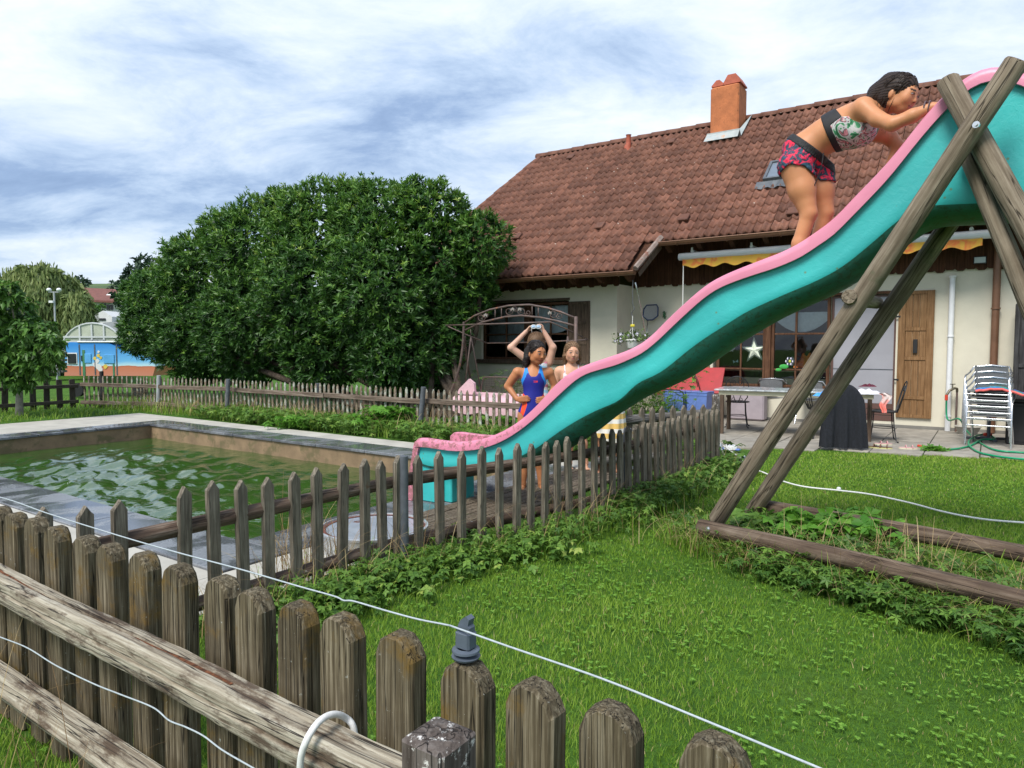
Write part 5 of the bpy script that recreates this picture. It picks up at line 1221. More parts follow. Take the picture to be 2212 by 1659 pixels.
# sandals
def sandal(P, rot, mat, sole, label):
    t = thing('sandal', P, label, 'sandal', 'sandals left on the paving')
    poly = [(.045 * math.cos(a) * (1 + .12 * math.sin(a)), .12 * math.sin(a)) for a in np.linspace(0, 2 * math.pi, 18, endpoint=False)]
    Mr = np.array([[math.cos(rot), -math.sin(rot), 0], [math.sin(rot), math.cos(rot), 0], [0, 0, 1]])
    for z0_, z1_, mt, nm in ((.0, .018, sole, 'sole'), (.0181, .022, mat, 'insole')):
        m = MB(); V = np.array([(x, y, z0_) for x, y in poly] + [(x, y, z1_) for x, y in poly]) @ Mr.T + P; n = len(poly); m.add(V, [list(range(n))[::-1], list(range(n, 2 * n))] + [[i, (i + 1) % n, (i + 1) % n + n, i + n] for i in range(n)]); m.build(nm, mt, t)
    for yy in (.03, -.05):
        m = MB(); m.tube([np.array(q) @ Mr.T + P for q in ((-.043, yy, .015), (-.03, yy, .045), (0, yy, .055), (.03, yy, .045), (.043, yy, .015))], .007, 6); m.build('strap', mat, t, smooth=True)
MT['yl'] = plain('lime_rubber', (.50, .48, .22), .6, .1, 10, .1); MT['brn'] = plain('brown_leather', (.15, .07, .04), .6, .1, 10, .1); MT['pk'] = plain('pale_pink_rubber', (.62, .36, .36), .6, .1, 10, .1)
sandal(gr(1893, 968, PZ), .9, MT['brn'], MT['yl'], 'lime-edged brown sandal, left one beside the iron chair'); sandal(gr(1907, 969, PZ), 1.1, MT['brn'], MT['yl'], 'lime-edged brown sandal, right one beside the iron chair')
sandal(gr(1908, 961, PZ), 1.3, MT['pk'], MT['cream'], 'pink flip-flop behind the brown sandals'); sandal(gr(1962, 970, PZ), 1.2, MT['pk'], MT['cream'], 'pink flip-flop lying alone right of the iron chair')
# striped towel bundle with white frame by the fence corner
def stripem(nm, c1c, c2c, sc, axis=0, rough=.9, duty=.5):
    m, nt, N, L, p = nodes(nm); g = N('ShaderNodeTexCoord').outputs['Generated']; s = N('ShaderNodeSeparateXYZ'); L(g, s.inputs[0])
    a = N('ShaderNodeMath'); a.operation = 'MULTIPLY'; L(s.outputs[axis], a.inputs[0]); a.inputs[1].default_value = sc; f = N('ShaderNodeMath'); f.operation = 'FRACT'; L(a.outputs[0], f.inputs[0])
    L(ramp(N, L, f.outputs[0], [(duty - .02, c1c), (duty + .02, c2c)]), p.inputs['Base Color']); p.inputs['Roughness'].default_value = rough; return m
MT['stripe'] = stripem('blue_white_striped_towel', (.55, .58, .64), (.13, .17, .28), 16)
heap('towel', gr(1592, 1008, .01), .20, .17, .16, MT['stripe'], 'blue and white striped towel crumpled on the paving edge', 'towel', 4, fold=12)
heap('towel', gr(1612, 1016, .0), .12, .10, .07, MT['blacktowel'], 'dark cloth tucked beside the striped towel', 'cloth', 14, fold=8)
wire('rope', [gr(1556, 958, .10), gr(1560, 975, .05), gr(1572, 1000, .02), gr(1588, 1028, .012)], .013, MT['rope'], 'stiff white rope end in front of the striped towel', 'rope')
wire('rope', [gr(1555, 958, .12), gr(1580, 975, .13), gr(1605, 995, .15), gr(1622, 1010, .06), gr(1655, 1023, .02), gr(1684, 1037, .022), gr(1735, 1051, .03), gr(1812, 1059.5, .03), gr(1880, 1068, .03), gr(1964, 1086, .03), gr(2040, 1106, .03), gr(2120, 1121, .03), gr(2212, 1129, .03), gr(2300, 1133, .03)], .0085, MT['rope'], 'long white rope lying across the lawn behind the ground beams', 'rope')
MB().ell(gr(1812, 1056, .035), (.022, .022, .02), 10, 8).build('rope_knot', MT['rope'], None, smooth=True, label='white knot on the rope lying across the lawn', cat='knot')
sh_ = thing('swim_shoe', gr(1578, 972), 'blue-soled white swim shoe beside the striped towel', 'shoe'); P = gr(1578, 973, PZ)
MB().box(P + np.array([0, 0, .018]), (.26, .09, .03), np.array([E1, E2, [0, 0, 1]]).T, bev=.012).build('sole', MT['bluecrate'], sh_); m = MB(); lathe(m, P, [(.09, .03), (.085, .07), (.06, .09), (.055, .085), (.07, .06), (.075, .035)], 20); m.build('upper', MT['white'], sh_, autosm=50)
# ================================================================== swing seat
sw = thing('garden_swing', hp(-7.3, 10.6, 0), 'rusty wrought-iron garden swing with arched top and pink quilt seat', 'garden swing')
def s6(x, y, b): return wl(921.7 + .3416 * x, 596.4 + .3416 * y, b)
sbn = 10.4; RI = MT['rust_iron']
def stube(nm, pts, b, r, mat=RI, **k): 
    m = MB(); m.tube([s6(x, y, b + (d[0] if d else 0)) for x, y, *d in pts], r, 8); return m.build(nm, mat, sw, smooth=True, **k)
p = s6(145, 750, sbn); 
m = MB(); m.tube(cat([s6(235, 290, sbn), s6(233, 360, sbn), s6(225, 470, sbn), s6(200, 600, sbn), s6(145, 755, sbn), hp(A(p) - .25, sbn, .01)]), .024, 8); m.build('leg', RI, sw, smooth=True)
m = MB(); m.tube(cat([s6(240, 380, sbn + .02), s6(250, 500, sbn + .3), s6(285, 700, sbn + .8), hp(A(s6(290, 720, sbn + .9)), sbn + 1.0, .01)]), .022, 8); m.build('leg', RI, sw, smooth=True)
q = s6(943, 255, sbn); m = MB(); m.tube([hp(A(q), sbn, .01), hp(A(q), sbn, q[2])], .03, 10); m.build('leg', RI, sw, smooth=True, label='straight dark grey right post')
m = MB(); m.tube([hp(A(q) - .02, sbn + .02, q[2] - .5), hp(A(q) - .1, sbn + .9, .01)], .022, 8); m.build('leg', RI, sw, smooth=True)
stube('arch_bar', [(238, 297), (300, 252), (400, 212), (520, 187), (650, 181), (760, 200), (850, 228), (938, 264)], sbn, .018); stube('arch_bar', [(243, 342), (350, 292), (500, 257), (600, 250), (720, 262), (830, 285), (936, 314)], sbn, .018)
for x, y0, y1 in ((433, 205, 268), (473, 196, 262), (667, 184, 254), (706, 190, 260)): stube('arch_strut', [(x, y0), (x, y1)], sbn, .009)
for cx, cy, r_, s in ((345, 262, 26, 1), (375, 248, 18, -1), (520, 222, 26, 1), (600, 222, 26, -1), (560, 205, 20, 1), (640, 232, 20, -1), (800, 238, 28, 1), (840, 250, 22, -1)):
    stube('scroll', [(cx + s * (r_ * (1 - .7 * i / 18)) * math.cos(i * .45), cy + (r_ * (1 - .7 * i / 18)) * math.sin(i * .45)) for i in range(19)], sbn, .006)
MT['leafmetal'] = plain('pale_metal_leaf', (.42, .38, .34), .6, .1, 10, .1)
for cx, cy in ((372, 245), (543, 207), (588, 207), (778, 230)):
    for dx in (-8, 0, 8): p = s6(cx + dx, cy + abs(dx) * .6, sbn - .02); MB().ell(p, (.009, .006, .03), 6, 5).build('metal_leaf', MT['leafmetal'], sw)
stube('canopy_bar', [(120, 312, -.1), (470, 301, -.5), (783, 291, -.6)], sbn, .014); stube('canopy_bar', [(783, 291, -.6), (900, 342, -.1), (1020, 403, .4)], sbn, .012); stube('canopy_bar', [(120, 312, -.1), (250, 370, .2), (385, 425, .5)], sbn, .012); stube('canopy_bar', [(385, 425, .5), (700, 418, .5), (1020, 403, .4)], sbn, .012)
for xx in (278, 890):
    stube('hanger', [(xx, 335), (xx + 2, 380)], sbn + .1, .008); stube('hanger', [(xx + 2, 380), (xx - 40, 725)], sbn + .1, .012); stube('hanger', [(xx + 2, 380, .1), (xx + 66, 725, .4)], sbn + .1, .012)
# seat quilt and sprung back
q0, q1 = s6(200, 850, sbn + .1), s6(560, 850, sbn + .1); V = []; F = []; n = 40
zq = .42
for i in range(n + 1):
    t = i / n; a = A(q0) + (A(q1) + .5 - A(q0)) * t
    for (db, z) in ((.5, zq + .10), (.3, zq + .06), (.0, zq + .05), (-.06, zq + .02), (-.075, zq - .10 - .05 * abs(math.sin(t * 9))), (-.07, zq - .24 - .05 * abs(math.sin(t * 9)))): V.append(hp(a, sbn + db + .008 * math.sin(t * 50), z))
for i in range(n):
    for j in range(5): F.append([i * 6 + j, i * 6 + 6 + j, i * 6 + 7 + j, i * 6 + 1 + j])
obj('seat_quilt', mesh_np('seat_quilt', V, F, MT['pinkcloth'], True), sw)
m = MB(); p = s6(270, 740, sbn + .1); m.prism([(A(p) - .28, zq + .08), (A(p) + .16, zq + .08), (A(p) + .14, zq + .30), (A(p) + .02, zq + .38), (A(p) - .22, zq + .18)], sbn + .06, sbn + .12, np.array([E1, E2, [0, 0, 1]]).T); m.build('pillow', MT['pinkcloth'], sw)
m = MB(); a0_, a1_ = A(s6(355, 700, sbn + .5)), A(s6(620, 700, sbn + .5))
m.tube(cat([hp(a0_ - .05, sbn + .5, zq), hp(a0_, sbn + .5, zq + .33), hp(a0_ + .12, sbn + .5, zq + .40), hp(a1_, sbn + .5, zq + .40), hp(a1_ + .3, sbn + .5, zq + .38)]), .014, 8)
for k in range(9): m.tube([hp(a0_ + .02, sbn + .5, zq + .04 + k * .04), hp(a1_ + .3, sbn + .5, zq + .04 + k * .04)], .003, 4)
for k in range(26): m.tube([hp(a0_ + .04 + k * .06, sbn + .5, zq), hp(a0_ + .04 + k * .06, sbn + .5, zq + .39)], .003, 4)
m.build('sprung_back', RI, sw)
# ================================================================== hanging basket, net, pole, ornament
def d3(x, y, b): return wl(975.96 + .25 * x, 542.2 + .25 * y, b)
hb = 12.15
bk = thing('hanging_basket', d3(1560, 800, hb), 'white hanging pot of pale petunias below the gutter corner', 'hanging basket')
c = d3(1562, 838, hb); rt = .14; hgt = float(d3(1562, 762, hb)[2] - c[2])
m = MB(); lathe(m, (c[0], c[1], 0), [(.001, c[2]), (.09, c[2]), (.10, c[2] + .02), (rt - .005, c[2] + hgt - .03), (rt + .01, c[2] + hgt - .025), (rt + .01, c[2] + hgt), (rt - .01, c[2] + hgt), (.001, c[2] + hgt - .03)], 24); m.build('pot', MT['white'], bk, autosm=40)
hk = d3(1560, 650, hb)
for k in range(3): an = k * 2.1 + .4; MB().tube([(c[0] + rt * math.cos(an), c[1] + rt * math.sin(an), c[2] + hgt), (hk[0], hk[1], hk[2])], .004, 5).build('pot_wire', MT['white'], bk)
MB().tube([hk, d3(1562, 560, hb)], .006, 6).build('hook_rope', MT['white'], bk); MB().box(d3(1562, 645, hb), (.08, .05, .05), bev=.01).build('drip_cup', plain('yellow_plastic', (.65, .55, .05), .5, .1, 10, .1), bk)
m = MB(); m.tube(cat([d3(1565, 250, hb), d3(1563, 400, hb), d3(1567, 470, hb), d3(1578, 495, hb), d3(1565, 520, hb), d3(1552, 540, hb), d3(1560, 560, hb)]), .007, 7); m.build('chain_hook', MT['greypost'], bk, smooth=True)
VL = []; FL = []; CL = []
MT['petal'] = plain('pale_lilac_petal', (.72, .68, .80), .7, .06, 20, 0); MT['petleaf'] = plain('petunia_leaf', (.10, .16, .04), .7, .3, 20, 0)
m1 = MB(); m2 = MB()
for k in range(70):
    an = random.uniform(0, 6.28); rr = random.uniform(.02, .34) ; z = c[2] + hgt + .10 - rr * .35 + random.uniform(-.08, .08); P = np.array([c[0] + rr * 1.15 * math.cos(an), c[1] + rr * .6 * math.sin(an), z])
    if k < 30:
        n = 6; r_ = random.uniform(.022, .034); nn = np.array([random.uniform(-.5, .5), -1, random.uniform(-.2, .6)]); nn /= np.linalg.norm(nn); u = np.cross(nn, [0, 0, 1]); u /= np.linalg.norm(u); v = np.cross(u, nn)
        m1.add([P - nn * .012] + [P + (u * math.cos(2 * math.pi * j / 10) + v * math.sin(2 * math.pi * j / 10)) * r_ * (1 if j % 2 else .86) for j in range(10)], [[0, 1 + j, 1 + (j + 1) % 10] for j in range(10)])
    m2.tube([(c[0] + .3 * (P[0] - c[0]), c[1] + .3 * (P[1] - c[1]), c[2] + hgt - .01), (P[0], P[1], P[2] - .01)], .002, 4)
    for _ in range(6):
        Q = P + rng.normal(0, .03, 3); d1 = rng.normal(0, .02, 3); d2 = rng.normal(0, .012, 3); m2.add([Q - d1, Q + d2, Q + d1, Q - d2], [[0, 1, 2, 3]])
m2.build('trailing_stems', MT['petleaf'], bk); m1.build('petunia_flower', MT['petal'], bk, kind='stuff')
pn = thing('pool_net', wl(1400, 760, 13.55), 'blue-rimmed pool skimmer net hung on the wall', 'net')
rn = [d3(x, y, 13.6) for x, y in ((1660, 500), (1685, 468), (1770, 464), (1782, 490), (1780, 560), (1735, 595), (1690, 597), (1652, 565))]
MB().tube(rn + [rn[0]], .014, 7).build('net_rim', plain('navy_plastic', (.02, .045, .13), .5, .1, 10, .1), pn, smooth=True)
cn = sum(rn) / len(rn); MT['netm'] = plain('grey_net_mesh', (.34, .34, .34), .9, .1, 90, .3); MB().add(rn + [cn + E2 * .03], [[i, (i + 1) % 8, 8] for i in range(8)]).build('net_mesh', MT['netm'], pn)
MB().tube([d3(1695, 600, 13.6), d3(1680, 745, 13.55), d3(1668, 950, 13.5)], .011, 7).build('net_handle', MT['alu'], pn, smooth=True)
MB().tube([d3(1585, 270, 12.6), d3(1620, 430, 12.9), d3(1655, 620, 13.2), d3(1690, 800, 13.45)], .016, 8).build('telescopic_pole', MT['alu'], None, smooth=True, label='aluminium telescopic pole leaning from gutter corner to the wall', cat='pole')
lz = thing('wall_ornament', d3(1840, 550, 13.72), 'small green frog-shaped ornament on the wall', 'ornament'); MT['dkgreen'] = plain('dark_green_glaze', (.02, .10, .03), .3, .2, 20, .1)
m = MB()
for x, y, r_ in ((1835, 530, .022), (1836, 550, .03), (1840, 575, .022)): m.ell(d3(x, y, 13.72), (r_, .015, r_ * 1.3), 10, 6)
m.build('ornament_body', MT['dkgreen'], lz)
for x0_, y0_, x1_, y1_ in ((1836, 545, 1822, 530), (1836, 545, 1852, 532), (1836, 560, 1822, 572), (1836, 560, 1852, 568)): MB().tube([d3(x0_, y0_, 13.72), d3(x1_, y1_, 13.72)], .008, 6).build('ornament_limb', MT['dkgreen'], lz)
# window decorations
def d4(x, y, b): return wl(1409.7 + .25 * x, 488 + .25 * y, b)
gb = BW + .10
star = thing('paper_star', d4(880, 1060, gb), 'large cream five-pointed paper star hanging in the tall window', 'star')
cs_ = d4(880, 1075, gb); sc = .27
m = MB(); P5 = []
for k in range(10): r_ = sc if k % 2 == 0 else sc * .40; an = math.pi / 2 + k * math.pi / 5 + .06; P5.append(cs_ + E1 * r_ * math.cos(an) + np.array([0, 0, r_ * math.sin(an)]))
m.add(P5 + [cs_ - E2 * .05], [[10, i, (i + 1) % 10] for i in range(10)]); m.build('star_points', MT['paper'], star)
sn = thing('paper_snowflake', d4(668, 1040, gb), 'white round snowflake cut-out in the left window pane', 'snowflake'); c = d4(668, 1037, gb); m = MB()
for k in range(12):
    an = k * math.pi / 6; r0_, r1_ = .03, .125 if k % 2 == 0 else .10; m.tube([c + (E1 * math.cos(an) + np.array([0, 0, 1]) * math.sin(an)) * r0_, c + (E1 * math.cos(an) + np.array([0, 0, 1]) * math.sin(an)) * r1_], .010, 4)
for rr in (.05, .105): m.tube([c + (E1 * math.cos(k * .524) + np.array([0, 0, 1]) * math.sin(k * .524)) * rr for k in range(13)], .010, 4)
m.build('snowflake_ring', MT['white'], sn)
fl_ = thing('window_flower', d4(1190, 1175, gb), 'yellow-green flower ornament in the right window pane', 'ornament'); c = d4(1190, 1170, gb); m = MB()
for k in range(6): an = k * 1.047; m.ell(c + (E1 * math.cos(an) + np.array([0, 0, 1]) * math.sin(an)) * .06, (.035, .01, .035), 8, 5)
m.build('petals', MT['petal'], fl_); MB().ell(c - E2 * .01, (.03, .015, .03), 8, 6).build('flower_centre', plain('lime_centre', (.55, .6, .08), .6, .1, 10, 0), fl_)
m = MB(); m.ell(c + np.array([-.12, 0, -.10]), (.09, .01, .045), 8, 5); m.ell(c + np.array([-.22, 0, -.16]), (.06, .01, .03), 8, 5); m.build('leaf', plain('vivid_green_leaf', (.06, .42, .08), .6, .1, 10, 0), fl_)
bfy = MB(); c = d4(715, 1175, gb); bfy.add([c, c + E1 * .05 + np.array([0, 0, .05]), c + E1 * .06 + np.array([0, 0, -.01])], [[0, 1, 2]]); bfy.add([c, c - E1 * .05 + np.array([0, 0, .04]), c - E1 * .04 + np.array([0, 0, -.03])], [[0, 1, 2]]); bfy.build('paper_butterfly', plain('pale_blue_paper', (.5, .7, .75), .7, .1, 10, 0), None, label='pale blue paper butterfly in the left window pane', cat='butterfly')
heap('orange_cloth', d4(1335, 1225, BW + .25) + np.array([0, 0, -.0]), .22, .14, .30, MT['orangecloth'], 'orange cloth bundle behind the right window pane', 'cloth', 21)
# ================================================================== foliage tools
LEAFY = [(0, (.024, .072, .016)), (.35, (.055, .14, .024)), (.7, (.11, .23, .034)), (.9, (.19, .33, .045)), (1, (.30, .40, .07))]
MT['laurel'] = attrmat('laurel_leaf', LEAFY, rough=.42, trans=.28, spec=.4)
MT['cherry'] = attrmat('cherry_leaf', [(0, (.03, .09, .014)), (.5, (.08, .19, .028)), (.9, (.15, .29, .05)), (1, (.25, .36, .08))], rough=.5, trans=.25)
MT['willow'] = attrmat('willow_leaf', [(0, (.09, .14, .04)), (.5, (.19, .25, .075)), (1, (.34, .38, .14))], rough=.6, trans=.3)
MT['grassb'] = attrmat('grass_blade', [(0, (.10, .20, .02)), (.45, (.20, .345, .035)), (.8, (.29, .43, .06)), (.93, (.36, .42, .10)), (1, (.46, .40, .18))], rough=.5, trans=.35, spec=.25)
MT['weed'] = attrmat('weed_leaf', [(0, (.045, .115, .02)), (.5, (.11, .22, .035)), (.85, (.18, .31, .05)), (1, (.32, .40, .09))], rough=.5, trans=.3, spec=.3)
MT['bright'] = attrmat('bright_weed_leaf', [(0, (.06, .19, .02)), (.6, (.12, .30, .03)), (1, (.22, .40, .06))], rough=.5, trans=.35, spec=.3)
MT['cloverm'] = attrmat('clover_leaf', [(0, (.08, .20, .025)), (.6, (.17, .35, .045)), (1, (.27, .45, .08))], rough=.6, trans=.35, spec=.25)
MT['dry'] = attrmat('dry_grass', [(0, (.16, .10, .05)), (.5, (.32, .23, .11)), (1, (.50, .40, .22))], rough=.8, trans=.1, spec=.15)
def unit(v): return v / (np.linalg.norm(v, axis=-1, keepdims=True) + 1e-9)
def leaves(base, d, up, L, Wd, var, droop=.0):
    """base (N,3) dir d, up, length L, width Wd -> folded two-triangle-pair leaves"""
    N_ = len(base); s = unit(np.cross(d, up)); u = unit(np.cross(s, d)); L = L[:, None]; Wd = Wd[:, None]
    dr = np.array([0, 0, -1.]) * (L * droop)
    v = np.stack([base, base + d * L * .42 + s * Wd + u * Wd * .35 + dr * .25, base + d * L + dr, base + d * L * .42 - s * Wd + u * Wd * .35 + dr * .25, base + d * L * .5 + dr * .3 - u * Wd * .1], 1).reshape(-1, 3)
    o = (np.arange(N_) * 5)[:, None]
    f = np.concatenate([o + [[0, 4, 1]], o + [[1, 4, 2]], o + [[4, 3, 2]], o + [[0, 3, 4]]], 1).reshape(-1, 3)
    return v, f, np.repeat(var, 5)
def merge(parts):
    V = []; F = []; A_ = []; n = 0
    for v, f, a in parts: V.append(v); F.append(f + n); A_.append(a); n += len(v)
    return np.concatenate(V), np.concatenate(F), np.concatenate(A_)
def lobes_to_shell(lobes, dens, seed, jit=.12, keep=.86):
    r_ = np.random.default_rng(seed); P = []; Nn = []; C_ = np.array([l[0] for l in lobes]); Rr = np.array([l[1] for l in lobes])
    for i, (c, rad) in enumerate(lobes):
        n = int(dens * 4 * math.pi * (rad[0] * rad[2])); d = unit(r_.normal(size=(n, 3)))
        bumpy = 1 + .10 * np.sin(d[:, 0] * 7 + i) * np.sin(d[:, 2] * 8 + i * 2) + .05 * np.sin(d[:, 1] * 15 + d[:, 2] * 13 + i) - np.abs(r_.normal(0, jit, n)); p = c + d * rad * bumpy[:, None]
        ok = np.ones(n, bool)
        for j in range(len(lobes)):
            if j != i: ok &= (((p - C_[j]) / Rr[j]) ** 2).sum(1) > keep ** 2
        P.append(p[ok]); Nn.append(unit(d[ok] / rad))
    return np.concatenate(P), np.concatenate(Nn)
def rosettes(P, Nn, k, L, Wd, seed, upb=.55, spread=1.0, vbase=.3, droop=.12, light=None, elm=.65):
    r_ = np.random.default_rng(seed); n = len(P); ax = unit(Nn + np.array([0, 0, upb]) + r_.normal(0, .35, (n, 3)))
    t1 = unit(np.cross(ax, r_.normal(size=(n, 3)))); t2 = np.cross(ax, t1); sv = np.clip(r_.normal(vbase, .16, n), 0, 1)
    if light is not None: sv = np.clip(sv + light, 0, 1)
    out = []
    for i in range(k):
        an = i * 2.4 + r_.uniform(-.3, .3, n); el = np.clip(r_.normal(elm, .32, n), -.1, 1.4)
        d = unit(ax * np.sin(el)[:, None] + (t1 * np.cos(an)[:, None] + t2 * np.sin(an)[:, None]) * (np.cos(el) * spread)[:, None])
        b = P + ax * (r_.uniform(-.05, .03, n) * L / .11)[:, None]
        out.append(leaves(b, d, ax, L * r_.uniform(.65, 1.2, n), Wd * r_.uniform(.8, 1.2, n), np.clip(sv + r_.normal(0, .12, n), 0, 1), droop))
    return merge(out)
def limbs(mb, root, tips, r0, seed=0):
    rd = np.random.default_rng(seed)
    for t in tips:
        t = np.array(t); mid = root + (t - root) * .45 + rd.normal(0, .12, 3) * np.linalg.norm(t - root) * .4; mb.tube(cat([root, mid, t], 5), list(np.linspace(r0, r0 * .25, 11)), 6)
# --- big laurel
lb = []
for cx, cy, r_, b_ in ((360, 690, 88, 10.2), (342, 636, 60, 10.2), (308, 722, 48, 10.0), (450, 610, 105, 10.4), (440, 725, 105, 10.2), (560, 545, 112, 10.6), (560, 700, 130, 10.3), (690, 508, 114, 10.8), (700, 640, 150, 10.5), (700, 760, 92, 10.2), (830, 506, 114, 10.9), (840, 640, 150, 10.6), (850, 765, 88, 10.3), (935, 480, 84, 11.1), (955, 560, 100, 11.2), (1035, 530, 70, 11.4), (1000, 615, 74, 11.5), (940, 700, 72, 11.2), (925, 770, 70, 10.9), (965, 700, 52, 11.1), (300, 640, 38, 10.0), (620, 470, 62, 10.7), (755, 440, 52, 10.9), (480, 500, 46, 10.6), (905, 440, 52, 11.0), (400, 560, 46, 10.3)):
    c = wl(cx, cy, b_); s = r_ * c[1] / 1500; lb.append((c, np.array([s, s * .9, s])))
P, Nn = lobes_to_shell(lb, 62, 3)
ok = (P[:, 2] > .15) & ((P @ E2) < 12.9) & ((P @ E2) > 8.85); P, Nn = P[ok], Nn[ok]
ok = (Nn @ unit(CAMP - np.array([-4, 14, 2.5]))) > -.55; P, Nn = P[ok], Nn[ok]
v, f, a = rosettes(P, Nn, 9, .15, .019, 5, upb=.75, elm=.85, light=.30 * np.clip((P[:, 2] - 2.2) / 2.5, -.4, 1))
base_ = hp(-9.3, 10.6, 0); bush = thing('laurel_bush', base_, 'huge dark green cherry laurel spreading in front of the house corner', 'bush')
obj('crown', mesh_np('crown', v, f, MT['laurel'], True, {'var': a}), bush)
# sparse shoots breaking the outline
P2, N2 = lobes_to_shell([(c, r_ * 1.05) for c, r_ in lb], 5, 9, jit=.02, keep=1.02); ok = (P2[:, 2] > 1.2) & ((P2 @ E2) < 12.9); P2, N2 = P2[ok], N2[ok]
v, f, a = rosettes(P2, N2, 7, .11, .017, 8, upb=1.2, vbase=.62); obj('young_shoots', mesh_np('young_shoots', v, f, MT['laurel'], True, {'var': a}), bush)
m = MB(); tips = [c for c, _ in lb]
for k, ro in enumerate(((-10.6, 10.4), (-9.4, 10.6), (-8.6, 10.8), (-10.0, 10.9))): limbs(m, hp(*ro, 0), [c for i, (c, _) in enumerate(lb) if i % 4 == k], .10, k)
m.build('branches', MT['bark'], bush, smooth=True)
# inner leaves filling the crown, coloured dark to paint the shade inside it
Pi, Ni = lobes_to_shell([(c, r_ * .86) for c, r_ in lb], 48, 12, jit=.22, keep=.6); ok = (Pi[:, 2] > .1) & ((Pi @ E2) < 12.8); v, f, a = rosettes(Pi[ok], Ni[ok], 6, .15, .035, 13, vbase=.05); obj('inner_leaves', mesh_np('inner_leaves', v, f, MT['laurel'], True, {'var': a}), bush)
# --- young cherry tree at the far left
tr = thing('cherry_tree', gr(42, 896), 'young broad-leaved tree with a slim pale trunk at the far left', 'tree')
lb = []
for cx, cy, r_ in ((20, 690, 50), (72, 725, 50), (15, 755, 60), (88, 772, 44), (18, 630, 30), (52, 672, 30), (40, 805, 40), (112, 742, 26), (-50, 710, 80), (-40, 640, 50)):
    c = at(cx, cy, 13.6 + .3 * math.sin(cx)); s = r_ * 13.6 / 1500; lb.append((c, np.array([s, s, s])))
P, Nn = lobes_to_shell(lb, 48, 31, jit=.3); v, f, a = rosettes(P, Nn, 6, .13, .034, 32, upb=-.2, droop=.5, vbase=.45); obj('crown', mesh_np('crown', v, f, MT['cherry'], True, {'var': a}), tr)
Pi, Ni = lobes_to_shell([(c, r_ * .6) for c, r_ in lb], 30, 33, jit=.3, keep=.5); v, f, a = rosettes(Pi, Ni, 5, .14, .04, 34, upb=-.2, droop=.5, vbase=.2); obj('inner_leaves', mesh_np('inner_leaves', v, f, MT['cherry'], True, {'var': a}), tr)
MT['palebark'] = plain('pale_bark', (.30, .27, .23), .9, .25, 12, .4); g0_ = gr(42, 896)
m = MB(); m.tube(cat([g0_ - np.array([0, 0, .1]), g0_ + np.array([.02, 0, .5]), at(45, 720, g0_[1]), at(35, 620, g0_[1])]), list(np.linspace(.085, .02, 31)), 9); limbs(m, at(44, 790, g0_[1]), [c for c, _ in lb], .035, 4); m.build('trunk', MT['palebark'], tr, smooth=True)
# --- willow
wt = thing('willow_tree', at(90, 800, 52) * [1, 1, 0] + np.array([0, 0, -.8]), 'large weeping willow behind the young tree at the far left', 'tree')
lb = []
for cx, cy, r_ in ((85, 635, 66), (140, 632, 46), (25, 635, 62), (100, 608, 44), (168, 655, 30), (-40, 660, 70), (158, 690, 42), (60, 690, 70), (60, 602, 36)):
    c = at(cx, cy, 52 + 1.5 * math.sin(cx)); s = r_ * 52 / 1500; lb.append((c, np.array([s, s, s])))
P, Nn = lobes_to_shell(lb, 13, 41, jit=.1); r_ = np.random.default_rng(42)
parts = []
for k in range(9):
    q = P + Nn * .15 * k * .5 + np.array([0, 0, -1.]) * (.32 * k) + r_.normal(0, .06, P.shape); d = unit(np.array([0, 0, -1.]) + r_.normal(0, .22, P.shape)); n = len(q)
    parts.append(leaves(q, d, unit(Nn + .01), r_.uniform(.35, .6, n), r_.uniform(.035, .07, n), np.clip(r_.normal(.55 - .05 * k, .2, n), 0, 1)))
v, f, a = merge(parts); ok = v[:, 2].reshape(-1, 5).min(1) > -.7; obj('crown', mesh_np('crown', v, f, MT['willow'], True, {'var': a}), wt)
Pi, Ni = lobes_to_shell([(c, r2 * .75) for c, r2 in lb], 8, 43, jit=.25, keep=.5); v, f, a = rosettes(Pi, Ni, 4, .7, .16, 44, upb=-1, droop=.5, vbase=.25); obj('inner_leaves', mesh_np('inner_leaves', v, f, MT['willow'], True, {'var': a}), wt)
m = MB(); wb_ = np.array([at(90, 745, 52)[0], 52, -.8]); m.tube(cat([wb_, wb_ + np.array([.2, 0, 2]), lb[0][0]]), list(np.linspace(.5, .15, 21)), 9); limbs(m, wb_ + np.array([0, 0, 2]), [c for c, _ in lb], .2, 7); m.build('trunk', MT['bark'], wt, smooth=True)
# --- blue-green tree showing between the willow and the laurel, and low shrubs
def bgtree(lobs, Y, zb_, label, seed, mat, nm='broadleaf_tree', L=.42, dens=9, vb=.4, grp=None):
    lb = [(at(cx, cy, Y), np.ones(3) * r_ * Y / 1500) for cx, cy, r_ in lobs]; c0 = lb[0][0]
    t = thing(nm, (c0[0], c0[1], zb_), label, 'tree' if 'tree' in nm else 'shrub', grp); P, Nn = lobes_to_shell(lb, dens, seed, jit=.2, keep=.8)
    v, f, a = rosettes(P, Nn, 5, L, L * .3, seed + 1, vbase=vb); obj('crown', mesh_np('crown', v, f, mat, True, {'var': a}), t)
    m = MB(); rt_ = np.array([c0[0], c0[1], zb_]); m.tube([rt_, c0], [.02 * Y / 4, .008 * Y / 4], 7); limbs(m, (rt_ + c0) / 2, [c for c, _ in lb], .006 * Y / 3, seed); m.build('trunk', MT['bark'], t, smooth=True); return t
MT['bluegreen'] = attrmat('blue_green_leaf', [(0, (.02, .045, .025)), (.5, (.04, .08, .045)), (1, (.09, .14, .08))], rough=.6, trans=.2)
bgtree([(305, 600, 34), (290, 640, 40), (330, 620, 45), (318, 575, 22)], 62, -.8, 'blue-green tree showing left of the laurel top', 51, MT['bluegreen'], L=.5, dens=5)
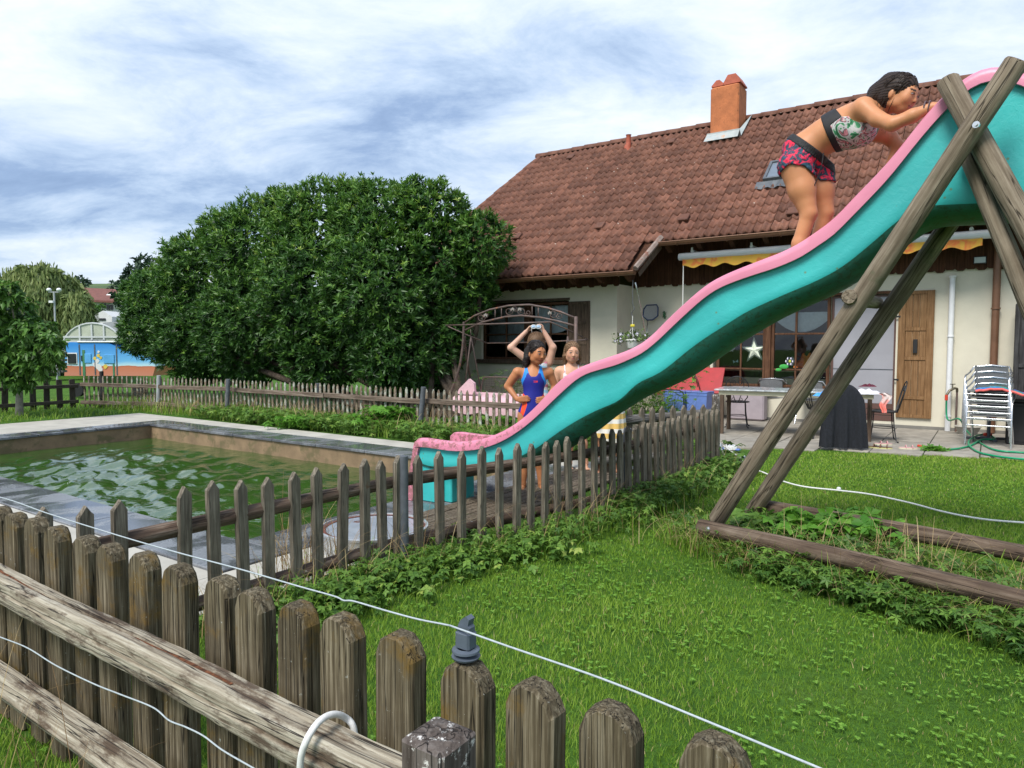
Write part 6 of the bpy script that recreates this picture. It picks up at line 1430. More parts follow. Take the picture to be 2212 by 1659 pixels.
bgtree([(212, 672, 15), (200, 680, 14), (225, 684, 12), (190, 678, 10)], 75, -.8, 'round green shrub below the far white house', 53, MT['cherry'], 'round_shrub', L=.4, dens=5)
bgtree([(150, 612, 12), (168, 606, 9), (182, 612, 11)], 240, 18, 'dark hilltop tree group left of the far roof', 55, MT['bluegreen'], 'hill_trees', L=1.6, dens=.4)
bgtree([(262, 618, 8), (244, 616, 7), (272, 620, 7)], 240, 18, 'dark hilltop shrubs right of the far roof ridge', 57, MT['bluegreen'], 'hill_trees', L=1.6, dens=.4)
bgtree([(95, 742, 38), (60, 760, 30), (120, 762, 12)], 44, -.8, 'brownish shrub under the willow curtain', 59, MT['willow'], 'brown_shrub', L=.35, dens=8, vb=.1)
# ================================================================== far ground, hill, buildings
V = []; F = []; xs_ = np.linspace(-600, 700, 60); n = len(xs_)
hz_ = [1.45 + (745 - np.interp(np.clip(x / 300 * 1500 + 1106, -2000, 4000), [-500, 0, 190, 300, 600, 1200, 4000], [590, 604, 612, 608, 618, 640, 650])) / 1500 * 300 for x in xs_]
for k, (Y, s) in enumerate(((95, 0), (150, .18), (220, .62), (300, 1.0), (420, 1.08))):
    for i in range(n): V.append((xs_[i] * Y / 300 if k < 3 else xs_[i], Y + 6 * math.sin(i), -1.0 + (hz_[i] + 1.0) * s + (.6 * math.sin(i * 1.7 + k) if k else 0)))
for k in range(4):
    for i in range(n - 1): q = k * n + i; F.append([q, q + 1, q + n + 1, q + n])
MT['hill'] = plain('hill_meadow', (.075, .13, .03), .95, .4, .03, 0); obj('hill', mesh_np('hill', V, F, MT['hill'], True), kind='structure')
def T_(x, y, Y): return at(x, y, Y)
fh = thing('far_house', at(235, 745, 110) * [1, 1, 0], 'distant white house with a long reddish-brown roof and two skylights', 'house')
MT['farroof'] = plain('far_brown_roof', (.17, .065, .052), .85, .15, 1.5, .2); MT['farwall'] = plain('far_white_wall', (.62, .62, .62), .9, .05, 2, 0); MT['darkwin'] = plain('dark_window', (.02, .022, .025), .2, .1, 5, 0)
Y = 110; zr = T_(200, 621, Y)[2]; ze = T_(230, 652, Y)[2]; x0, x1 = T_(150, 700, Y)[0], T_(294, 700, Y)[0]; xr1 = T_(256, 700, Y)[0]
m = MB(); m.add([(x0 - 2, Y - 5.5, ze + .3), (x1, Y - 5.5, ze - .2), (xr1 + .3, Y, zr - .3), (x0 - 2, Y, zr + .2), (x0 - 2, Y + 6, ze), (x1, Y + 6, ze)], [[0, 1, 2, 3], [3, 2, 5, 4], [1, 5, 2]]); m.add([(x0 - 2, Y - 5.5, ze + .0), (x1, Y - 5.5, ze - .5), (x1, Y - 5.5, ze - .2), (x0 - 2, Y - 5.5, ze + .3)], [[0, 1, 2, 3]]); ro_ = m.build('roof', MT['farroof'], fh)
MB().box(((x0 + x1) / 2 - .4, Y + .3, ze / 2 - .7), (x1 - x0 - 1.5, 9.5, ze + 1.2)).build('wall', MT['farwall'], fh)
xm = T_(221, 700, Y)[0]; MB().box((x0 + .5 * (xm - x0), Y - 4.6, ze - 1.1), (xm - x0 - .4, .3, 2.0)).build('timber_balcony', MT['clad'], fh)
for xx in (232, 240.5): p = T_(xx, 664, Y - 4.8); MB().box((p[0], Y - 4.65, p[2]), (.42, .1, .75)).build('window', MT['darkwin'], fh)
p = T_(261, 664, Y); MB().box((p[0], Y - 4.6, p[2]), (.5, .1, .7)).build('window', MT['darkwin'], fh)
for xx, yy in ((238, 637), (255, 639)):
    t = .45; p = T_(xx, yy, Y - 3); MB().add([(p[0] - .75, Y - 3.4, p[2] - .35), (p[0] + .25, Y - 3.4, p[2] - .4), (p[0] + .5, Y - 2.6, p[2] + .25), (p[0] - .55, Y - 2.6, p[2] + .3)], [[0, 1, 2, 3]]).build('skylight', MT['white'], ro_)
shd = thing('white_shed', T_(222, 745, 70) * [1, 1, 0], 'white gabled shed with one small dark window behind the greenhouse', 'shed'); Y = 70
pl = [T_(x, y, Y) for x, y in ((194, 742), (242, 742), (242, 684), (222, 671), (194, 686))]; m = MB(); m.add(pl + [p + np.array([0, 8, 0]) for p in pl], [[0, 1, 2, 3, 4], [2, 7, 8, 3], [3, 8, 9, 4], [1, 6, 7, 2], [4, 9, 5, 0]]); m.build('shed_wall', MT['farwall'], shd)
p = T_(221, 690, Y - .05); MB().box(p, (.62, .06, .22)).build('window', MT['darkwin'], shd)
MT['greyroof'] = plain('grey_sheet_roof', (.33, .35, .38), .6, .1, 4, 0); q = [T_(x, y, 66) for x, y in ((222, 697), (300, 690), (318, 742), (222, 742))]
gs = thing('grey_shed', q[0] * [1, 1, 0], 'long grey sheet-metal shed seen through the laurel leaves', 'shed'); m = MB(); W_ = q + [p + np.array([0, 5, 0]) for p in q]; m.add(W_, [[0, 1, 2, 3], [0, 4, 5, 1], [1, 5, 6, 2], [0, 3, 7, 4]]); m.build('shed_wall', MT['greyroof'], gs)
gh = thing('greenhouse', T_(200, 745, 40) * [1, 1, 0], 'arched polytunnel greenhouse with yellowish panes behind the painted van', 'greenhouse'); Y = 40
MT['film'] = plain('white_tunnel_film', (.72, .74, .75), .45, .05, 2, 0); MT['paneY'] = plain('yellowish_greenhouse_pane', (.44, .47, .38), .3, .12, 1.5, 0); MT['ghframe'] = plain('greenhouse_frame', (.55, .57, .58), .4, .05, 5, 0)
cxp = T_(201, 745, Y)[0]; zb_ = T_(200, 760, Y)[2]; zt_ = T_(200, 698, Y)[2]; rX = 66 * Y / 1500
pf = [(cxp + rX * math.cos(an), zb_ + (zt_ - zb_) * (.12 + .88 * math.sin(an)) if 0 < an < math.pi else zb_) for an in np.linspace(0, math.pi, 17)]
dirg = np.array([-9., 14, 0]); m = MB(); A0 = [np.array([x, Y, z]) for x, z in pf]; m.add(A0 + [p + dirg for p in A0], [[i, i + 1, i + 18, i + 17] for i in range(16)]); m.build('tunnel_film', MT['film'], gh, smooth=True)
m = MB(); m.add([np.array([x, Y + .02, z]) for x, z in pf] + [np.array([cxp + rX, Y + .02, zb_]), np.array([cxp - rX, Y + .02, zb_])][::1], [list(range(19))]); m.build('end_panes', MT['paneY'], gh)
for xx in (174, 200, 226): p0, p1 = T_(xx, 760, Y), T_(xx, 701 + abs(xx - 200) * .1, Y); MB().box((p0[0], Y - .02, (p0[2] + p1[2]) / 2), (.09, .05, p1[2] - p0[2])).build('mullion', MT['ghframe'], gh)
for yy in (728, 738): p0 = T_(200, yy, Y); MB().box((cxp, Y - .03, p0[2]), (rX * 1.9, .05, .09)).build('cross_rail', MT['ghframe'], gh)
for k in range(4): p = T_(182 + k * 12, 739, Y - .1); MB().box(p, (.34, .04, .28)).build('vent_pane', MT['greyroof'], gh)
MB().tube(A0, .05, 5).build('arch_frame', MT['ghframe'], gh)
# painted van
van = thing('painted_van', T_(190, 745, 30) * [1, 1, 0] + np.array([0, 0, -.78]), 'long van painted with a blue sky and red desert mural behind the fence', 'van'); Y = 30
def vp(x, y): p = T_(x, y, Y); return (p[0], p[2])
def vanm():
    m, nt, N, L, p = nodes('desert_mural_paint'); g = N('ShaderNodeNewGeometry').outputs['Position']; s = N('ShaderNodeSeparateXYZ'); L(g, s.inputs[0])
    zz0, zz1 = vp(200, 812)[1], vp(200, 741)[1]; mr = N('ShaderNodeMapRange'); L(s.outputs[2], mr.inputs[0]); mr.inputs[1].default_value = zz0; mr.inputs[2].default_value = zz1
    ad = N('ShaderNodeMath'); ad.operation = 'MULTIPLY_ADD'; L(noise(N, L, g, 1.6, 4), ad.inputs[0]); ad.inputs[1].default_value = .10; L(mr.outputs[0], ad.inputs[2])
    L(ramp(N, L, ad.outputs[0], [(.08, (.50, .20, .13)), (.30, (.50, .17, .09)), (.34, (.42, .12, .06)), (.36, (.45, .66, .72)), (.5, (.14, .42, .72)), (1, (.03, .23, .62))]), p.inputs['Base Color']); p.inputs['Roughness'].default_value = .4; return m
poly = [vp(x, y) for x, y in ((139, 812), (330, 812), (336, 790), (330, 772), (290, 762), (262, 757), (250, 748), (236, 742), (215, 740), (150, 739), (142, 744))]
MT['van'] = vanm(); m = MB(); m.prism(poly[::-1], Y, Y + 2.0); m.build('body', MT['van'], van)
z_ = vp(0, 740)[1]; xl, xr_ = vp(141, 0)[0], vp(246, 0)[0]; MB().box(((xl + xr_) / 2, Y + .95, z_ + .03), (xr_ - xl, 2.0, .06), bev=.02).build('roof_edge', MT['white'], van)
def vbox(nm, xa, ya, xb, yb, mat, d=.03): (p0, p1) = vp(xa, yb), vp(xb, ya); return MB().box(((p0[0] + p1[0]) / 2, Y - d / 2 - .004, (p0[1] + p1[1]) / 2), (p1[0] - p0[0], d, p1[1] - p0[1]), bev=.008).build(nm, mat, van)
MT['vanblue'] = plain('van_panel_blue', (.10, .36, .68), .4, .1, 3, 0); MT['cactus'] = plain('cactus_green_paint', (.05, .19, .09), .6, .1, 6, 0)
vbox('window_frame', 146, 762, 167, 787, MT['white'], .02); vbox('window', 148, 764, 165, 785, MT['darkwin'], .05)
vbox('door_panel', 184, 764, 197, 784, MT['vanblue']); vbox('door_panel', 225, 766, 247, 785, MT['vanblue']); vbox('door_handle', 176, 768, 178, 780, MT['black'])
for x in (172, 205, 252): vbox('door_seam', x, 744, x + .6, 810, MT['greypost'], .01)
vbox('cactus_painting', 179.5, 756, 183.5, 812, MT['cactus'], .012); vbox('cactus_painting', 244.5, 784, 247.5, 812, MT['cactus'], .012); vbox('cactus_painting', 183.5, 776, 186, 780, MT['cactus'], .012)
MT['yel'] = plain('yellow_flower_paint', (.65, .48, .08), .6, .1, 5, 0)
for k, (x, y, r_, mt) in enumerate(((206, 788, 5, 'farwall'), (210, 780, 4.5, 'farwall'), (213, 792, 6, 'farwall'), (217, 797, 5, 'farwall'), (205, 774, 3.5, 'yel'), (213, 768, 3.5, 'yel'), (218, 773, 3, 'yel'), (228, 792, 4.5, 'yel'), (213, 760, 2.5, 'farwall'))):
    c = vp(x, y); m = MB(); rr = r_ * Y / 1500; m.prism([(c[0] + rr * (1 + .25 * math.sin(j * 2.1 + k)) * math.cos(j * .7), c[1] + rr * 1.1 * math.sin(j * .7)) for j in range(9)][::-1], Y - .012 - .001 * k, Y - .003); m.build('mural_blossom', MT[mt], van)
for x in (165, 300): c = vp(x, 822); m = MB(); m.tube([(c[0], Y - .05, -.50), (c[0], Y + .18, -.50)], .30, 20); m.build('wheel', MT['black'], van, autosm=40)
# stacked boards left of the van, lamp post
ps_ = thing('board_stack', T_(118, 745, 29) * [1, 1, 0], 'stack of grey weathered boards left of the painted van', 'stack'); 
for k in range(6): p0 = T_(100, 762 + k * 8, 28.5); p1 = T_(137, 760 + k * 8, 28.5); MB().box(((p0[0] + p1[0]) / 2, 28.6, p0[2]), (p1[0] - p0[0], .3, .09)).build('board', MT['greylog'], ps_)
for xx in (104, 128): p0, p1 = T_(xx, 812, 28.4), T_(xx, 756, 28.4); MB().box((p0[0], 28.42, (p0[2] + p1[2]) / 2), (.05, .05, p1[2] - p0[2])).build('upright', MT['greypost'], ps_)
lp_ = thing('lamp_post', T_(117, 745, 38) * [1, 1, 0] + np.array([0, 0, -.8]), 'thin grey lamp post with two round floodlights before the willow', 'lamp post'); q = T_(116.5, 626, 38)
MB().tube([(q[0], 38, -.8), (q[0], 38, q[2] - .1)], .045, 8).build('pole', MT['lightpost'], lp_)
for dx in (-.27, .27): MB().ell((q[0] + dx, 38, q[2]), (.13, .11, .10), 12, 8).build('lamp_head', MT['film'], lp_, smooth=True)
MB().box((q[0], 38, q[2] - .12), (.6, .05, .05)).build('lamp_arm', MT['lightpost'], lp_)
MB().box((q[0] - .1, 37.9, q[2] - .65), (.22, .12, .12)).build('camera_box', MT['film'], lp_)
# ================================================================== grass, clover, weeds
def blades(P, Hh, Wb, var, seed, bend=.5, mat='grassb', nm='grass', parent=None, kind='stuff', label=None, cat_=None):
    r_ = np.random.default_rng(seed); n = len(P); th = r_.uniform(0, 6.283, n); s = np.c_[np.cos(th), np.sin(th), np.zeros(n)]; th2 = r_.uniform(0, 6.283, n); bd = np.c_[np.cos(th2), np.sin(th2), np.zeros(n)] * (r_.uniform(.1, 1, n) * bend * Hh)[:, None]
    up = np.zeros((n, 3)); up[:, 2] = Hh
    v = np.stack([P - s * Wb[:, None] / 2, P + s * Wb[:, None] / 2, P + up * .55 + bd * .35 + s * Wb[:, None] * .38, P + up * .55 + bd * .35 - s * Wb[:, None] * .38, P + up + bd], 1).reshape(-1, 3)
    o = (np.arange(n) * 5)[:, None]; f = np.concatenate([o + [[0, 1, 2]], o + [[0, 2, 3]], o + [[3, 2, 4]]], 1).reshape(-1, 3)
    return obj(nm, mesh_np(nm, v, f, MT[mat], False, {'var': np.repeat(var, 5)}), parent, kind=kind, label=label, cat=cat_)
mfaV = lambda b: np.interp(b, [p[1] for p in mfp], [p[0] for p in mfp]); patV = lambda a: np.interp(a, [p[0] for p in PAT], [p[1] for p in PAT])
def onlawn(P):
    a, b = P @ E1, P @ E2; return (a > mfaV(b) + .03) & (b < np.where(a > -3, patV(a), 9.5)) & (b > -1.5)
n = 420000; u_ = rng.uniform(0, 1, n); Yv = (1.0 ** .9 + u_ * (11.5 ** .9 - 1.0 ** .9)) ** (1 / .9); Xv = rng.uniform(-.78, .80, n) * Yv
P = np.c_[Xv, Yv, np.full(n, -.014)]; P = P[onlawn(P)]; n = len(P); Yv = P[:, 1]
def vn(P, s, k=3, seed=0):   # cheap smooth noise
    r_ = np.random.default_rng(seed); o = np.zeros(len(P))
    for i in range(7): d = r_.normal(size=2) * s; o += np.sin(P[:, 0] * d[0] + P[:, 1] * d[1] + r_.uniform(0, 6))
    return o / 7 ** .5 / 1.4
patch = vn(P, 2.2, seed=1) + .7 * vn(P, 6, seed=2)
Hh = np.clip(rng.normal(.032, .009, n) * (1 + .25 * patch), .012, .07) * np.where(Yv > 6, .8, 1)
var = np.clip(.42 + .17 * patch + rng.normal(0, .16, n) + .10 * np.clip((Yv - 5) / 4, 0, 1), 0, .97); var[rng.uniform(0, 1, n) < .03] = 1.0
blades(P, Hh * .78, np.maximum(.0028, Yv * .00105) * rng.uniform(.7, 1.3, n), var, 71, .9)
# clover and broad-leaved lawn weeds
n = 17000; Yv = (1.0 + rng.uniform(0, 1, n) ** .9 * 6.5); P = np.c_[rng.uniform(-.78, .8, n) * Yv, Yv, rng.uniform(.004, .017, n)]; P = P[onlawn(P)]; P = P[(vn(P, 4, seed=4) + .6 * vn(P, 9, seed=5) + rng.normal(0, .35, len(P))) > .45]; n = len(P)
parts = []; sz = rng.uniform(.007, .013, n); a0_ = rng.uniform(0, 6.28, n)
for k in range(3):
    an = a0_ + k * 2.094; d = unit(np.c_[np.cos(an), np.sin(an), rng.uniform(-.1, .3, n)]); parts.append(leaves(P, d, np.tile([0, 0, 1.], (n, 1)), sz * 1.3, sz * .62, np.clip(rng.normal(.6, .15, n), 0, 1)))
v, f, a = merge(parts); obj('clover', mesh_np('clover', v, f, MT['cloverm'], False, {'var': a}), kind='stuff')
# leafy weeds: palmate clusters on stems
def weeds(nm, pts, hmin, hmax, L, seed, mat='weed', k=5, per=4, vb=.45, wr=.22, stems=True, label=None, cat_=None, parent=None, kind='stuff'):
    r_ = np.random.default_rng(seed); P = np.repeat(pts, per, 0); n = len(P); h = r_.uniform(hmin, hmax, n); off = r_.normal(0, .35, (n, 2)) * h[:, None]
    tip = P + np.c_[off, h]; an0 = r_.uniform(0, 6.28, n); tilt = r_.normal(0, .35, (n, 3)); ax = unit(np.array([0, 0, 1.]) + tilt); t1 = unit(np.cross(ax, np.array([1, .2, 0]))); t2 = np.cross(ax, t1); sv = np.clip(r_.normal(vb, .2, n), 0, 1); parts = []; ls = L * r_.uniform(.6, 1.25, n)
    for i in range(k):
        an = an0 + i * 2 * math.pi / k; d = unit(t1 * np.cos(an)[:, None] + t2 * np.sin(an)[:, None] + ax * .15 * r_.uniform(-1, 1, n)[:, None]); parts.append(leaves(tip, d, ax, ls, ls * wr, np.clip(sv + r_.normal(0, .08, n), 0, 1), .2))
    if stems:
        d = unit(tip - P + 1e-6); parts.append(leaves(P, d, np.tile([.3, -1., .1], (n, 1)), np.linalg.norm(tip - P, axis=1) * 1.0, np.full(n, .002), np.full(n, .25)))
    v, f, a = merge(parts); return obj(nm, mesh_np(nm, v, f, MT[mat], False, {'var': a}), parent, kind=kind, label=label, cat=cat_)
def along(fa, b0, b1, n, sa, za=0):
    b = rng.uniform(b0, b1, n); a = fa(b) + rng.normal(0, sa, n); return np.outer(a, E1) + np.outer(b, E2) + np.array([0, 0, za])
W1 = along(lambda b: mfaV(b) + .20 + .05 * np.sin(b * 3), 2.3, 8.0, 420, .13)
weeds('ground_cover', W1, .03, .17, .034, 81, k=5)
weeds('ground_cover', along(lambda b: mfaV(b) + .30, 1.9, 4.2, 360, .15), .02, .12, .036, 82, k=4, wr=.36, vb=.55)
weeds('ground_cover', along(lambda b: mfaV(b) + .12, 5.2, 8.0, 800, .11), .04, .22, .03, 83, k=6, vb=.45)
def stalks(nm, pts, hmin, hmax, seed, lean_=.5, w_=.0035, seg=7, mat='dry', vb=.5, label=None):
    r_ = np.random.default_rng(seed); V = []; F = []; AV = []; c = 0
    for p in pts:
        h = r_.uniform(hmin, hmax); th = r_.uniform(0, 6.28); d = np.array([math.cos(th), math.sin(th), 0]); L_ = lean_ * r_.uniform(.2, 1.3); s = np.array([-d[1], d[0], 0]) * w_; vv = float(np.clip(r_.normal(vb, .25), 0, 1))
        for i in range(seg + 1):
            t = i / seg; q = p + d * h * L_ * t ** 1.8 + np.array([0, 0, h * (t - .32 * L_ * t ** 3)]); ww = (1 - t) * .8 + .2; V += [q - s * ww, q + s * ww]; AV += [vv, vv]
        for i in range(seg): q = c + i * 2; F.append([q, q + 1, q + 3, q + 2])
        c += 2 * (seg + 1)
    return obj(nm, mesh_np(nm, np.array(V), np.array(F), MT[mat], False, {'var': np.array(AV)}), kind='stuff')
stalks('dry_grass', along(lambda b: mfaV(b) + .10, 1.3, 8.0, 560, .14), .12, .50, 84, .9, .0026)
stalks('tall_grass', along(lambda b: mfaV(b) + .15, 1.9, 8.1, 2400, .15), .07, .24, 85, .9, .003, mat='grassb', vb=.35)
# withered twigs tangled in the pool fence
q = gr(640, 1240); stalks('dry_grass', q + np.c_[rng.normal(0, .09, 70), rng.normal(0, .16, 70), np.zeros(70)], .25, .68, 86, .8, .0024, vb=.4)
q = gr(700, 1240); stalks('dry_grass', q + np.c_[rng.normal(0, .12, 50), rng.normal(0, .1, 50), np.zeros(50)], .15, .5, 87, 1.0, .0024, vb=.35)
# grass and weeds under the ground beams
def beamline(off, t0, t1, n, s): t = rng.uniform(t0, t1, n); return Fp0 * [1, 1, 0] + np.outer(t, Fd) + Fn * off + rng.normal(0, s, (n, 3)) * [1, 1, 0]
stalks('tall_grass', beamline(-.10, -.15, 2.4, 1500, .09), .06, .24, 91, 1.1, .003, mat='grassb', vb=.4); stalks('dry_grass', beamline(-.08, -.25, 2.4, 620, .12), .10, .34, 92, 1.2, .0022, vb=.45)
stalks('dry_grass', beamline(.30, .7, 2.6, 420, .2), .15, .5, 93, 1.0, .0022, vb=.6); stalks('tall_grass', beamline(.4, .0, 2.6, 1500, .22), .08, .26, 94, 1.0, .003, mat='grassb', vb=.4)
stalks('tall_grass', beamline(.85, -.1, 2.6, 700, .08), .06, .22, 95, 1.0, .003, mat='grassb', vb=.45)
weeds('ground_cover', beamline(-.20, .5, 2.5, 420, .10), .02, .13, .036, 96, k=5, vb=.3); weeds('ground_cover', beamline(.3, .0, 2.4, 420, .22), .03, .18, .05, 97, k=5, vb=.4)
q = fpl(1790, 1150, .40); q = np.array([q[0], q[1], 0]); 
def clump(nm, c, rx, ry, n, hmin, hmax, L, label, seed, mat='bright', cat_='plant', k=5, wr=.3, grp=None):
    pts = c + np.c_[rng.normal(0, rx, n), rng.normal(0, ry, n), np.zeros(n)]; return weeds(nm, pts, hmin, hmax, L, seed, mat, k=k, wr=wr, kind=None, label=label, cat_=cat_)
clump('leafy_weed', gr(1800, 1185), .20, .13, 110, .05, .22, .085, 'bright green leafy weeds filling the bed between the two ground beams', 98, k=4, wr=.34)
clump('leafy_weed', gr(1655, 1165), .08, .08, 40, .05, .18, .07, 'darker leafy weed at the foot of the rear slide leg', 99, 'weed')
# strip behind the pool
weeds('ground_cover', along(lambda b: np.zeros_like(b), 0, 1, 1, .1), .05, .1, .05, 100) if False else None
def strip(n, a0_, a1_, b0_, b1_): a = rng.uniform(a0_, a1_, n); b = rng.uniform(b0_, b1_, n); return np.outer(a, E1) + np.outer(b, E2)
weeds('ground_cover', strip(1500, -13, -3.6, 7.66, 8.5), .04, .24, .06, 101, vb=.5); stalks('tall_grass', strip(2600, -17, -3.6, 7.7, 8.6), .12, .38, 102, .9, .006, mat='grassb', vb=.55); stalks('dry_grass', strip(900, -17, -3.6, 7.8, 8.6), .2, .6, 103, .9, .005, vb=.6)
stalks('tall_grass', strip(2500, -20, -14.95, 4, 8.2), .05, .16, 104, .9, .008, mat='grassb', vb=.5)
clump('fern_weed', gr(838, 932), .17, .12, 90, .08, .42, .10, 'bright green feathery weed clump by the pool fence post', 105, wr=.2, k=7)
clump('fern_weed', gr(1035, 935), .35, .1, 70, .06, .25, .09, 'green nettle patch behind the slide lip', 106, wr=.25)
clump('fern_weed', gr(700, 925), .40, .12, 80, .05, .22, .09, 'low green weeds spreading along the back fence', 107, wr=.25)
clump('fern_weed', gr(2020, 975), .10, .04, 22, .02, .06, .07, 'small weed tuft growing in the paving beside the hose', 108, wr=.2)
# shrubs behind the swing and by the gate
clump('garden_shrub', hp(-7.4, 12.2, 0), .7, .25, 260, .15, .95, .07, 'thin wispy shrub behind the garden swing', 109, 'weed', 'shrub', k=6, wr=.14)
clump('garden_shrub', hp(-4.9, 11.3, 0), .25, .2, 110, .2, 1.0, .06, 'sparse shrub between the gate and the blue crates', 110, 'weed', 'shrub', k=5, wr=.3)
clump('leafy_weed', gr(1488, 1012), .16, .26, 110, .1, .36, .045, 'dense ivy-like weeds climbing the fence corner', 111, 'weed', k=6)

# withered weeds standing in front of the lower rail
stalks('dry_grass', np.outer(rng.uniform(-3.1, -2.05, 46), E1) + np.outer(rng.uniform(.70, .93, 46), E2), .25, .62, 120, .8, .0017, vb=.3)
# ================================================================== people: distance fields -> one continuous skin
def unitv(v): v = np.array(v, float); return v / (np.linalg.norm(v) + 1e-12)
class Field:
    def __init__(s, h=.006): s.pr = []; s.h = h
    def cap(s, p, q, r1, r2=None, k=.02, t='b'): s.pr.append(('c', np.array(p, float), np.array(q, float), r1, r1 if r2 is None else r2, k, t)); return s
    def ell(s, c, r, M=None, k=.02, t='b'): s.pr.append(('e', np.array(c, float), np.array(r, float), np.eye(3) if M is None else np.array(M), None, k, t)); return s
    def chain(s, pts, rs, k=.02, t='b'):
        for i in range(len(pts) - 1): s.cap(pts[i], pts[i + 1], rs[i], rs[i + 1], k, t)
        return s
    def bounds(s, pad=.05):
        lo = []; hi = []
        for p in s.pr:
            if p[0] == 'c':
                r = max(p[3], p[4]); lo.append(np.minimum(p[1], p[2]) - r); hi.append(np.maximum(p[1], p[2]) + r)
            else: r = p[2].max(); lo.append(p[1] - r); hi.append(p[1] + r)
        return np.min(lo, 0) - pad, np.max(hi, 0) + pad
    def grid(s, lo, hi): s.lo = lo; s.n = np.ceil((hi - lo) / s.h).astype(int) + 1; return s
    def eval(s, tags=None):
        f = np.full(tuple(s.n), .06, np.float32)
        for ty, a, b, c, d, k, t in s.pr:
            if tags and t not in tags: continue
            if ty == 'c': r = max(c, d); lo = np.minimum(a, b) - r; hi = np.maximum(a, b) + r
            else: r = b.max(); lo = a - r; hi = a + r
            m = k + .02; i0 = np.maximum(((lo - m - s.lo) / s.h).astype(int), 0); i1 = np.minimum(((hi + m - s.lo) / s.h).astype(int) + 2, s.n)
            if (i1 <= i0).any(): continue
            ax = [s.lo[j] + s.h * np.arange(i0[j], i1[j]) for j in range(3)]; X, Y, Z = np.meshgrid(*ax, indexing='ij')
            if ty == 'c':
                v = b - a; vv = v @ v + 1e-9; T = np.clip(((X - a[0]) * v[0] + (Y - a[1]) * v[1] + (Z - a[2]) * v[2]) / vv, 0, 1)
                D = np.sqrt((X - a[0] - T * v[0]) ** 2 + (Y - a[1] - T * v[1]) ** 2 + (Z - a[2] - T * v[2]) ** 2) - (c + (d - c) * T)
            else:
                x, y, z = X - a[0], Y - a[1], Z - a[2]; M = c; q = [(M[0][i] * x + M[1][i] * y + M[2][i] * z) / b[i] for i in range(3)]
                L_ = np.sqrt(q[0] ** 2 + q[1] ** 2 + q[2] ** 2); g = np.sqrt((q[0] / b[0]) ** 2 + (q[1] / b[1]) ** 2 + (q[2] / b[2]) ** 2) + 1e-6; D = L_ * (L_ - 1) / g
            sl_ = tuple(slice(i0[j], i1[j]) for j in range(3)); A_ = f[sl_]; H_ = np.clip(.5 + .5 * (A_ - D) / k, 0, 1); f[sl_] = A_ + (D - A_) * H_ - k * H_ * (1 - H_)
        return f
    def xyz(s): return np.meshgrid(*[s.lo[j] + s.h * np.arange(s.n[j]) for j in range(3)], indexing='ij')
def surface_net(f, lo, h):
    S = f < 0; c = np.zeros(tuple(n - 1 for n in f.shape), np.int8)
    for dx in (0, 1):
        for dy in (0, 1):
            for dz in (0, 1): c += S[dx:dx + c.shape[0], dy:dy + c.shape[1], dz:dz + c.shape[2]]
    ids = np.argwhere((c > 0) & (c < 8)); I, J, K = ids.T; acc = np.zeros((len(ids), 3)); cnt = np.zeros(len(ids))
    cs = [(x, y, z) for x in (0, 1) for y in (0, 1) for z in (0, 1)]
    for p in cs:
        for ax in range(3):
            if p[ax]: continue
            q = list(p); q[ax] = 1; fa = f[I + p[0], J + p[1], K + p[2]]; fb = f[I + q[0], J + q[1], K + q[2]]; m = (fa < 0) != (fb < 0); t = np.where(m, fa / (fa - fb + 1e-12), 0)
            pos = np.tile(np.array(p, float), (len(ids), 1)); pos[:, ax] = t; acc[m] += pos[m]; cnt[m] += 1
    V = (ids + acc / cnt[:, None]) * h + lo; idx = -np.ones(c.shape, np.int64); idx[I, J, K] = np.arange(len(ids)); F = []
    for ax in range(3):
        sl0 = [slice(1, -1)] * 3; sl0[ax] = slice(0, -1); sl1 = [slice(1, -1)] * 3; sl1[ax] = slice(1, None)
        a = S[tuple(sl0)]; b = S[tuple(sl1)]; e = np.argwhere(a != b); o = np.array([1, 1, 1]); o[ax] = 0; e = e + o; u, v = [(1, 2), (2, 0), (0, 1)][ax]
        def g(du, dv): q = e.copy(); q[:, u] -= du; q[:, v] -= dv; return idx[q[:, 0], q[:, 1], q[:, 2]]
        quad = np.stack([g(1, 1), g(0, 1), g(0, 0), g(1, 0)], 1); flip = ~S[e[:, 0], e[:, 1], e[:, 2]]; quad[flip] = quad[flip][:, ::-1]; F.append(quad)
    return V.astype(np.float32), np.concatenate(F)
def relax(V, F, it=2, lam=.5):
    E_ = np.concatenate([F[:, [0, 1]], F[:, [1, 2]], F[:, [2, 3]], F[:, [3, 0]]]); n = len(V)
    for _ in range(it):
        s = np.zeros((n, 3)); c = np.zeros(n)
        for k in range(3): s[:, k] = np.bincount(E_[:, 0], V[E_[:, 1], k], n) + np.bincount(E_[:, 1], V[E_[:, 0], k], n)
        c = np.bincount(E_[:, 0], minlength=n) + np.bincount(E_[:, 1], minlength=n); V = V * (1 - lam) + lam * s / np.maximum(c, 1)[:, None]
    return V
def skinmesh(nm, f, fld, mat, parent, col, it=2):
    V, F = surface_net(f, fld.lo, fld.h)
    if len(F) == 0: return None
    V = relax(V, F, it); o = obj(nm, mesh_np(nm, V, F, mat, True, {'col': col(V)}), parent); return o
def headM(fwd, up):
    y = unitv(fwd); x = unitv(np.cross(y, up)); z = np.cross(x, y); return np.array([x, y, z]).T
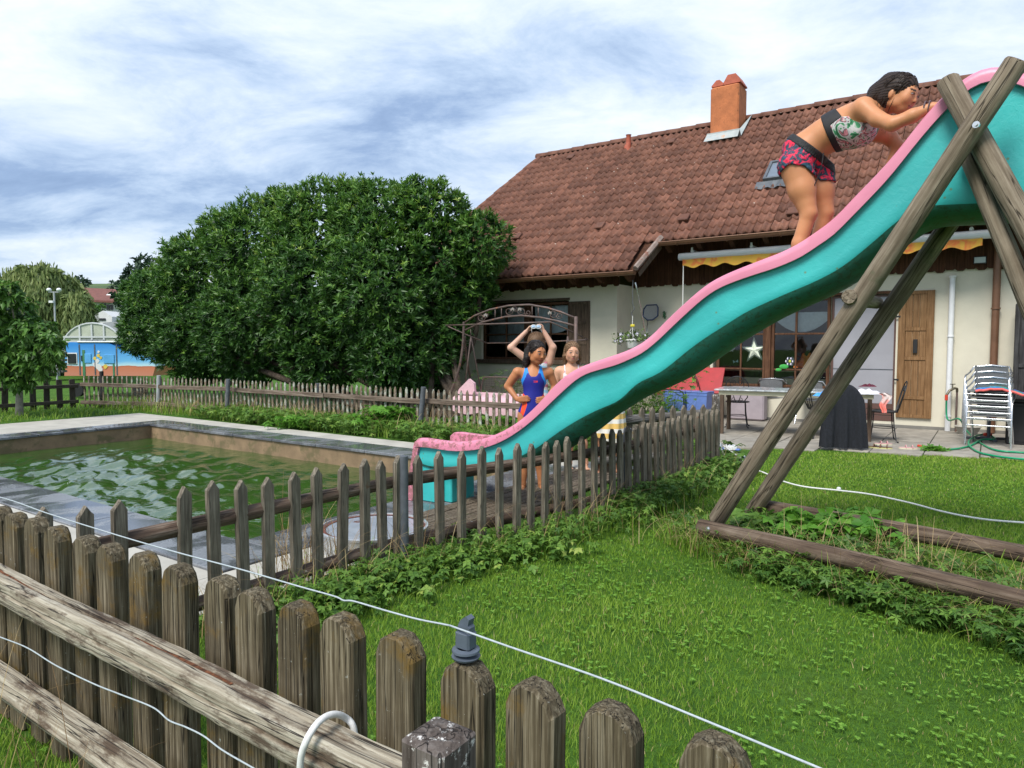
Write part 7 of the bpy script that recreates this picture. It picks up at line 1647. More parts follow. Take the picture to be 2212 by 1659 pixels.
def head(B, Fh, c, M, s, t='b'):
    L_ = lambda p: c + M @ (np.array(p) * s)
    e = lambda p, r, k=.012: B.ell(L_(p), np.array(r) * s, M, k * s, t)
    e((0, -.012, .030), (.073, .092, .078), .02); e((0, .022, -.022), (.062, .066, .074), .03); e((0, .050, -.072), (.034, .034, .030), .03)
    e((0, .078, -.005), (.050, .014, .045), .03)
    for sx in (-1, 1):
        e((sx * .034, .062, -.028), (.022, .020, .022), .02); e((sx * .074, -.006, -.014), (.009, .016, .028), .006)
        e((sx * .044, .010, -.055), (.020, .036, .026), .02)
        B.cap(L_((sx * .014, .086, .021)), L_((sx * .042, .073, .020)), .007 * s, .005 * s, .008 * s, t)
    B.cap(L_((0, .088, .006)), L_((0, .104, -.026)), .0065 * s, .0095 * s, .008 * s, t); e((0, .100, -.030), (.014, .009, .008), .006)
    B.cap(L_((-.017, .085, -.053)), L_((.017, .085, -.053)), .0065 * s, .0065 * s, .005 * s, t); B.cap(L_((-.013, .084, -.064)), L_((.013, .084, -.064)), .007 * s, .007 * s, .005 * s, t)
    return L_
def paint_head(V, col, c, M, s, lip=(.55, .20, .17), brow=(.05, .03, .02), blush=(.72, .32, .22), lipw=1.0):
    q = (V - c) @ M / s; x, y, z = q.T; ax = np.abs(x); fr = y > .055
    m = fr & (((x / (.023 * lipw)) ** 2 + ((z + .059 - .0) / .0105) ** 2) < 1); col[m] = lip
    m = fr & (np.abs(z + .0585) < .0022) & (ax < .021 * lipw); col[m] = tuple(.35 * k for k in lip)
    m = fr & (ax > .014) & (ax < .047) & (np.abs(z - (.0235 - (ax - .03) ** 2 * 7)) < .0052); col[m] = brow
    g = np.exp(-(((ax - .04) / .02) ** 2 + ((z + .03) / .02) ** 2)) * fr; col += (np.array(blush) - col) * (g * .35)[:, None]
    m = fr & (ax < .010) & (z < -.034) & (z > -.040) & (ax > .003); col[m] = tuple(.45 * k for k in lip)
    return col
def eyes(parent, c, M, s, half=.6, f=None, B=None):
    for sx in (-1, 1):
        ys = np.linspace(.13, .04, 91); Q = (c + (M @ (np.stack([np.full(91, sx * .031), ys, np.full(91, .002)]) * s)).T - B.lo) / B.h; q0 = np.floor(Q).astype(int); fr_ = Q - q0; val = 0
        for dx in (0, 1):
            for dy in (0, 1):
                for dz in (0, 1): val = val + f[q0[:, 0] + dx, q0[:, 1] + dy, q0[:, 2] + dz] * np.abs(1 - dx - fr_[:, 0]) * np.abs(1 - dy - fr_[:, 1]) * np.abs(1 - dz - fr_[:, 2])
        ye = ys[np.argmax(val < 0)] - .0085 + .0045
        V = []; Fc = []; n = 12; k = 8; C_ = []
        for i in range(k + 1):
            for j in range(n):
                t = math.pi * i / k; p = 2 * math.pi * j / n; d = np.array([math.sin(t) * math.cos(p), math.cos(t), math.sin(t) * math.sin(p)]); V.append(c + M @ ((np.array([sx * .031, ye, .002]) + d * np.array([.0145, .009, .0075 * half])) * s)); r = math.sin(t); C_.append((.015, .01, .008) if (r < .60 and d[1] > 0) else (.62, .58, .55))
        for i in range(k):
            for j in range(n): Fc.append([i * n + j, i * n + (j + 1) % n, (i + 1) * n + (j + 1) % n, (i + 1) * n + j])
        obj('eye', mesh_np('eye', np.array(V), np.array(Fc), MT['hairm'], True, {'col': np.array(C_)}), parent)
        m = MB(); m.tube([c + M @ (np.array(p) * s) for p in ((sx * .016, ye + .007, .003), (sx * .024, ye + .0095, .0095 * (.5 + half / 2)), (sx * .034, ye + .0085, .0105 * (.5 + half / 2)), (sx * .046, ye + .001, .003))], .0018 * s, 5); m.build('eyelid_line', MT['black'], parent, smooth=True)
def hairmesh(parent, c, M, s, colr, extra, hl=.078, cut=.060, h=.005, face=(.060, .075, .090), fz=-.042, vol=1.0, wisp=None):
    Fh = Field(h); L_ = lambda p: c + M @ (np.array(p) * s)
    Fh.ell(L_((0, -.018, .034)), np.array((.081, .103, .086)) * s * vol, M, .01); Fh.ell(L_((0, -.045, -.02)), np.array((.074, .066, .075)) * s * vol, M, .03)
    for ch, rs in extra: Fh.chain([L_(p) for p in ch], [r * s for r in rs], .02)
    lo, hi = Fh.bounds(.03); Fh.grid(lo, hi); f = Fh.eval(); X, Y, Z = Fh.xyz(); P_ = np.stack([X - c[0], Y - c[1], Z - c[2]], -1) @ M / s
    fc = np.sqrt((P_[..., 0] / face[0]) ** 2 + ((P_[..., 1] - .085) / face[1]) ** 2 + ((P_[..., 2] - fz) / face[2]) ** 2) - 1
    f = np.maximum(f, -fc * .05 * s)
    # strands: fine ridges running from the crown backwards and down
    th = np.arctan2(P_[..., 0], P_[..., 2] + .02); f = f + .0018 * np.sin(th * 34 + 9 * P_[..., 1] / .1) + .0016 * np.sin(th * 71 + 40 * P_[..., 1])
    def cf(V): q = (V - c) @ M / s; t = np.arctan2(q[:, 0], q[:, 2] + .02); n = .5 + .5 * np.sin(t * 34 + 90 * q[:, 1]); return np.array(colr[0]) * (1 - n[:, None]) + np.array(colr[1]) * n[:, None]
    # loose strands lying over and hanging below the hair
    r_ = np.random.default_rng(int(abs(c[0]) * 1000)); m = MB(); n_ = 0
    while n_ < 170:
        d = unitv(r_.normal(size=3) * [1, 1, .8] + [0, -.35, .3])
        p = d * np.array([.083, .104, .088]) * vol + [0, -.018, .034]
        if ((p[0] / face[0]) ** 2 + ((p[1] - .085) / face[1]) ** 2 + ((p[2] - fz) / face[2]) ** 2) < 1.1: continue
        pts = [p.copy()]; g = unitv([d[0] * .5, -.9, -.35]); nst = r_.integers(6, 12); Lh = hl * r_.uniform(.7, 1.5)
        for k in range(nst):
            p = p + g * Lh / 5; q = p - [0, -.018, .034]; rr = np.linalg.norm(q / (np.array([.084, .105, .089]) * vol))
            if p[2] > -.03 and rr > 0: p = q / max(rr, .2) * 1.01 + [0, -.018, .034]
            g = unitv(g * .8 + np.array([0, -.05, -.55]) + r_.normal(0, .10, 3)); pts.append(p.copy())
        m.tube([L_(q) for q in pts], list(np.linspace(.0021, .0008, len(pts)) * s), 4); n_ += 1
    o = m.build('hair_strands', MT['hairm'], parent, smooth=True); V2 = np.array(m.v); a_ = o.data.attributes.new('col', 'FLOAT_COLOR', 'POINT'); cc = cf(V2) * r_.uniform(.8, 1.3, (len(V2), 1)); a_.data.foreach_set('color', np.c_[cc, np.ones(len(cc))].astype(np.float32).ravel())
    return skinmesh('hair', f, Fh, MT['hairm'], parent, cf, 1)
def hand(B, w_, d, n, s=1.0, curl=.5, thumb=1, spread=.12, t='b'):
    """d: towards fingers, n: palm normal (the way the palm faces), thumb: +1/-1 side"""
    d = unitv(d); n = unitv(n - d * (np.array(n) @ d)); sd_ = np.cross(d, n) * thumb; kn = []
    for i, (o, L0) in enumerate(((.026, .062), (.009, .070), (-.009, .065), (-.025, .050))):
        k0 = w_ + (d * .075 + sd_ * o) * s; B.cap(w_ + (d * .008 + sd_ * o * .55) * s, k0, .0125 * s, .0105 * s, .010 * s, t)
        dd = unitv(d * math.cos(curl * .7) + n * math.sin(curl * .7) + sd_ * o * spread / .03 * .3); k1 = k0 + dd * L0 * .5 * s; d2 = unitv(d * math.cos(curl * 1.8) + n * math.sin(curl * 1.8)); k2 = k1 + d2 * L0 * .5 * s
        B.cap(k0, k1, .0090 * s, .0082 * s, .003, t); B.cap(k1, k2, .0082 * s, .0068 * s, .003, t)
    b0 = w_ + (d * .022 + sd_ * .020) * s; b1 = b0 + (d * .030 + sd_ * .026 + n * .012) * s; b2 = b1 + (d * .024 + sd_ * .006 + n * .014) * s; B.cap(b0, b1, .0125 * s, .010 * s, .008, t); B.cap(b1, b2, .0095 * s, .0075 * s, .003, t)
def foot(B, ank, d, s=1.0, t='b'):
    d = unitv(d); gz = ank * [1, 1, 0]; z0 = ank[2] - .065 * s
    base = np.array([ank[0], ank[1], z0]); B.cap(ank, base + np.array([0, 0, .028 * s]) - d * .02 * s, .030 * s, .027 * s, .02, t); B.cap(base + np.array([0, 0, .024 * s]) - d * .02 * s, base + np.array([0, 0, .022 * s]) + d * .10 * s, .026 * s, .021 * s, .02, t)
    sd_ = np.cross(d, [0, 0, 1.])
    for i in range(5): o = (-.026 + .013 * i) * s; B.cap(base + d * .10 * s + sd_ * o + np.array([0, 0, .014 * s]), base + d * (.135 - .006 * abs(i - 1)) * s + sd_ * o * 1.1 + np.array([0, 0, .011 * s]), .0105 * s, .0095 * s, .006, t)
def skincol(V, base, c=None): r_ = vn(np.c_[V[:, 0] * 9, V[:, 2] * 9], 1.2, seed=3); return np.tile(np.array(base), (len(V), 1)) * (1 + .06 * r_[:, None])
def person(label, origin): return thing('person', origin, label, 'person', 'children playing at the pool')
Z3 = np.array([0, 0, 1.])
# ---------------------------------------------------------------- girl in the blue swimsuit
YG = 6.84
def J(x, y, dy=0): return at(840.4 + .2711 * x, 704.9 + .2711 * y, YG + dy)
K1 = 1500 / YG * 3.689  # picture units per metre there
g1 = person('girl in a blue racing swimsuit with hand on hip, smiling towards the slide', np.array([J(1135, 1290)[0], YG, 0]))
B = Field(.0055); SK1 = (.46, .195, .085)
hM = headM((.52, -.84, -.13), (.05, .0, 1)); hc = J(1176, 212, 0)
HL = head(B, None, hc, hM, 1.06)
B.chain([J(1160, 265, .03), J(1150, 345, .03)], [.040, .042], .03)
torso = [(J(1152, 345, .03), .052), (J(1153, 420, .02), .088), (J(1150, 520, .02), .084), (J(1143, 610, .02), .094), (J(1138, 680, .02), .098)]
for i, (p, r) in enumerate(torso): pass
def tor(B, p, rx, ry, rz_, k=.04): B.ell(p, (rx, ry, rz_), None, k, 't')
tor(B, J(1153, 375, .03), .128, .058, .075); tor(B, J(1155, 430, .02), .122, .082, .10); tor(B, J(1152, 520, .02), .097, .076, .11); tor(B, J(1145, 600, .02), .108, .082, .10); tor(B, J(1139, 672, .025), .124, .092, .095)
for sx, x0 in ((-1, 1028), (1, 1272)): B.ell(J(x0, 362, .03), (.048, .045, .045), None, .05, 'b')
# arms
B.chain([J(1018, 368, .03), J(945, 478, .07), J(1022, 582, -.02)], [.042, .034, .024], .02, 'a'); B.cap(J(1000, 400, .04), J(965, 450, .06), .040, .036, .02, 'a')
hand(B, J(1022, 582, -.035), (1, -.45, .12), (0.1, 1, .0), .92, .25, -1, t='a')
B.chain([J(1280, 372, .03), J(1325, 485, .06), J(1262, 575, -.02)], [.042, .034, .025], .02, 'a'); hand(B, J(1262, 575, -.03), (-1, -.45, -.15), (0, 1, 0), .92, .3, 1, t='a')
# legs
for xh, xk, xa, fx in ((1088, 1080, 1066, -.1), (1192, 1204, 1213, .15)):
    B.chain([J(xh, 715, .03), J((xh + xk) / 2, 860, .02), J(xk, 1000, .01), J(xk - 2, 1090, .03), J(xa, 1255, .02)], [.082, .072, .050, .050, .030], .03, 'l')
    an = J(xa, 1255, .02); an[2] = .068; foot(B, an, (fx, -1, 0), .98)
lo, hi = B.bounds(); B.grid(lo, hi); f = B.eval(); ft_ = B.eval(('t', 'l')); X, Y, Z = B.xyz()
ox, oz = J(1150, 560)[0], J(1150, 560)[2]
def uv(X, Z): return 1150 + (X - ox) * K1, 560 - (Z - oz) * K1
U, Vv = uv(X, Z); um = U - 1150 - (Vv - 560) * -.0
outer_ = np.interp(Vv, [300, 350, 400, 440, 470, 2000], [66, 72, 86, 104, 160, 200]); neck_ = np.where(np.abs(um) < 52, 398 - (np.abs(um) / 52) ** 4 * 110, 300)
leg_ = np.interp(np.abs(U - 1140), [0, 20, 60, 90, 140], [790, 782, 730, 690, 670])
reg = np.maximum.reduce([np.abs(um) - outer_, neck_ - Vv, Vv - leg_, 290 - Vv]) / K1
skinmesh('body', f, B, MT['skin1'], g1, lambda V: paint_head(V, skincol(V, SK1), hc, hM, 1.06, (.36, .10, .07), (.02, .012, .008), (.52, .20, .09), 1.35))
ftm = B.eval(('t', 'l', 'b')); 
def suitcol(V):
    u, v = uv(V[:, 0], V[:, 2]); c = np.tile([.015, .022, .25], (len(V), 1)); a_ = np.abs(u - 1152)
    side = a_ > np.interp(v, [300, 340, 400, 440, 520, 620, 760], [44, 46, 62, 84, 92, 120, 140]); c[side | (v < 372)] = (.02, .25, .72)
    red = (v > 515) & (a_ > np.interp(v, [515, 560, 620, 700, 760], [96, 62, 52, 78, 110])) & (a_ < np.interp(v, [515, 560, 600, 700, 760], [104, 86, 88, 108, 130]) + np.where(v < 600, 8, 0)); c[red] = (.85, .075, .02)
    lg = (np.abs(u - 1166) < 17) & (np.abs(v - 438) < 7) & (V[:, 1] < YG) & ~((np.abs(v - 439) < 1.8) & (u < 1170)); c[lg] = (.75, .05, .05); return c
skinmesh('swimsuit', np.maximum(ftm - .0045, reg), B, MT['cloth'], g1, suitcol, 1)
eyes(g1, hc, hM, 1.06, .7, f, B)
hairmesh(g1, hc, hM, 1.06, ((.010, .008, .008), (.035, .028, .025)), [([(.058, -.035, .03), (.078, -.035, -.05), (.075, -.04, -.15)], [.032, .026, .010]), ([(.03, -.09, .0), (.04, -.09, -.10), (.05, -.07, -.16)], [.045, .035, .014]), ([(-.05, -.05, .02), (-.066, -.05, -.06), (-.06, -.05, -.12)], [.03, .018, .008])], face=(.064, .085, .088), fz=-.018, hl=.12)
# ---------------------------------------------------------------- child behind with raised arms
YK = 8.3
def J6(x, y, Y, dy=0): return at(921.7 + .3416 * x, 596.4 + .3416 * y, Y + dy)
g2 = person('child with both arms raised holding swimming goggles above brown curly hair', np.array([J6(715, 500, YK)[0], YK, 0]))
B = Field(.0065); SK2 = (.60, .36, .26); c2 = J6(693, 425, YK); M2 = headM((.1, 1, -.15), (0, 0, 1)); head(B, None, c2, M2, 1.12)
B.cap(J6(698, 470, YK, .02), J6(702, 520, YK, .02), .045, .045, .03)
for p, r in ((J6(705, 545, YK), (.135, .07, .08)), (J6(708, 590, YK), (.125, .085, .13)), (J6(708, 680, YK), (.11, .08, .12)), (J6(706, 760, YK), (.125, .09, .12))): B.ell(p, r, None, .05, 't')
B.chain([J6(635, 527, YK), J6(532, 452, YK, -.03), J6(628, 352, YK, -.02)], [.048, .038, .026], .02); B.chain([J6(775, 545, YK), J6(798, 452, YK, -.03), J6(742, 352, YK, -.02)], [.052, .042, .027], .02)
hand(B, J6(628, 352, YK, -.02), (.65, 0, .75), (.6, -.3, -.5), .95, .7, 1); hand(B, J6(742, 352, YK, -.02), (-.35, 0, .9), (-.6, -.3, -.5), .95, .7, -1)
for xh, xf in ((685, 1114), (728, 1150)):
    hp_ = J6(xh, 790, YK, .0); ft2 = gr(xf, 1002); an = np.array([ft2[0], YK + .1, .068]); B.chain([hp_, (hp_ + an) / 2 + Z3 * .02, an], [.085, .052, .032], .03, 'l'); foot(B, an, (.1, -1, 0))
lo, hi = B.bounds(); B.grid(lo, hi); f = B.eval(); X, Y, Z = B.xyz(); zt_ = J6(705, 540, YK)[2]; zb_ = J6(705, 815, YK)[2]; xc_ = J6(706, 600, YK)[0]
skinmesh('body', f, B, MT['skin1'], g2, lambda V: skincol(V, SK2))
reg = np.maximum.reduce([Z - (zt_ - .45 * np.maximum(0, .09 - np.abs(X - xc_))), zb_ - Z - .0 + .6 * np.maximum(0, np.abs(X - xc_) - .04), np.abs(X - xc_) - np.where(Z > zt_ - .12, .105, .3)])
def stripes(V): k = np.floor((V[:, 2] + .25 * V[:, 0]) / .035).astype(int) % 4; return np.array([(.30, .60, .78), (.72, .72, .76), (.70, .22, .30), (.72, .72, .76)])[k]
skinmesh('swimsuit', np.maximum(B.eval(('t', 'l')) - .005, reg), B, MT['cloth'], g2, stripes, 1)
hairmesh(g2, c2, M2, 1.12, ((.08, .045, .025), (.19, .115, .065)), [([(0, -.08, .02), (.0, -.10, -.06), (.01, -.09, -.11)], [.06, .05, .03]), ([(.06, -.02, .02), (.075, -.02, -.07)], [.035, .03]), ([(-.06, -.02, .02), (-.075, -.02, -.07)], [.035, .025])], vol=1.03)
gg = thing('goggles', J6(692, 318, YK - .05), 'pale blue swimming goggles held overhead by the child', 'goggles'); MT['lens'] = plain('pale_blue_lens', (.40, .58, .78), .15, .1, 10, 0)
for xx in (676, 706): m = MB(); c = J6(xx, 320, YK - .06); m.ell(c, (.028, .015, .018), 12, 8); m.build('lens', MT['lens'], gg, smooth=True); m = MB(); m.tube([c + np.array([.031 * math.cos(a), -.006, .021 * math.sin(a)]) for a in np.linspace(0, 6.283, 14)], .005, 5, cap=False); m.build('rim', MT['white'], gg, smooth=True)
MB().tube([J6(664, 322, YK - .05), J6(663, 345, YK - .03), J6(668, 366, YK)], .006, 5).build('strap', MT['white'], gg); MB().tube([J6(716, 322, YK - .05), J6(726, 350, YK - .03), J6(722, 370, YK)], .005, 5).build('strap', MT['white'], gg)
# ---------------------------------------------------------------- frowning girl
YT = 8.09
g3 = person('girl with wet light-brown hair and white patterned swimsuit, frowning at the viewer', np.array([J6(925, 500, YT)[0], YT, 0]))
B = Field(.0055); SK3 = (.62, .34, .22); c3 = J6(921, 484, YT); M3 = headM((.06, -1, -.04), (.04, 0, 1)); head(B, None, c3, M3, 1.12)
B.cap(J6(917, 520, YT, .03), J6(915, 572, YT, .03), .044, .048, .03)
for p, r in ((J6(915, 598, YT, .02), (.15, .065, .07)), (J6(915, 640, YT), (.13, .09, .12)), (J6(915, 730, YT), (.11, .085, .12)), (J6(915, 800, YT), (.135, .095, .12))): B.ell(p, r, None, .05, 't')
B.ell(J6(838, 600, YT, .02), (.05, .048, .05), None, .05); B.ell(J6(992, 600, YT, .02), (.05, .048, .05), None, .05)
B.chain([J6(832, 605, YT, .02), J6(815, 700, YT, .04), J6(822, 780, YT, -.02)], [.046, .036, .027], .02, 'a'); hand(B, J6(822, 780, YT, -.02), (.1, -.1, -1), (1, 0, 0), .95, .4, -1, t='a')
B.chain([J6(998, 605, YT, .02), J6(1015, 700, YT, .04), J6(1008, 780, YT, -.02)], [.046, .036, .027], .02, 'a'); hand(B, J6(1008, 780, YT, -.02), (-.1, -.1, -1), (-1, 0, 0), .95, .4, 1, t='a')
for xh, xf in ((888, 1231), (945, 1266)):
    hp_ = J6(xh, 820, YT); ft2 = gr(xf, 1014); an = np.array([ft2[0], YT, .068]); kn = (hp_ + an) / 2 + Z3 * .03; B.chain([hp_, kn, kn * .6 + an * .4, an], [.090, .056, .054, .032], .03, 'l'); foot(B, an, (.0, -1, 0))
lo, hi = B.bounds(); B.grid(lo, hi); f = B.eval(); X, Y, Z = B.xyz(); xc_ = J6(915, 600, YT)[0]; zt_ = J6(915, 622, YT)[2]; zb_ = J6(915, 850, YT)[2]
skinmesh('body', f, B, MT['skin1'], g3, lambda V: paint_head(V, skincol(V, SK3), c3, M3, 1.12, (.50, .17, .15), (.17, .10, .06), (.72, .30, .22), .8))
ax_ = np.abs(X - xc_); zs1 = zt_ + .085
reg1 = np.maximum.reduce([Z - (zt_ + .0 + np.clip(ax_ - .055, -.05, .05) * .4), zb_ - Z + .6 * np.maximum(0, ax_ - .04), ax_ - np.where(Z > zt_ - .10, .10 , .3)]); reg2 = np.maximum.reduce([np.abs(ax_ - .078) - .0085, Z - zs1 - .1, zt_ - Z - .03])
skinmesh('swimsuit', np.maximum(B.eval(('t', 'l', 'b')) - .005, np.minimum(reg1, reg2)), B, MT['cloth'], g3, lambda V: np.where((vn(np.c_[V[:, 0] * 40, V[:, 2] * 40], 2.2, seed=8) > .45)[:, None], np.array([.45, .22, .32]), np.array([.74, .68, .68])), 1)
eyes(g3, c3, M3, 1.12, .75, f, B)
hairmesh(g3, c3, M3, 1.12, ((.11, .062, .032), (.24, .15, .085)), [([(-.066, -.01, .02), (-.082, -.02, -.05), (-.075, -.03, -.12)], [.026, .022, .010]), ([(.066, -.01, .02), (.078, -.02, -.04), (.07, -.03, -.10)], [.024, .018, .008]), ([(0, -.08, 0), (.0, -.08, -.10), (0, -.07, -.15)], [.06, .045, .02])], face=(.063, .085, .092), fz=-.022, hl=.11)
# ---------------------------------------------------------------- child wrapped in a striped towel (head hidden by the slide)
YW = 7.75; wx = gr(1318, 1030)[0]
g4 = person('child wrapped in a yellow-white striped towel behind the gate, half hidden', np.array([wx, YW, 0]))
B = Field(.007); O = np.array([wx, YW, 0]); c4 = O + [0, 0, 1.05]; M4 = headM((.2, -1, 0), (0, 0, 1)); head(B, None, c4, M4, 1.05)
B.cap(O + [0, .02, 1.0], O + [0, .02, .92], .042, .045, .03)
for z, r in ((.88, (.14, .06, .06)), (.80, (.12, .08, .11)), (.68, (.12, .085, .12))): B.ell(O + [0, 0, z], r, None, .05, 't')
for sx in (-1, 1):
    B.chain([O + [sx * .13, 0, .88], O + [sx * .17, .02, .74], O + [sx * .06, -.10, .74]], [.042, .034, .025], .02); hand(B, O + [sx * .06, -.10, .74], (-sx, -.1, .2), (0, 1, 0), .9, .6, sx)
    an = O + [sx * .11, .0 if sx < 0 else .05, .068]; B.chain([O + [sx * .06, 0, .64], O + [sx * .085, -.01, .36], O + [sx * .09, .02, .28], an], [.08, .05, .05, .03], .03); foot(B, an, (.2 * sx, -1, 0))
lo, hi = B.bounds(); B.grid(lo, hi); f = B.eval(); skinmesh('body', f, B, MT['skin1'], g4, lambda V: skincol(V, (.60, .30, .18))); eyes(g4, c4, M4, 1.05, .7, f, B)
hairmesh(g4, c4, M4, 1.05, ((.03, .02, .015), (.08, .05, .035)), [([(0, -.08, 0), (0, -.08, -.12)], [.05, .03])])
V = []; Fc = []; n = 48; k = 16
for i in range(n):
    t = 2 * math.pi * i / n
    for j in range(k + 1): u = j / k; z = .90 - .48 * u - .05 * math.sin(t * 1.5) * u; fo = .012 * math.sin(t * 11 + u * 2) * (.3 + u) + .008 * math.sin(t * 5); V.append(O + [(.165 + .035 * u + fo) * math.cos(t), (.115 + .05 * u + fo) * math.sin(t), z])
for i in range(n):
    for j in range(k): Fc.append([i * (k + 1) + j, ((i + 1) % n) * (k + 1) + j, ((i + 1) % n) * (k + 1) + j + 1, i * (k + 1) + j + 1])
MT['ytowel'] = stripem('yellow_white_striped_towel', (.74, .72, .66), (.72, .47, .14), 5, 2, .9, .45)
obj('towel_wrap', mesh_np('towel_wrap', np.array(V), np.array(Fc), MT['ytowel'], True), g4)
# ---------------------------------------------------------------- girl climbing up the slide
def J3(x, y, q): return wl(1612.5 + .4724 * x, 108.4 + .4724 * y, SB + q)
g5 = person('girl in floral shorts and sports top climbing up the slide, bent forward over the rim', hp(-1.2, SB + .25, 1.4))
B = Field(.006); SK5 = (.56, .25, .12)
hp_ = lambda x, y, q: J3(x, y, q)
h5 = J3(697, 205, .20); M5 = headM(unitv(E1 * .93 - E2 * .32 - Z3 * .34), unitv(E1 * .30 + Z3)); S5 = 1.07; head(B, None, h5, M5, S5)
B.chain([J3(655, 250, .22), J3(590, 285, .24)], [.048, .055], .03)
def tell(p, q, ra, rb_, rc, k=.05, t='t'):    # ellipsoid with its long axis p->q
    d = unitv(q - p); x = unitv(np.cross(d, E2)); B.ell((p + q) / 2, (np.linalg.norm(q - p) / 2 + ra, rb_, rc), np.array([d, x, np.cross(d, x)]).T, k, t)
tell(J3(270, 455, .25), J3(262, 475, .25), .095, .132, .145); tell(J3(290, 440, .25), J3(370, 380, .25), .08, .108, .125); tell(J3(380, 385, .25), J3(480, 335, .25), .09, .122, .14); tell(J3(480, 330, .25), J3(560, 300, .25), .08, .11, .14); 
tell(J3(470, 390, .22), J3(545, 385, .26), .05, .07, .12)
B.ell(J3(535, 262, .12), (.062, .06, .06), None, .06, 'b'); B.ell(J3(605, 378, .36), (.058, .058, .058), None, .05, 'b')
# near arm: elbow over the rim, hand gripping it behind the pole
B.chain([J3(535, 262, .11), J3(600, 315, .06), J3(668, 338, .0), J3(760, 300, .0), J3(852, 258, .01)], [.054, .045, .040, .038, .026], .02)
hand(B, J3(852, 258, .01), unitv(E1 * .93 + Z3 * .16), unitv(-Z3 + E2 * .5), 1.0, .75, -1)
B.chain([J3(605, 378, .37), J3(655, 400, .42), J3(690, 440, .42), J3(655, 520, .40)], [.052, .045, .040, .028], .02); hand(B, J3(655, 520, .40), unitv(-E1 * .3 - Z3 * .8), unitv(E1), 1.0, .4, 1)
# legs; the feet stand on the chute floor
def flo(x, q): a = A(J3(x, 900, q)); return float(np.interp(a, SA, fc)) - .05
for (xh, yh, xk, yk, xa, ya, q) in ((222, 530, 285, 748, 222, 930, .15), (318, 545, 362, 742, 310, 905, .36)):
    hip, kn = J3(xh, yh, q), J3(xk, yk, q); an = J3(xa, ya, q); az = flo(xa, q) + .075; ank = np.array([an[0], an[1], az]); ank = ank - E1 * .02
    md = (hip + kn) / 2; calf = kn * .62 + ank * .38 - E1 * .015
    B.chain([hip, md, kn], [.098, .082, .052], .03, 'l'); B.chain([kn, calf, ank], [.049, .047, .030], .02)
    foot(B, ank, unitv(E1 + Z3 * .0), 1.05)
lo, hi = B.bounds(); B.grid(lo, hi); f = B.eval(); X, Y, Z = B.xyz()
skinmesh('body', f, B, MT['skin1'], g5, lambda V: paint_head(V, skincol(V, SK5), h5, M5, S5, (.50, .18, .14), (.03, .018, .012), (.68, .28, .17), 1.0))
eyes(g5, h5, M5, S5, .7, f, B)
# cloth regions are planes in the slide's own side plane
Aa = X * E1[0] + Y * E1[1]; kx = (A(J3(600, 400, .2)) - A(J3(200, 400, .2))) / 400; kz = (J3(400, 600, .2)[2] - J3(400, 200, .2)[2]) / 400; a00 = A(J3(400, 400, .2)); z00 = J3(400, 400, .2)[2]
def pq(Aa, Z): return 400 + (Aa - a00) / kx, 400 + (Z - z00) / kz
def lined(PX, PY, p, q): d = np.array([q[0] - p[0], q[1] - p[1]]); L_ = np.hypot(*d); return ((PX - p[0]) * d[1] - (PY - p[1]) * d[0]) / L_ * kx   # >0 on the right of p->q (y down)
PX, PY = pq(Aa, Z); tl = B.eval(('t', 'l'))
hemx = np.interp(PX, [90, 130, 165, 220, 290, 330, 400], [600, 590, 548, 520, 535, 578, 578]); waist = -lined(PX, PY, (195, 350), (385, 505))
sh_r = np.maximum(-waist, (PY - hemx) * kx); sh_f = np.maximum.reduce([tl - .013 + .003 * np.sin(PX * .16) * np.sin(PY * .2), lined(PX, PY, (195, 350), (385, 505)), (PY - hemx) * kx])
def shortm():
    m, nt, N, L, p = nodes('red_navy_floral_fabric'); g = N('ShaderNodeNewGeometry').outputs['Position']; n1 = noise(N, L, g, 17, 4, .6, 1.6)
    c = ramp(N, L, n1, [(.40, (.70, .02, .06)), (.46, (.62, .03, .10)), (.49, (.01, .012, .03)), (.58, (.02, .09, .14)), (.66, (.01, .012, .03)), (.70, (.72, .06, .12))]); L(c, p.inputs['Base Color']); p.inputs['Roughness'].default_value = .75; bump(N, L, p, noise(N, L, g, 40, 4), .4, .01); return m
def topm():
    m, nt, N, L, p = nodes('tropical_print_fabric'); g = N('ShaderNodeNewGeometry').outputs['Position']; n1 = noise(N, L, g, 9, 2, .6, 1.8)
    c = ramp(N, L, n1, [(.38, (.02, .11, .05)), (.45, (.05, .30, .13)), (.47, (.62, .60, .60)), (.53, (.50, .48, .50)), (.56, (.03, .05, .04)), (.60, (.62, .20, .25)), (.64, (.60, .58, .58)), (.70, (.04, .22, .10))]); L(c, p.inputs['Base Color']); p.inputs['Roughness'].default_value = .6; return m
MT['shortm'] = shortm(); MT['topm'] = topm()
skinmesh('shorts', sh_f, B, MT['shortm'], g5, lambda V: np.tile([.5, .02, .05], (len(V), 1)), 1)
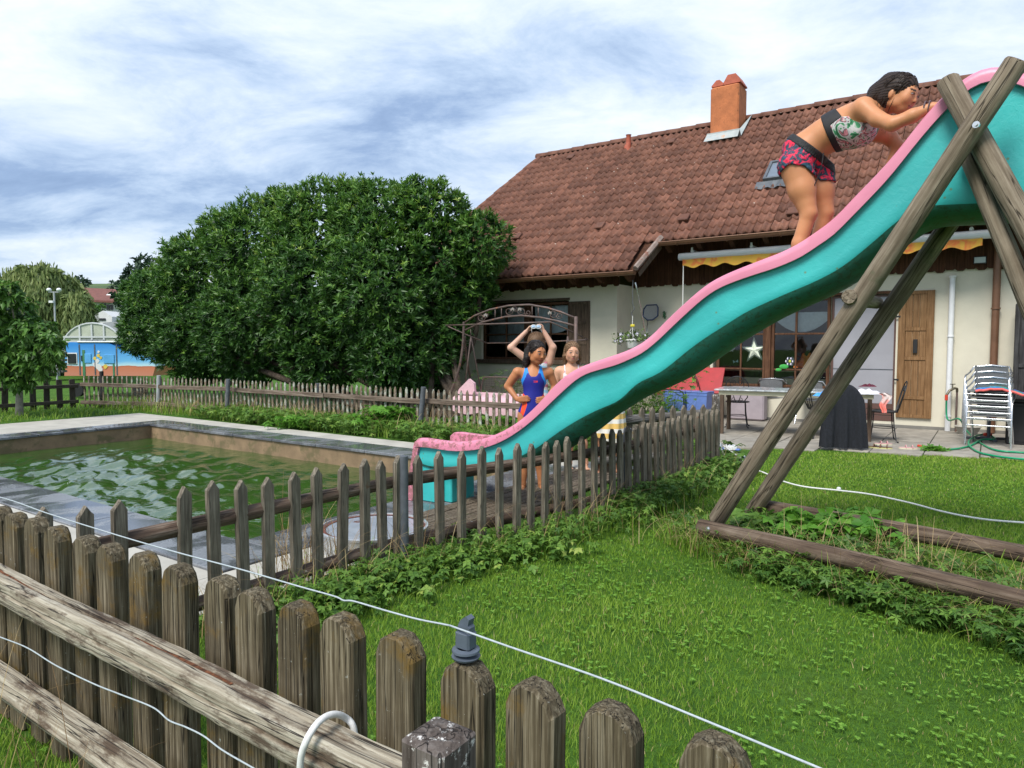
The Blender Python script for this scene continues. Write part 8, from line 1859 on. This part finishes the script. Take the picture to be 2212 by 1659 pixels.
wb_f = np.maximum.reduce([tl - .017 + .0025 * np.sin(PX * .5 + PY * .4), lined(PX, PY, (200, 345), (390, 500)), -lined(PX, PY, (180, 374), (365, 526))]); MT['blackfab'] = plain('black_stretch_fabric', (.013, .013, .016), .7, .2, 40, .3)
skinmesh('waistband', wb_f, B, MT['blackfab'], g5, lambda V: np.tile([.02, .02, .02], (len(V), 1)), 1)
tt = B.eval(('t',)); 
H1 = lambda p, q: ((PX - p[0]) * (q[1] - p[1]) - (PY - p[1]) * (q[0] - p[0])) / math.hypot(q[0] - p[0], q[1] - p[1]) * kx
reg_top = np.maximum(-H1((325, 262), (415, 490)), np.minimum(H1((383, 240), (450, 335)), H1((430, 328), (620, 345))))
skinmesh('sports_top', np.maximum(tt - .0055, reg_top), B, MT['topm'], g5, lambda V: np.tile([.5, .5, .5], (len(V), 1)), 1)
blk = np.maximum(-H1((325, 262), (415, 490)), H1((358, 262), (446, 486))); blk2 = np.maximum.reduce([-H1((325, 262), (415, 490)), H1((383, 240), (450, 335)), H1((455, 325), (365, 380))])
skinmesh('top_band', np.maximum(tt - .0085, np.minimum(blk, np.maximum(blk2, reg_top))), B, MT['blackfab'], g5, lambda V: np.tile([.02, .02, .02], (len(V), 1)), 1)
hairmesh(g5, h5, M5, S5, ((.014, .009, .008), (.05, .034, .028)), [([(0, -.07, .05), (0, -.12, .0), (.0, -.135, -.07), (0, -.12, -.11)], [.07, .06, .04, .02]), ([(.03, -.09, .02), (.05, -.13, -.05)], [.04, .02])], face=(.064, .085, .086), fz=-.030, vol=1.02)
w5 = J3(846, 260, .01)
for k in range(2):
    m = MB(); c = w5 - E1 * (.012 + .018 * k); m.tube([c + E2 * .033 * math.cos(t) + Z3 * .036 * math.sin(t) + E1 * .006 * math.sin(t + k) for t in np.linspace(0, 6.283, 18)], .0045, 6, cap=False); m.build('bracelet', plain('grey_bead_bracelet', (.12, .08, .09), .6, .3, 60, .2), g5, smooth=True)
MB().tube(cat([J3(352, 470, .12), J3(345, 520, .11), J3(330, 570, .12), J3(308, 625, .12)]), .0035, 5).build('drawstring', MT['blackfab'], g5, smooth=True)
